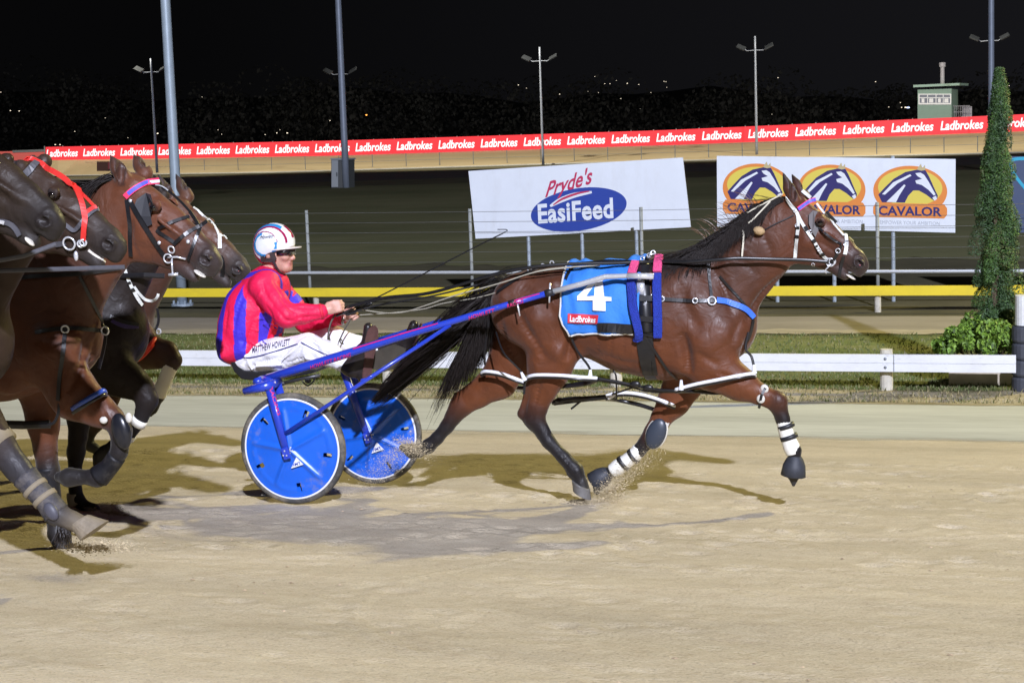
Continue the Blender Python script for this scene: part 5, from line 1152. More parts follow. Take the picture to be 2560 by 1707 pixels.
def wheel(cx, cy, Y, rot):
    c = onY(cx, cy, Y); ax = Vector((0, -1, 0)); r = WR
    mb = MB(); mb.lathe(c, ax, [(r-.040, -.021), (r-.012, -.024), (r, -.010), (r, .010), (r-.012, .024), (r-.040, .021)], 72, True); wo = mb.build('wheel', TYRE, su, smooth=True)
    mb = MB(); mb.lathe(c, ax, [(r-.043, .024), (r-.034, .027), (r-.031, .020)], 72); mb.lathe(c, ax, [(r-.043, -.024), (r-.034, -.027), (r-.031, -.020)], 72); mb.build('rim', RIMW, wo, smooth=True)
    # disc with five raised spokes and five slots: a polar grid, dished outwards
    NR, NA = 22, 150; 
    for sd, nm in ((1, 'disc'), (-1, 'disc')):
        vs = []; fs = []
        for i in range(NR+1):
            rr = .012+(r-.052)*i/NR
            for k in range(NA):
                th = 2*math.pi*k/NA; h = .030*(1-i/NR)+.020
                d = ((th-rot)/(2*math.pi/5)); d = abs(d-round(d))*(2*math.pi/5)*rr; u = rr/(r-.05)
                rib = math.exp(-(d/.016)**2)*(1 if u < .82 else max(0, 1-(u-.82)/.05)); ring = math.exp(-((u-.86)/.035)**2)*(.9 if d > .03 else .6)
                h += .013*rib+.006*ring
                vs.append(c+Vector((math.cos(th)*rr, -sd*h, math.sin(th)*rr)))
        for i in range(NR):
            for k in range(NA):
                th = 2*math.pi*(k+.5)/NA; u = (i+.5)/NR; d = (th-rot-.62)/(2*math.pi/5); d = abs(d-round(d))*(2*math.pi/5)*u*(r-.05)
                if 15 <= i < 19 and d < .012: continue
                fs.append((i*NA+k, i*NA+(k+1) % NA, (i+1)*NA+(k+1) % NA, (i+1)*NA+k))
        MB().add(vs, fs).build(nm, DISC, wo, smooth=True)
    mb = MB(); mb.lathe(c, ax, [(.0, .06), (.022, .06), (.028, .03), (.03, -.03), (.022, -.06), (0, -.06)], 20); mb.build('hub', ALU, wo, smooth=True)
    # triangular maker's sticker
    yst = c.y-.058; e = [onY(cx+8, cy+22, yst), onY(cx-5, cy+50, yst), onY(cx+26, cy+40, yst)]
    mb = MB(); mb.prism(e, Vector((0, -.003, 0))); st = mb.build('sticker', RIMW, wo)
    u_ = e[2]-e[1]; n_ = e[0]-(e[1]+e[2])/2; dy_ = Vector((0, -.006, 0))
    mb = MB(); flatpoly(mb, text2d('FMT', .015), [e[1]+u_*.24+n_*.44+dy_, e[1]+u_*.76+n_*.44+dy_, e[1]+u_*.86+n_*.13+dy_, e[1]+u_*.14+n_*.13+dy_], .0, Vector((0, -1, 0))); mb.build('lettering', SBL, st)
    return c, wo
c1, w1 = wheel(733, 1120.5, Y1, R_(100)); c2, w2 = wheel(934, 1083, Y2, R_(118))
def tube(name, pts, rad, m, parent=su, n=12, cm=0, flat=None):
    if cm: pts = catmull(pts, cm)
    if hasattr(rad, '__len__') and len(rad) != len(pts): rad = list(np.interp(np.linspace(0, 1, len(pts)), np.linspace(0, 1, len(rad)), rad))
    mb = MB(); mb.tube(pts, rad, n, flat=flat); return mb.build(name, m, parent, smooth=True)
YS = YL-.42; YT = YL+.42        # shafts lie inside the wheel line and close in on the horse
def shaft_pts(sg):
    q = [(655, 951, .46), (760, 917, .46), (880, 880, .45), (1000, 842, .44), (1130, 804, .41), (1250, 767, .37), (1376, 731, .33), (1450, 711, .31), (1513, 692, .31), (1568, 690, .30), (1626, 691, .30)]
    P = [onY(x, y, YL-d) for x, y, d in q]
    return P if sg < 0 else [Vector((p.x+.0, 2*YL-p.y, p.z)) for p in P]
for sg in (-1, 1):
    P = shaft_pts(sg); so_ = tube('shaft', P[:7], [.030, .029, .027, .025, .021, .019, .018], SBL)
    tube('shaft_tip', P[6:], [.0175, .017, .0165, .015, .012], ALU, so_); 
    a, b = P[-1], P[-1]+Vector((.06, 0, -.001)); tube('end_pin', [P[-2], P[-1]+Vector((.02, 0, 0))], .019, STEEL, so_)
    for i, f in ((5, .18), (5, .9)): q0 = P[i].lerp(P[i+1], f); q1 = P[i].lerp(P[i+1], f+.16); tube('collar', [q0, q1], .023, BLACKP, so_)
    q0 = P[6].lerp(P[5], .03); tube('pin', [q0+Vector((0, 0, -.06)), q0+Vector((.01, 0, .06))], .006, STEEL, so_)
    q0 = P[5].lerp(P[6], .35); tube('pin', [q0+Vector((0, sg*.01, 0)), q0+Vector((.015, sg*.012, -.085))], .005, STEEL, so_)
    mb = MB(); up = Vector((0, sg*.7, .72)); n_ = 5
    for i, j, f0, f1 in ((2, 3, .05, 1), (3, 4, .0, .75), (5, 6, .3, .8)):
        A = P[i].lerp(P[j], f0); B = P[i].lerp(P[j], f1); dr_ = (B-A).normalized(); nrm = (Vector((0, sg, 0))).normalized(); s_ = nrm.cross(dr_).normalized()
        nrm = (nrm*.8+Vector((0, 0, .6))).normalized(); s_ = nrm.cross(dr_).normalized(); rr = [.03, .029, .027, .025, .021, .019, .018][i]+.002
        mb.prism([A+nrm*rr-s_*.004, B+nrm*(rr-.003)-s_*.003, B+nrm*(rr-.003)+s_*.003, A+nrm*rr+s_*.004], nrm*.002)
    pieces(mb, 'pinstripe', SPK, so_)
    if sg < 0:
        SB = BVHTree.FromPolygons(*(lambda m_: ([tuple(v) for v in m_.v], m_.f))(MB().tube(P[:7], [.030, .029, .027, .025, .021, .019, .018], 16)))
        for t_, a_, b_, h_ in (('HOWLETT RACING', (776, 918), (877, 886), 10), ('HOWLETT', (1172, 795), (1236, 775), 9), ('RACING', (1268, 765), (1308, 752), 9)):
            mb = MB(); decal(mb, text2d(t_, .01), [(a_[0], a_[1]-h_/2), (b_[0], b_[1]-h_/2), (b_[0], b_[1]+h_/2), (a_[0], a_[1]+h_/2)], SB, YL-.45, .003, 5); mb.build('lettering', SPK, so_)
    # arch stub, fork, stay
    A = P[0]; c = c1 if sg < 0 else c2; XT = onY(671, 948, Y1-.062).x
    tube('arch_end', [P[0].lerp(P[1], .12), A, Vector((XT, c.y, A.z-.003))], [.030, .034, .032], SBL)
    tube('arch_stub', [Vector((XT+.02, c.y+sg*.06, A.z+.002)), Vector((XT-.06, c.y+sg*.06, A.z-.016)), Vector((XT-.17, c.y+sg*.06, A.z-.042))], [.034, .030, .022], SBL)
    for s2 in (-1, 1):
        top = Vector((XT, c.y+s2*.062, A.z-.005)); bot = Vector((c.x-.012, c.y+s2*.078, c.z-.015))
        fk = tube('fork', [top, top.lerp(bot, .5), bot], [.030, .027, .023], SBL, flat=.7)
        mb = MB(); mb.box(bot+Vector((0, s2*.012, .0)), (.05, .012, .075), Matrix.Rotation(-.30, 3, 'Y')); pt = mb.build('axle_plate', SBL, fk, bev=.006)
        mb = MB()
        for dx, dz in ((-.004, .016), (.008, -.012), (-.014, -.012)): mb.ell(bot+Vector((dx, s2*.02, dz)), (.006, .004, .006), 8, 6)
        pieces(mb, 'bolt', STEEL, pt)
        if s2 == -1 and sg < 0:
            FBV = BVHTree.FromPolygons(*(lambda m_: ([tuple(v) for v in m_.v], m_.f))(MB().tube([top, top.lerp(bot, .5), bot], [.027, .023, .019], 16, flat=.7)))
            mb = MB(); decal(mb, text2d('RACING', .02), [(680, 965), (702, 1036), (694, 1038), (672, 967)], FBV, Y1-.07, .003, 5); mb.build('lettering', SPK, fk)
    tube('crossbar', [Vector((XT, c.y-.085, A.z-.003)), Vector((XT, c.y+.085, A.z-.003))], .030, SBL)
    tube('stay', [Vector((c.x-.03, c.y-.07 if sg < 0 else c.y+.07, c.z+.10)), onY(905, 957, Y1-.085) if sg < 0 else Vector((onY(905, 957, Y1-.085).x, Y2+.085, onY(905, 957, Y1-.085).z-.02)), P[4]+Vector((-.01, 0, -.02))], .0125, SBL)
A = shaft_pts(-1)[0]; B = shaft_pts(1)[0]
tube('axle_arch', [Vector((A.x, Y1+.05, A.z-.0)), Vector((A.x+.02, YL, A.z+.01)), Vector((A.x, Y2-.05, A.z))], .028, SBL)
seat = MB(); sp_ = [(574, 902), (584, 928), (604, 948), (640, 952), (700, 947), (775, 935), (790, 925), (770, 920), (700, 930), (640, 930), (610, 926), (592, 908), (580, 898)]
P = [onY(x, y, YL-.20) for x, y in sp_]; seat.prism(P, Vector((0, .40, 0))); st_ = seat.build('seat', mat('seat_black', (.012, .012, .014), .45), su, bev=.008)
mb = MB(); 
for yy in (-.16, .16): mb.tube([onY(650, 950, YL+yy), onY(690, 962, YL+yy), onY(660, 955, YL+yy)+Vector((.0, 0, -.01))], .014, 8); mb.tube([onY(690, 962, YL+yy), onY(760, 945, YL+yy), onY(800, 938, YL+yy)], .012, 8)
for px, py in ((705, 958), (770, 952), (665, 966)): mb.ell(onY(px, py, YL-.18), (.022, .015, .018), 10, 8)
mb.tube(catmull([onY(755, 952, YL-.18), onY(768, 964, YL-.18), onY(782, 955, YL-.18), onY(790, 940, YL-.18)], 5), .005, 6); pieces(mb, 'seat_bracket', mat('dark_metal', (.08, .08, .085), .4, metal=.6), st_, smooth=True)
for sg in (-1, 1):
    q = [onY(905, 952, YL-.30), onY(925, 945, YL-.2), onY(918, 900, YL-.14)]
    if sg > 0: q = [Vector((p.x+.25, 2*YL-p.y, p.z+.08)) for p in q]
    tube('foot_rest', q, .013, SBL)
mb = MB(); ms = [onY(x, y, YL+.1) for x, y in ((905, 915), (930, 880), (985, 860), (1015, 872), (1005, 915), (960, 930))]; mb.prism(ms, Vector((0, .02, 0))); mb.build('mud_guard', mat('guard_dark', (.05, .042, .03), .6, noise=.3, nscale=12), su)
# ================================================================== DRIVER
Yp = YL
SKIN = (.60, .33, .25); SKIND = (.52, .26, .20)
def pn(px, py, d, r, w_=1): P = onY(px, py, Yp+d); return (P, r*mpp(P), w_)
dv = thing('person', onY(640, 940, Yp), 'sulky driver in red and blue striped jacket, white trousers and patterned helmet, holding the reins', 'person')
s = SDF(.0055)
hc = onY(694, 627, Yp)                                   # head centre
def hq(dx, dy, dz): return hc+Vector((dx, dy, dz))
s.ell(hq(-.012, 0, .028), (.102, .080, .105), k=.02, col=SKIN)
s.cone(hq(.040, 0, -.03), hq(.052, 0, -.100), .066, .038, .95, .95, .03, SKIN)
s.cone(hq(.0, 0, -.05), hq(.045, 0, -.105), .055, .030, 1.1, 1.0, .03, SKIN)
s.cone(hq(.084, 0, -.012), hq(.110, 0, -.046), .010, .0125, 1., 1.1, .012, SKIN); s.ell(hq(.108, 0, -.052), (.011, .015, .009), k=.01, col=SKIND)
for sg in (-1, 1): s.ell(hq(.10, sg*.012, -.055), (.011, .010, .009), k=.008, col=SKIND); s.ell(hq(.068, sg*.042, -.035), (.03, .03, .028), k=.02, col=SKIN); s.ell(hq(-.028, sg*.080, -.018), (.026, .014, .034), k=.008, col=SKIND); s.ell(hq(-.022, sg*.093, -.018), (.012, .008, .018), k=.006, col=(.35, .14, .1), sub=True)
s.cone(hq(.088, -.018, -.079), hq(.088, .018, -.079), .0085, .0085, 1, 1, .006, (.48, .16, .14)); s.cone(hq(.085, -.016, -.094), hq(.085, .016, -.094), .0095, .0095, 1, 1, .006, (.50, .17, .15))
s.ell(hq(.098, 0, -.0865), (.008, .016, .0028), k=.004, col=(.22, .07, .06), sub=True)
s.ell(hq(.064, 0, -.118), (.030, .034, .022), k=.02, col=(.38, .18, .11))
s.chain([(hq(-.02, 0, -.06), .062, 1), (onY(668, 695, Yp), .064, 1.05)], .03, SKIN)
s.chain([pn(662, 725, 0, 40, 1.5), pn(640, 790, 0, 46, 1.4), pn(626, 850, 0, 40, 1.4)], .04, SKIN)
def arm(sh, el, wr, d0, d1, d2): s.chain([pn(*sh, d0, 22), pn(*el, d1, 18), pn(*wr, d2, 12.5)], .02, SKIN)
arm((658, 722), (714, 787), (806, 777), -.17, -.265, -.15); arm((690, 724), (763, 805), (852, 795), .17, .245, .10)
def hand(wr, kn, d, dk, spread, curl, thumb, col):
    W = onY(*wr, Yp+d); K = onY(*kn, Yp+dk); ax = (K-W).normalized(); sp = Vector(spread).normalized(); sp = (sp-ax*sp.dot(ax)).normalized(); cu = Vector(curl).normalized(); cu = (cu-ax*cu.dot(ax)-sp*cu.dot(sp)).normalized()
    s.cone(W, W.lerp(K, .35), .027, .030, 1, 1, .02, col)
    for i in range(4):
        o_ = sp*(.0195*(1.5-i)); s.cone(W.lerp(K, .25)+o_*.7, K+o_-ax*.004*abs(i-1.2), .016, .0125, 1, 1, .012, col)
        L = (.040, .046, .043, .034)[i]; p0 = K+o_-ax*.004*abs(i-1.2); p1 = p0+(ax*.62+cu*.78).normalized()*L*.95; p2 = p1+(ax*-.45+cu*.9).normalized()*L*.68; p3 = p2+(ax*-.95+cu*.05).normalized()*L*.5
        s.cone(p0, p1, .0118, .0100, 1, 1, .004, col); s.cone(p1, p2, .0102, .0092, 1, 1, .004, col); s.cone(p2, p3, .0092, .0082, 1, 1, .004, col)
    b0 = W.lerp(K, .3)+sp*.032; t1_ = b0+Vector(thumb[0])*.045; t2_ = t1_+Vector(thumb[1])*.034; s.cone(W.lerp(K, .2)+sp*.012, b0, .017, .0145, 1, 1, .012, col); s.cone(b0, t1_, .0135, .0115, 1, 1, .006, col); s.cone(t1_, t2_, .0115, .0095, 1, 1, .004, col)
    return W, K, ax, sp, cu
hA = hand((812, 776), (850, 764), -.15, -.10, (0, .25, 1), (.25, 1, -.35), ((.75, .45, .35), (.9, .4, -.05)), SKIN)
hB = hand((856, 794), (890, 780), .10, .03, (-.1, -.35, .9), (.2, -1, .25), ((.8, -.3, .4), (.85, -.5, .0)), SKIN)
bodyo, PBV = skin('body', s, mat('skin', (1, 1, 1), .5, attr=True, noise=.08, nscale=50, bump=.08, bscale=120), dv, it=1, blend=.006)
# jacket
JR = (.80, .012, .078); JB = (.055, .030, .55)
s = SDF(.0062)
tor = [pn(700, 692, 0, 16, 2.2), pn(666, 722, 0, 56, 1.45), pn(640, 770, 0, 72, 1.28), pn(628, 815, 0, 75, 1.25), pn(630, 858, 0, 64, 1.35)]
s.chain(tor[1:], .05, JR); s.cone(onY(672, 690, Yp), onY(684, 705, Yp), .074, .085, 1.1, 1.2, .03, JR)
s.cone(onY(668, 706, Yp-.15), onY(668, 706, Yp+.15), .085, .085, 1, 1, .05, JR)
s.ell(onY(592, 842, Yp), (.085, .17, .11), k=.05, col=JR); s.chain([pn(590, 850, 0, 30, 3.0), pn(596, 874, 0, 28, 3.0), pn(640, 866, 0, 26, 3.2)], .05, JR)
def sleeve(sh, el, cf, d0, d1, d2, r): s.chain([pn(*sh, d0, r[0]), pn((sh[0]+el[0])/2, (sh[1]+el[1])/2, (d0+d1)/2, r[1]), pn(*el, d1, r[2]), pn((el[0]*.55+cf[0]*.45), (el[1]*.55+cf[1]*.45), (d1+d2)/2, r[3]), pn(*cf, d2, r[4])], .025, JR)
sleeve((656, 718), (716, 789), (803, 779), -.19, -.27, -.16, (34, 32, 30, 25, 19)); sleeve((692, 722), (764, 806), (852, 795), .19, .25, .10, (34, 30, 26, 22, 17))
rngj = np.random.RandomState(4)
for k in range(14):                         # folds in the cloth
    a = rngj.uniform(0, 1); px = 600+rngj.uniform(0, 90); py = 770+rngj.uniform(0, 90); dd = -.20-.02*rngj.rand(); P = onY(px, py, Yp+dd); s.cone(P, P+Vector((rngj.uniform(.04, .10), 0, rngj.uniform(-.10, .04))), .006, .003, 1, 1, .02, JR)
for (a, b) in (((690, 775, -.30), (735, 792, -.30)), ((700, 800, -.29), (750, 798, -.28)), ((672, 742, -.27), (700, 770, -.30)), ((740, 775, -.27), (790, 776, -.2))): s.cone(onY(*a[:2], Yp+a[2]), onY(*b[:2], Yp+b[2]), .008, .004, 1, 1, .025, JR)
sh_a = np.array(onY(656, 712, Yp-.19)); 
TA = np.array(onY(676, 700, Yp)); TB = np.array(onY(622, 880, Yp))
ARM = [(np.array(onY(656, 718, Yp-.19)), np.array(onY(716, 789, Yp-.27)), .125), (np.array(onY(716, 789, Yp-.27)), np.array(onY(803, 779, Yp-.16)), .09), (np.array(onY(692, 722, Yp+.19)), np.array(onY(764, 806, Yp+.25)), .095), (np.array(onY(764, 806, Yp+.25)), np.array(onY(852, 795, Yp+.1)), .085)]
def jackcol(V, C):
    ax = (TB-TA)/np.linalg.norm(TB-TA); L = np.linalg.norm(TB-TA); q = V-TA; t = q@ax/L; fx = np.cross(ax, [0, 1, 0]); fx = fx/np.linalg.norm(fx); fx = fx if fx[0] > 0 else -fx
    a = q@fx; b = q[:, 1]; th = np.degrees(np.arctan2(b*-1, a))     # 0 = front, 90 = near side
    dT = np.hypot(a/.15, b/.21)
    dist = np.full(len(V), 9.)
    for A, B, r in ARM:
        ab = B-A; u = np.clip((V-A)@ab/(ab@ab), 0, 1); dist = np.minimum(dist, np.linalg.norm(V-A-u[:, None]*ab, axis=1)-r)
    C[:] = JR
    th2 = th+(t-.6)*34
    stripe = (np.sin(np.radians(th2*9.2)-.6) > .05)
    m = (dist > .008) & stripe & (t > .10); C[m] = JB
    yoke = (np.abs(np.hypot(V[:, 0]-TA[0]-.0, (V[:, 1]-Yp))-.155) < .022) & (t < .32) & (V[:, 2] > ARM[0][0][2]-.06); C[yoke] = JB
    chest = (np.abs(th) < 62) & (t > .05) & (t < .62) & (dist > -.01); C[chest] = JR
    C[chest & (np.sin(np.radians(np.abs(th)*7.5)+.9) > .1)] = JB
    return C
jko, JBV = skin('jacket', s, mat('jacket_cloth', (1, 1, 1), .55, attr=True, noise=.06, nscale=30, bump=.45, bscale=26, spec=.4), dv, jackcol, it=2, Y=Yp-.2, sculpt=[([(690, 772), (715, 800), (738, 802)], .012, -.011), ([(700, 742), (722, 770), (742, 782)], .012, -.010), ([(742, 768), (785, 771)], .010, -.008), ([(735, 797), (765, 793), (795, 791)], .010, -.008), ([(752, 782), (772, 786)], .010, .006), ([(655, 698), (664, 735), (690, 772)], .016, -.012), ([(612, 730), (590, 790), (585, 840)], .016, -.010), ([(640, 790), (622, 840), (610, 880)], .014, -.012), ([(690, 815), (672, 850), (640, 872)], .014, -.012), ([(668, 765), (684, 800), (690, 835)], .012, -.010), ([(570, 770), (562, 830)], .014, -.008), ([(655, 720), (640, 760)], .012, .007), ([(600, 850), (640, 868)], .010, -.009), ([(680, 700), (700, 730), (712, 750)], .010, -.007), ([(716, 700), (726, 740)], .010, -.007)])
mb = MB()
for (a, d0, b, d1, r) in (((798, 780), -.165, (806, 778), -.155, 20), ((847, 796), .105, (856, 794), .095, 18)): mb.tube([onY(*a, Yp+d0), onY(*b, Yp+d1)], r*mpp(onY(*a, Yp)), 16)
pieces(mb, 'cuff', mat('cuff_red', (.70, .012, .05), .6), jko, smooth=True)
mb = MB(); mb.torus(onY(676, 690, Yp), .072, .008, (.45, 0, .9), 28, 8); mb.build('collar', mat('collar_white', (.75, .7, .72), .6), jko, smooth=True)
# trousers
TW = mat('trouser_white', (.80, .79, .82), .6, noise=.05, nscale=14, bump=.5, bscale=24)
s = SDF(.0065); c = (1, 1, 1)
s.ell(onY(622, 896, Yp), (.115, .175, .105), k=.05)
s.chain([pn(622, 895, -.11, 42, .95), pn(700, 885, -.15, 41, .95), pn(770, 868, -.17, 34, .95), pn(820, 884, -.17, 30, .95), pn(858, 905, -.18, 22, .95), pn(872, 918, -.18, 18)], .03)
s.chain([pn(630, 890, .11, 40, .95), pn(730, 880, .14, 38, .95), pn(835, 848, .16, 32, .95), pn(900, 868, .17, 26, .95), pn(960, 880, .17, 20, 1)], .03)
for (a, b) in (((760, 850, -.25), (700, 905, -.27)), ((770, 845, -.24), (830, 880, -.24)), ((640, 915, -.24), (720, 912, -.26)), ((765, 895, -.25), (800, 905, -.23)), ((610, 880, -.22), (630, 925, -.22))): s.cone(onY(*a[:2], Yp+a[2]), onY(*b[:2], Yp+b[2]), .009, .004, 1, 1, .025)
tro, TBV = skin('trousers', s, TW, dv, it=2, Y=Yp-.2, sculpt=[([(762, 846), (748, 882), (740, 905)], .012, -.012), ([(776, 850), (800, 882), (815, 900)], .012, -.010), ([(706, 892), (660, 904), (630, 915)], .012, -.012), ([(716, 908), (770, 892)], .010, -.009), ([(645, 888), (616, 900), (606, 915)], .012, -.012), ([(815, 885), (840, 905)], .010, -.009), ([(850, 895), (842, 915)], .009, -.009), ([(690, 900), (720, 918)], .010, -.008), ([(660, 890), (690, 886)], .012, .006)])
NVY = mat('piping_navy', (.02, .02, .16), .6)
mb = MB(); strap(mb, [(598, 886), (606, 893), (640, 892), (690, 878), (745, 860)], .007, TBV, Yp-.2, .002, .003); strap(mb, [(752, 855), (775, 868), (800, 880), (828, 890)], .007, TBV, Yp-.2, .002, .003); mb.build('piping', NVY, tro)
mb = MB(); decal(mb, text2d('MATTHEW HOWLETT', .012, .1), [(631, 867), (726, 847), (726, 862), (631, 883)], TBV, Yp-.2, .004, 5); mb.build('lettering', mat('ink_navy', (.03, .025, .08), .6), tro)
# boots
for (toe, heel, d, ank) in (((925, 818), (908, 945), -.19, (880, 920)), ((1038, 812), (1010, 890), .17, (965, 880))):
    s = SDF(.006); T_ = onY(*toe, Yp+d); H_ = onY(*heel, Yp+d); K_ = onY(*ank, Yp+d)
    s.chain([(T_+Vector((-.01, 0, 0)), .030, 1.25), (T_.lerp(H_, .35)+Vector((-.005, 0, 0)), .036, 1.25), (T_.lerp(H_, .7)+Vector((-.01, 0, 0)), .032, 1.1), (H_, .034, 1.05)], .02); s.chain([(T_.lerp(H_, .45)+Vector((-.04, 0, 0)), .04, 1.0), (K_+Vector((.005, 0, 0)), .056, .9), (K_+Vector((-.03, 0, .012)), .054, .95)], .03)
    bo_, _ = skin('boot', s, mat('boot_leather', (.018, .014, .014), .35), dv, it=2)
    mb = MB(); pts = []
    for f, w_ in ((-.03, .012), (.02, .030), (.10, .041), (.22, .046), (.36, .045), (.58, .033), (.8, .034), (.95, .033), (1.02, .026), (1.06, .012)): pts.append((T_.lerp(H_, f), w_))
    sdir = Vector((.62, .78, 0)) if d < 0 else Vector((-.5, .86, 0)); nrm_ = Vector((.78, -.62, .05)) if d < 0 else Vector((.86, .5, .05)); off = nrm_*.036; poly = [p+off-sdir*w_ for p, w_ in pts]+[p+off+sdir*w_ for p, w_ in reversed(pts)]
    mb.prism(poly, nrm_*.009); mb.build('sole', mat('sole_brown', (.10, .045, .04), .6, noise=.4, nscale=18), bo_)
# helmet
HR = .126; hcen = onY(686, 606, Yp); RB = Matrix.Rotation(R_(8), 3, 'Y')
s = SDF(.0045)
s.ell(hcen, (.139, .117, .128), k=.02); s.ell(hcen+Vector((-.055, 0, -.05)), (.085, .10, .10), k=.03)
s.cone(hcen+Vector((.035, 0, -.150)), hcen+Vector((.22, 0, -.125)), .100, .110, 2, 2, .012, sub=True); s.ell(hcen+Vector((.0, 0, -.03)), (.112, .094, .118), k=.008, sub=True); s.cone(hcen+Vector((-.09, 0, -.23)), hcen+Vector((.2, 0, -.23)), .09, .09, 3, 3, .01, sub=True)
HWc = (.80, .82, .84); HBc = (.02, .26, .62); HMc = (.34, .012, .075)
def helcol(V, C):
    q = (V-np.array(hcen)); x, y, z = q[:, 0], np.abs(q[:, 1]), q[:, 2]
    C[:] = HWc; lat = y/.117
    back = x+.055*0
    # maroon rear band, blue inner band, crest stripes, forehead chevron
    d = np.hypot((x-.012)/1.15, (z+.012)/1.0)
    m1 = (x < -.02) & (d > .113) & (lat > .25); C[m1] = HMc
    m3 = (lat < .52) & (lat > .26) & (z > .02) & (x < .075); C[m3] = HBc
    m3b = (lat < .62) & (lat >= .50) & (z > .0) & (x < .12); C[m3b] = HMc
    m4 = (lat < .26) & (z > .0) & (x < -.02); C[m4] = HMc
    dc = np.hypot(x+.022, (z+.008)/.92); an = np.degrees(np.arctan2(z+.008, x+.022)); side = lat > .35
    wdt = .010*np.clip(1-(an+30)/60, .15, 1); ring_ = side & ((an < 12) | (an > 105)) & (np.abs(dc-.079) < np.where(an > 0, .008, wdt)); C[ring_] = HBc
    rim_ = side & (np.abs(dc-.0915) < .0032) & ((an > 15) | (an < -120)); C[rim_] = HMc
    m5 = (lat < .16) & (x > .075) & (z > .03); C[m5] = HMc
    return C
heo, HBV = skin('helmet', s, mat('helmet_gloss', (1, 1, 1), .22, attr=True, coat=.6), dv, helcol, it=1)
mb = MB(); n_ = 20; top_ = []
for i in range(n_+1):
    a = R_(-82+164*i/n_); top_.append((hcen+Vector((.118*math.cos(a)+.004, .108*math.sin(a), -.043+.012*math.cos(a))), hcen+Vector((.118*math.cos(a)+.062*max(0, math.cos(a))**.8+.004, .110*math.sin(a), -.040+.010*math.cos(a)))))
vs = []; fs = []
for a, b in top_: vs += [a, b, b+Vector((0, 0, -.007)), a+Vector((0, 0, -.007))]
for i in range(n_):
    for k in range(4): fs.append((4*i+k, 4*i+(k+1) % 4, 4*i+4+(k+1) % 4, 4*i+4+k))
mb.add(vs, fs); mb.build('peak', mat('peak_cream', (.68, .62, .56), .4), heo, smooth=False)
mb = MB(); decal(mb, text2d('Howlett', 0, .35), [(652, 588), (686, 586), (684, 594), (650, 598)], HBV, Yp-.1, .003, 4); mb.build('lettering', mat('ink', (.05, .05, .10), .5), heo)
mb = MB(); P, n = hit(HBV, 693, 604, Yp-.1); mb.ell(P+n*.002, (.006, .004, .006), 8, 6); mb.build('stud', STEEL, heo)
HSTR = mat('helmet_strap', (.045, .030, .030), .6)
mb = MB(); ys = -.101
def e_(px, py, d=ys): return onY(px, py, Yp+d)
for poly in ([(652, 630), (664, 627), (680, 622), (688, 622), (690, 645), (686, 655), (652, 654)],):
    pass
mb.prism([e_(650, 636), e_(652, 655, -.09), e_(684, 656), e_(690, 648), e_(680, 622), e_(672, 624), e_(676, 644), e_(660, 647), e_(657, 632)], Vector((0, .012, 0)))
mb.tube([e_(683, 652), e_(690, 668, -.085), e_(700, 682, -.05), e_(712, 687, 0), e_(712, 687, .04)], .011, 8, flat=.5); mb.tube([e_(672, 622, -.098), e_(684, 617, -.09), e_(700, 612, -.07), e_(718, 613, -.02)], .010, 8); mb.build('chin_strap', HSTR, heo)
# sunglasses
mb = MB(); vs = []; fs = []; K_ = 16
for i in range(K_+1):
    a = R_(-88+176*i/K_); x_ = .014+.102*max(0., math.cos(a))**.55; y_ = .088*math.sin(a); hgt = .026+.010*abs(math.cos(a)); 
    if abs(a) < .18: hgt *= .7
    for zz in (hgt*.55, -hgt*.8): vs.append(hc+Vector((x_, y_, -.001+zz)))
fs = [(2*i, 2*i+1, 2*i+3, 2*i+2) for i in range(K_)]
mb.add(vs, fs); sgk = mb.build('sunglasses', mat('lens', (.006, .006, .010), .06, spec=.9, coat=1), dv, smooth=True); md = sgk.modifiers.new('s', 'SOLIDIFY'); md.thickness = .003
mb = MB()
for sg in (-1, 1): mb.tube([hc+Vector((.03, sg*.083, .014)), hc+Vector((-.045, sg*.086, .010))], .005, 6)
pieces(mb, 'temple', HSTR, sgk)
mb = MB(); P = onY(862, 797, Yp+.09); mb.torus(P, .036, .008, (1, 0, -.25), 20, 8, 1.3); mb.build('watch', mat('watch', (.3, .28, .25), .4, metal=.6), dv)
# ---- reins, whip
REIN = mat('rein_brown', (.075, .065, .05), .55); REINP = mat('rein_pale', (.36, .34, .27), .7)
rn = thing('reins', onY(876, 778, Yp), 'long driving reins from the driver to the number 4 horse', 'reins')
def line(name, pts, r, m, fl=.5, parent=rn): mb = MB(); mb.tube(catmull([onY(x, y, YL+d) for x, y, d in pts], 8), r, 6, flat=fl); return mb.build(name, m, parent, smooth=True)
line('rein', [(868, 768, -.08), (960, 745, -.12), (1060, 735, -.16), (1140, 715, -.2), (1240, 685, -.24), (1330, 668, -.25), (1430, 660, -.22), (1540, 658, -.18), (1640, 654, -.15), (1720, 655, -.2), (1800, 649, -.21), (1850, 646, -.19), (1930, 648, -.15), (2010, 650, -.12), (2072, 655, -.09)], .0105, LEATH, .3)
line('rein', [(870, 785, .06), (950, 762, .1), (1080, 740, .12), (1240, 700, .2), (1350, 668, .22), (1500, 655, .2), (1700, 640, .22), (1900, 640, .18), (2000, 650, .14), (2072, 658, .08)], .006, LEATH, .5)
line('rein', [(893, 772, .0), (960, 782, -.05), (1010, 780, -.1), (1060, 765, -.15), (1140, 738, -.2), (1250, 708, -.24), (1340, 680, -.25), (1430, 668, -.23)], .004, REINP)
line('rein', [(890, 788, .02), (980, 782, -.02), (1060, 772, -.05), (1110, 758, -.1), (1190, 745, -.15), (1245, 730, -.2)], .0035, REINP)
line('check_line', [(1245, 735, -.1), (1290, 700, -.13), (1340, 680, -.14), (1400, 670, -.14), (1500, 664, -.15)], .005, REINP)
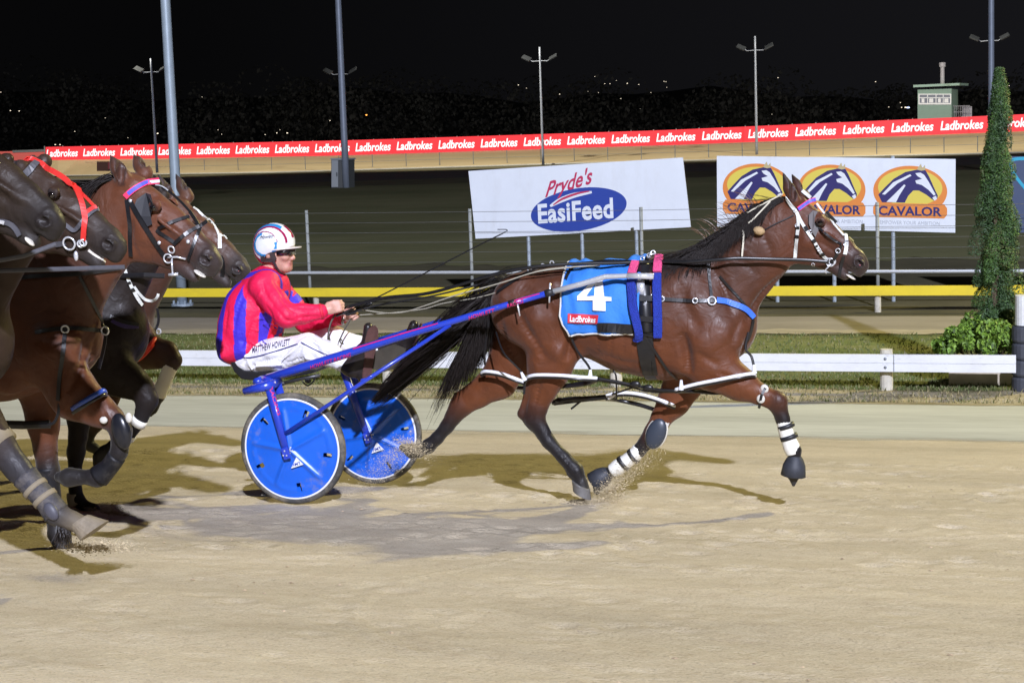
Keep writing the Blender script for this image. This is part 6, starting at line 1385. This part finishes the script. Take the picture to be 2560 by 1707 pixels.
line('rein_tail', [(838, 786, -.06), (826, 810, -.08), (820, 845, -.1), (826, 858, -.1), (822, 840, -.11), (818, 862, -.1)], .006, REIN); line('rein_tail', [(880, 792, .0), (866, 815, -.04), (850, 850, -.06), (858, 860, -.06), (850, 846, -.07), (842, 872, -.06)], .006, REIN)
line('hand_loop', [(930, 757, -.03), (900, 772, -.04), (874, 784, -.04), (858, 782, -.05)], .011, LEATH, .6)
wh = thing('whip', onY(866, 783, Yp), 'long thin black driving whip held in the driver\'s hands', 'whip')
line('shaft', [(858, 783, -.06), (900, 764, -.05), (960, 735, -.04), (1060, 684, -.02), (1180, 622, 0), (1258, 583, .0)], .0042, LEATH, 1, wh); line('lash', [(1258, 583, 0), (1268, 577, 0), (1264, 574, 0), (1244, 574, 0)], .0028, LEATH, 1, wh); line('grip', [(840, 790, -.07), (862, 781, -.06), (880, 773, -.055)], .008, LEATH, 1, wh)
# ================================================================== CHASING HORSES
def proj(P): d = Vector(P)-CC; z = d.dot(CF); return (1280+FPX*d.dot(CR)/z, 853.5-FPX*d.dot(CU)/z)
LP = onY(1975, 500, YL); LN = onY(2171, 655, YL); LW0 = onY(1690, 690, YL); LT6 = L0[0][6][0]
def simil(P, a0, a1, b0, b1, Y):
    """similarity in the horse's own plane taking a0->b0 and a1->b1"""
    va = complex(a1.x-a0.x, a1.z-a0.z); vb = complex(b1.x-b0.x, b1.z-b0.z); k = vb/va; q = complex(P.x-a0.x, P.z-a0.z)*k+complex(b0.x, b0.z)
    return Vector((q.real, Y+(P.y-YL), q.imag)), abs(k)
def chase(name, Y, poll, nose, t6, legs, hooves, C, label, legdark=4, vox=.011, hoofcol=(.12, .11, .10), sculpt=None, bs=1.02, ear=(-29, -62)):
    bp, bn, b6 = onY(*poll, Y), onY(*nose, Y), onY(*t6, Y)
    def hm(P): return simil(P, LP, LN, bp, bn, Y)
    def tm(P): return Vector((b6.x+(P.x-LT6.x)*bs, Y+P.y-YL, b6.z+(P.z-LT6.z)*bs))
    wn = tm(LW0)
    def nm(P): return simil(P, LW0, LP, wn, bp, Y)
    hk = hm(LP)[1]
    T = [(tm(P), r*bs, w_) for P, r, w_ in L0[0]]; N = []
    for P, r, w_ in L0[1]: q, k = nm(P); N.append((q, r*(hk+bs)/2, w_))
    hd = [[(hm(P)[0], r*hk, w_) for P, r, w_ in L0[i]] for i in (2, 3, 4)]
    LG = []; HF = []
    for i, (l, h) in enumerate(zip(legs, hooves)):
        if l is None:
            src, hh = lead.legs[i]; LG.append([(tm(P), r*bs, w_) for P, r, w_ in src]); HF.append([(*proj(tm(P)), r/mpp(tm(P))) for P, r, w_ in hh])
        else: LG.append(horse_nodes(Y, l)); HF.append(h)
    def hy(x, y, yy): q = hm(onY(x, y, YL))[0]; return proj(Vector((q.x, yy, q.z)))
    ears = [(hy(*b, Y+d), hy(b[0]+ear[0]+(0 if d < 0 else -3), b[1]+ear[1]+(0 if d < 0 else 9), Y+d*1.25), d) for b, d in (((1987, 500), -.05), ((2012, 492), .055))]
    sculpt = [(a, b * hk, c * hk) for a, b, c in [([proj(hm(onY(*q, YL))[0]) for q in pa], r_, d_) for pa, r_, d_ in HEADSC]]+list(sculpt or [])
    o = build_horse(name, Y, T, N, *hd, LG, HF, ears, proj(hm(onY(*EYEP, YL))[0]), proj(hm(onY(*NOSP, YL))[0]), C, label, vox=vox, legdark=legdark, hoofcol=hoofcol, group=None, sculpt=sculpt)
    o.hm = hm; o.nm = nm; cr = [proj(hm(onY(*CREST[0], YL))[0])]+[proj(nm(onY(*c, YL))[0]) for c in CREST[1:]]
    mane(Y, cr, o.bv, 380, .26, int(Y*10), up=.02).build('mane', HAIR, o.root, smooth=True)
    mb = MB(); tl = [tm(p) for p in tp]
    def tf(rng):
        a, b_ = rng.normal(0, 1, 2); return [tl[i]+Vector((.5*a, b_*.8, .8*a))*(.03+.06*i/len(tl)) for i in range(0, len(tl), 3)]
    hairs(mb, None, 260, 0, tf, .006, seed=3); mb.build('tail', HAIR, o.root, smooth=True)
    return o
def px(o, x, y):    # leader-head pixel -> this horse's head pixel
    return proj(o.hm(onY(x, y, YL))[0])
RW = (.11, .036, .017); 
CB = dict(top=(.055, .021, .012), body=(.115, .037, .015), belly=(.115, .037, .015), dark=(.014, .012, .013), face=(.125, .042, .020), muz=(.035, .025, .024))  # top: shadow over neck and shoulder painted into the coat as a darker tone
DK = dict(body=(.017, .012, .0105), belly=(.019, .013, .011), dark=(.014, .012, .013), face=(.030, .019, .013), muz=(.026, .022, .021))
DB = dict(body=(.034, .020, .014), belly=(.034, .02, .015), dark=(.036, .034, .038), face=(.042, .024, .016), muz=(.034, .028, .026))
EB = dict(body=(.060, .026, .017), belly=(.07, .028, .017), dark=(.022, .020, .022), face=(.11, .044, .022), muz=(.040, .032, .029))
YC = 7.6; YB_ = 6.7; YA = 5.9; YD = 9.05; YE = 10.9
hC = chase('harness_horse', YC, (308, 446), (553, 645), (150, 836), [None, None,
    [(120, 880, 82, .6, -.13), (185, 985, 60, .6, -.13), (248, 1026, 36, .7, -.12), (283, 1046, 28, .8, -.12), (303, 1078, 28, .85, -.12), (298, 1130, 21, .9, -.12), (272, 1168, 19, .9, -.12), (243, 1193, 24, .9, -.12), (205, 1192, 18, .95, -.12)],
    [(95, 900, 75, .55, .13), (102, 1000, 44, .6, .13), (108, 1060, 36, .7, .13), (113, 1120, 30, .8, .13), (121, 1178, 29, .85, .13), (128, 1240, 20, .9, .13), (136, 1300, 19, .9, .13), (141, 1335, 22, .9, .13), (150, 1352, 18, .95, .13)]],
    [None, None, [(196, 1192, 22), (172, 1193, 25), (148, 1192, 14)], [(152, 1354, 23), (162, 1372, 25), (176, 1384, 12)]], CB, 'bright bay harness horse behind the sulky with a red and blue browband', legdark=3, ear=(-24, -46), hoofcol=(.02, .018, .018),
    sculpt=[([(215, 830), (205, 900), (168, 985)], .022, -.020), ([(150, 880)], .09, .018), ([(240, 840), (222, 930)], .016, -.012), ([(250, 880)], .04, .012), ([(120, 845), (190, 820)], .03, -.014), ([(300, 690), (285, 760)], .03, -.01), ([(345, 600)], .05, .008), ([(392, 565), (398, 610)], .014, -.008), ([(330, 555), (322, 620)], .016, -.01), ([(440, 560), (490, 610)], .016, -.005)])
hB = chase('harness_horse', YB_, (52, 420), (312, 605), (-85, 850), [None, None,
    [(-120, 890, 95, .55, -.13), (-85, 990, 66, .6, -.13), (-38, 1072, 50, .7, -.12), (0, 1118, 42, .8, -.12), (45, 1172, 34, .85, -.12), (80, 1212, 28, .9, -.12), (112, 1248, 25, .9, -.12), (142, 1285, 29, .9, -.12), (172, 1298, 26, .95, -.12)], None],
    [None, None, [(182, 1302, 26), (205, 1312, 24), (228, 1308, 12)], None], DB, 'dark brown harness horse with a red bridle, muzzle over the bay neck', legdark=3, hoofcol=(.17, .14, .10), ear=(-52, -6))
hoof((198, 1301), 27, (269, 1302), (206, 1350), YB_-.12, hB.root, HOOFT, .066)
hA = chase('harness_horse', YA, (-130, 330), (158, 545), (-400, 790), [None]*4, [None]*4, DK, 'nearly black harness horse at the left edge, only its muzzle in view')
hD = chase('harness_horse', YD, (366, 498), (546, 655), (282, 830), [None, None,
    [(245, 880, 66, .55, -.13), (290, 935, 50, .6, -.13), (330, 955, 36, .7, -.12), (356, 972, 30, .8, -.12), (368, 1000, 28, .85, -.12), (350, 1052, 17, .9, -.12), (318, 1092, 16, .9, -.12), (288, 1115, 18, .9, -.12), (266, 1126, 15, .95, -.12)],
    [(225, 890, 56, .55, .12), (205, 960, 36, .6, .12), (198, 1040, 28, .7, .12), (195, 1090, 24, .8, .12), (190, 1130, 23, .85, .12), (187, 1180, 16, .9, .12), (188, 1222, 16, .9, .12), (194, 1250, 18, .9, .12), (212, 1265, 15, .95, .12)]],
    [None, None, [(262, 1129, 18), (250, 1144, 19), (240, 1160, 9)], [(216, 1266, 15), (236, 1272, 14), (250, 1277, 7)]], DK, 'black harness horse with a white strap on its neck, head hidden behind the bay', hoofcol=(.03, .03, .03))
hE = chase('harness_horse', YE, (425, 502), (624, 670), (308, 815), [None, None,
    [(345, 850, 52, .55, -.12), (362, 876, 42, .6, -.12), (396, 884, 31, .7, -.12), (420, 878, 24, .8, -.12), (432, 900, 23, .85, -.12), (420, 938, 14, .9, -.12), (405, 968, 14, .9, -.12), (396, 990, 16, .9, -.12), (388, 1006, 13, .95, -.12)],
    [(330, 880, 48, .55, .12), (300, 940, 32, .6, .12), (268, 1000, 24, .7, .12), (250, 1035, 20, .8, .12), (238, 1060, 20, .85, .12), (226, 1084, 13, .9, .12), (220, 1098, 13, .9, .12), (220, 1108, 15, .9, .12), (224, 1114, 13, .95, .12)]],
    [None, None, [(386, 1010, 15), (380, 1022, 15), (376, 1036, 7)], [(226, 1116, 14), (238, 1121, 13), (250, 1125, 7)]], EB, 'brown harness horse with white noseband, raised leg in an orange hobble', hoofcol=(.04, .04, .045))
GREYL = mat('worn_leather', (.085, .085, .10), .45, noise=.2, nscale=30); REDB = mat('bridle_red', (.72, .035, .03), .5, noise=.06, nscale=30)
# C: bay
b, r = hC.bv, hC.root
mb = MB(); strap(mb, [(314, 494), (330, 478), (352, 465), (375, 455), (400, 452)], .030, b, YC, .005, .006); bw = mb.build('browband', MATS['browband_red'], r)
mb = MB(); strap(mb, [(322, 486), (340, 472), (360, 461), (376, 455)], .019, b, YC, .003, .011); mb.build('browband_stripe', MATS['browband_blue'], bw)
mb = MB(); strap(mb, [(378, 454.5), (402, 452.5)], .014, b, YC, .003, .011, sub=6); mb.build('lettering_patch', WHC, bw)
mb = MB()
for q, wd in (([(318, 500), (324, 545), (326, 590), (328, 640)], .020), ([(328, 506), (350, 545), (378, 590), (402, 625), (416, 645)], .024), ([(398, 570), (430, 556), (472, 542)], .016), ([(392, 575), (412, 590), (438, 608)], .018), ([(436, 612), (460, 588), (500, 566), (520, 552)], .018), ([(500, 568), (492, 590), (482, 620), (472, 650)], .016), ([(392, 460), (420, 475), (450, 500), (476, 528)], .012), ([(476, 528), (494, 555), (502, 570)], .018)):
    strap(mb, q, wd, b, YC, .005, .005)
br = pieces(mb, 'bridle', LEATH, r)[0]
mb = MB(); pts = [hit(b, x, y, YC)[0]+Vector((0, -.015, 0)) for x, y in ((368, 482), (380, 486), (386, 510), (380, 540), (384, 560), (372, 566), (356, 540), (340, 512), (345, 498))]; mb.prism(pts, Vector((.004, -.006, 0))); mb.build('blinker', BLACKP, br)
mb = MB()
for x, y, R1 in ((432, 622, .017), (423, 645, .022)): q, n = hit(b, x, y, YC); mb.torus(q+n*.014, R1, .004, n, 20, 8)
for x, y in ((328, 503), (346, 511), (400, 607), (470, 605)): q, n = hit(b, x, y, YC); mb.ell(q+n*.008, (.010, .006, .010), 10, 6)
q = hit(b, 434, 648, YC)[0]+Vector((0, -.02, 0)); mb.tube([q+Vector((-.02, 0, .01)), q+Vector((.03, 0, .012)), q+Vector((.07, .01, .0))], .005, 6); mb.tube([q, q+Vector((.0, 0, -.07))], .005, 6); mb.tube([q+Vector((-.02, 0, -.075)), q+Vector((.03, 0, -.072))], .008, 6); pieces(mb, 'bit_ring', STEEL, br, smooth=True)
mb = MB(); strap(mb, [(392, 462), (408, 463), (424, 476)], .006, b, YC, .004, .012); mb.build('brow_chain', STEEL, br)
mb = MB(); mb.ell(onY(500, 684, YC-.03), (.035, .03, .007), 12, 8, Matrix.Rotation(.6, 3, 'Y')); mb.build('teeth', MATS['foam_white'], r, smooth=True)
mb = MB(); mb.ell(onY(303, 1078, YC-.17), (.052, .03, .092), 18, 12, Matrix.Rotation(-.18, 3, 'Y')); kb = mb.build('knee_boot', mat('knee_boot_black', (.012, .013, .018), .28, coat=.3), r, smooth=True)
mb = MB(); mb.ell(onY(259, 1050, YC-.19), (.022, .012, .018), 12, 8); mb.ell(onY(322, 1044, YC-.17), (.018, .012, .026), 12, 8); pieces(mb, 'knee_pad', MATS['fleece_cream'], kb, smooth=True)
legtube([(292, 1140, 20), (272, 1168, 20), (248, 1190, 26)], YC-.12, .008, mix_in(mat('boot_black', (.010, .010, .013), .5, noise=.2, nscale=20, spec=.3), (.10, .09, .08), 12, .5, .8, .6), 'shin_boot', r)
legtube([(118, 1168, 28), (124, 1210, 22), (131, 1260, 20), (137, 1300, 22)], YC+.13, .008, MATS['boot_black'], 'shin_boot', r)
HBL = mat('hobble_blue', (.04, .10, .50), .3, coat=.4); hr_cur = r
hobble([(180, 1022, -.20), (205, 1006, -.24), (235, 988, -.23), (258, 976, -.18), (264, 980, -.12)], YC, r=.018, nm='hobble', mats=(HBL, HOBB), back=[(264, 984, -.12), (230, 1010, .0), (180, 1026, -.18)])
mb = MB(); strap(mb, [(162, 828), (157, 880), (151, 940), (148, 1000)], .020, b, YC, .005, .008)
mb.tube(catmull([onY(x, y, YC-.2) for x, y in ((148, 1000), (146, 1030), (136, 1055), (120, 1062))], 5), .008, 6); mb.tube([onY(-40, 1060, YC-.05), onY(60, 1062, YC+.02), onY(125, 1060, YC+.02)], .022, 8, flat=.5)
strap(mb, [(90, 832), (150, 822), (200, 822), (270, 828)], .020, b, YC, .005, .008); strap(mb, [(20, 700), (110, 690), (200, 684), (300, 668)], .020, b, YC, .005, .008); strap(mb, [(200, 690), (225, 740), (250, 800), (268, 826)], .016, b, YC, .004, .008); strap(mb, [(268, 828), (262, 870), (250, 920)], .018, b, YC, .004, .009); pieces(mb, 'harness_strap', LEATH, r)
mb = MB(); q, n = hit(b, 266, 826, YC); mb.torus(q+n*.014, .020, .005, n, 16, 6); q, n = hit(b, 160, 824, YC); mb.torus(q+n*.014, .018, .005, n, 16, 6); pieces(mb, 'ring', STEEL, r, smooth=True)
# B: red bridle
b, r = hB.bv, hB.root
mb = MB()
for q, wd in (([(62, 392), (95, 408), (130, 425), (165, 446), (183, 466)], .024), ([(183, 466), (200, 500), (211, 532), (213, 560), (211, 600)], .024), ([(185, 468), (215, 490), (244, 522)], .012), ([(214, 536), (226, 526), (242, 518)], .018)): strap(mb, q, wd, b, YB_, .006, .007)
rb = pieces(mb, 'bridle', REDB, r)[0]
mb = MB()
for q, wd in (([(152, 552), (170, 566), (188, 578), (205, 556), (230, 532), (250, 522)], .018), ([(92, 408), (66, 432), (32, 466), (-6, 505)], .030), ([(140, 610), (165, 606)], .022)): strap(mb, q, wd, b, YB_, .006, .006)
mb.tube([onY(-60, 678, YB_-.14), onY(40, 676, YB_-.14), onY(180, 672, YB_-.12), onY(312, 668, YB_-.1)], .010, 6, flat=.4); mb.tube([onY(140, 610, YB_-.1), onY(60, 640, YB_-.15), onY(-50, 660, YB_-.2)], .010, 6, flat=.4)
pieces(mb, 'noseband', GREYL, rb)
mb = MB(); q, n = hit(b, 178, 606, YB_); mb.torus(q+n*.02, .028, .0045, n, 24, 8)
for x, y in ((212, 604), (206, 606)): q, n = hit(b, x, y, YB_); mb.torus(q+n*.014, .014, .0045, (n+Vector((.4, 0, .3))).normalized(), 14, 6)
q = onY(190, 640, YB_-.09); mb.ell(q, (.011, .008, .022), 10, 8); pieces(mb, 'bit_ring', STEEL, rb, smooth=True)
mb = MB(); strap(mb, [(222, 625), (240, 640), (262, 655)], .010, b, YB_, .004, .002); mb.build('lip_edge', MATS['foam_white'], r)
legtube([(62, 1190, 32), (90, 1222, 28), (118, 1252, 28), (142, 1284, 31)], YB_-.12, .006, mix_in(mat('boot_dusty', (.038, .037, .048), .7, noise=.4, nscale=14, bump=.3, bscale=40), (.20, .17, .13), 14, .45, .75, .6), 'shin_boot', r)
b1 = legtube([(84, 1216, 28), (92, 1225, 28)], YB_-.12, .013, mat('tape_tan', (.24, .20, .14), .8), 'boot_strap', r); legtube([(108, 1240, 27), (116, 1250, 27)], YB_-.12, .013, MATS['tape_tan'], 'boot_strap', r)
mb = MB(); mb.ell(onY(128, 1278, YB_-.17), (.032, .02, .045), 14, 10, Matrix.Rotation(-.6, 3, 'Y')); mb.build('fetlock_pad', mat('pad_grey', (.07, .07, .09), .5), r, smooth=True)
rngf = np.random.RandomState(9); mb = MB()
def feather(rng): p = onY(150+rng.uniform(-8, 18), 1312+rng.uniform(-10, 10), YB_-.12+rng.uniform(-.03, .03)); v = Vector((rng.uniform(-.3, .25), rng.normal(0, .3), -1)).normalized(); L = rng.uniform(.03, .10); return [p, p+v*L*.5+Vector((.01, 0, 0)), p+v*L]
hairs(mb, None, 180, 0, feather, .003, seed=9); mb.build('feather', HAIR, r)
legtube([(-28, 1088, 46), (4, 1120, 44)], YB_-.12, .010, MATS['tape_tan'], 'knee_boot', r, k=1)
# A: muzzle
b, r = hA.bv, hA.root
mb = MB(); strap(mb, [(-60, 556), (-10, 552), (22, 556), (40, 570), (52, 590)], .020, b, YA, .006, .006); pieces(mb, 'noseband', GREYL, r)
mb = MB(); strap(mb, [(-20, 550), (8, 552), (16, 556)], .014, b, YA, .004, .014); pieces(mb, 'bit_ring', STEEL, r)
mb = MB(); mb.ell(onY(74, 604, YA-.045), (.026, .016, .008), 12, 8, Matrix.Rotation(.75, 3, 'Y')); mb.build('teeth', MATS['foam_white'], r, smooth=True)
# D: white neck strap, white boot
b, r = hD.bv, hD.root
mb = MB(); strap(mb, [(312, 668), (320, 695), (332, 722), (345, 750), (352, 762)], .020, b, YD, .005, .010); strap(mb, [(335, 715), (350, 738), (368, 750), (386, 752), (396, 742), (398, 734)], .016, b, YD, .005, .008); pieces(mb, 'neck_strap', BRACE, r)
mb = MB(); strap(mb, [(322, 703), (325, 709)], .022, b, YD, .004, .016, sub=3); strap(mb, [(330, 719), (334, 727)], .022, b, YD, .004, .016, sub=3)
mb.tube([onY(300, 690, YD-.12), onY(360, 688, YD-.12), onY(412, 690, YD-.08)], .015, 6, flat=.4); strap(mb, [(275, 790), (305, 805), (345, 812)], .02, b, YD, .005, .008); pieces(mb, 'harness_strap', LEATH, r)
mb = MB(); strap(mb, [(280, 800), (310, 815), (345, 815)], .03, b, YD, .005, .004); mb.build('breast_collar', mat('collar_purple', (.035, .02, .10), .6), r)
legtube([(352, 1046, 17), (343, 1062, 17)], YD-.12, .008, BOOTW, 'boot_strap', r, k=1); legtube([(326, 1084, 16), (318, 1093, 16)], YD-.12, .008, BOOTW, 'boot_strap', r, k=1)
legtube([(186, 1232, 16), (188, 1250, 17), (194, 1262, 18)], YD+.12, .008, mat('boot_cream', (.42, .40, .35), .6), 'fetlock_boot', r)
hoof((222, 1264), 18, (268, 1284), (222, 1283), YD+.12, r, HOOFG, .05)
# E: white noseband, orange hobble, white boot
b, r = hE.bv, hE.root
mb = MB()
for q, wd in (([(482, 520), (508, 538), (530, 558), (545, 585), (550, 600)], .016), ([(548, 585), (549, 600), (550, 622)], .026), ([(550, 592), (560, 588), (566, 600)], .008)): strap(mb, q, wd, b, YE, .006, .006)
wb = pieces(mb, 'bridle', BRACE, r)[0]
mb = MB(); strap(mb, [(505, 565), (522, 552), (535, 560)], .018, b, YE, .005, .010); strap(mb, [(552, 640), (560, 660), (556, 690)], .03, b, YE, .005, .006); pieces(mb, 'noseband', LEATH, wb)
mb = MB(); q, n = hit(b, 552, 656, YE); mb.torus(q+n*.012, .016, .004, n, 16, 6); pieces(mb, 'bit_ring', STEEL, wb, smooth=True)
HOR = mat('hobble_orange', (.80, .055, .03), .35, coat=.3); hr_cur = r
hobble([(330, 898, -.18), (352, 886, -.22), (372, 866, -.22), (386, 848, -.16), (388, 842, -.1)], YE, r=.022, mats=(HOR, HOR))
legtube([(428, 912, 18), (420, 932, 16), (407, 962, 16), (396, 988, 17)], YE-.12, .006, BOOTW, 'shin_boot', r)
mb = MB(); strap(mb, [(352, 835), (368, 845), (392, 820)], .02, b, YE, .005, .008); strap(mb, [(395, 770), (400, 800), (392, 822)], .018, b, YE, .005, .01); pieces(mb, 'harness_strap', LEATH, r)
mb = MB(); strap(mb, [(352, 828), (360, 842), (372, 846)], .010, b, YE, .004, .012); q, n = hit(b, 398, 828, YE); mb.torus(q+n*.01, .018, .005, n, 16, 6); pieces(mb, 'buckle', STEEL, r)
# ================================================================== KICKED-UP SAND
def spray(regs, seed, lab):
    rng = np.random.RandomState(seed); V = []; F = []; C = []
    for (x, y, sx, sy, rot, n, Y, s0) in regs:
        for _ in range(int(n*2.6)):
            u, v = rng.normal(0, 1, 2); a = R_(rot); px_ = x+sx*u*math.cos(a)-sy*v*math.sin(a); py_ = y+sx*u*math.sin(a)+sy*v*math.cos(a)
            P = onY(px_, py_, Y+rng.normal(0, .05)); 
            if P.z < gz(P.y): P.z = gz(P.y)+.002
            r = .42*s0*rng.uniform(.4, 1.6)*(2.6 if rng.rand() < .04 else 1); o = len(V); st = rng.uniform(1, 2.6)
            for d in ((st, 0, -.6), (-st, .8, -.6), (-st*.6, -.8, -.6), (0, 0, 1)): V.append(P+Vector(d)*r)
            F += [(o, o+1, o+2), (o, o+1, o+3), (o+1, o+2, o+3), (o, o+2, o+3)]; j = rng.uniform(.7, 1.2); C += [(.47*j, .39*j, .25*j)]*4
    me = bpy.data.meshes.new('sand_spray'); me.from_pydata([tuple(v) for v in V], [], F); setcol(me, np.array(C))
    return tag(link('sand_spray', me, mat('sand_grain', (1, 1, 1), .95, attr=True), None, Vector((0, 0, 0))), kind='stuff', label=lab, cat='sand')
spray([(1030, 1118, 22, 10, 20, 1300, YL+.1, .0032), (985, 1140, 28, 14, -25, 900, YL+.1, .0022), (940, 1190, 34, 16, -35, 900, YL+.1, .0018), (900, 1225, 30, 9, 0, 500, YL+.05, .0018), (1070, 1140, 26, 14, 0, 500, YL+.1, .0014)], 1, 'sand kicked up behind the lead horse by its trailing hind hoof')
spray([(1520, 1228, 30, 13, -35, 1500, YL+.05, .003), (1570, 1180, 44, 13, -35, 1300, YL+.05, .0022), (1500, 1252, 36, 5, 0, 700, YL+.05, .003), (1620, 1150, 40, 18, -30, 500, YL+.05, .0015), (1455, 1256, 20, 5, 0, 350, YL-.1, .003)], 2, 'sand thrown up around the front hooves of the lead horse')
spray([(255, 1284, 26, 9, 0, 700, YD+.1, .0035), (235, 1366, 42, 7, 0, 900, YB_+.3, .004), (295, 1290, 24, 14, 40, 300, YD, .0035)], 3, 'sand flying off the hooves of the chasing horses')
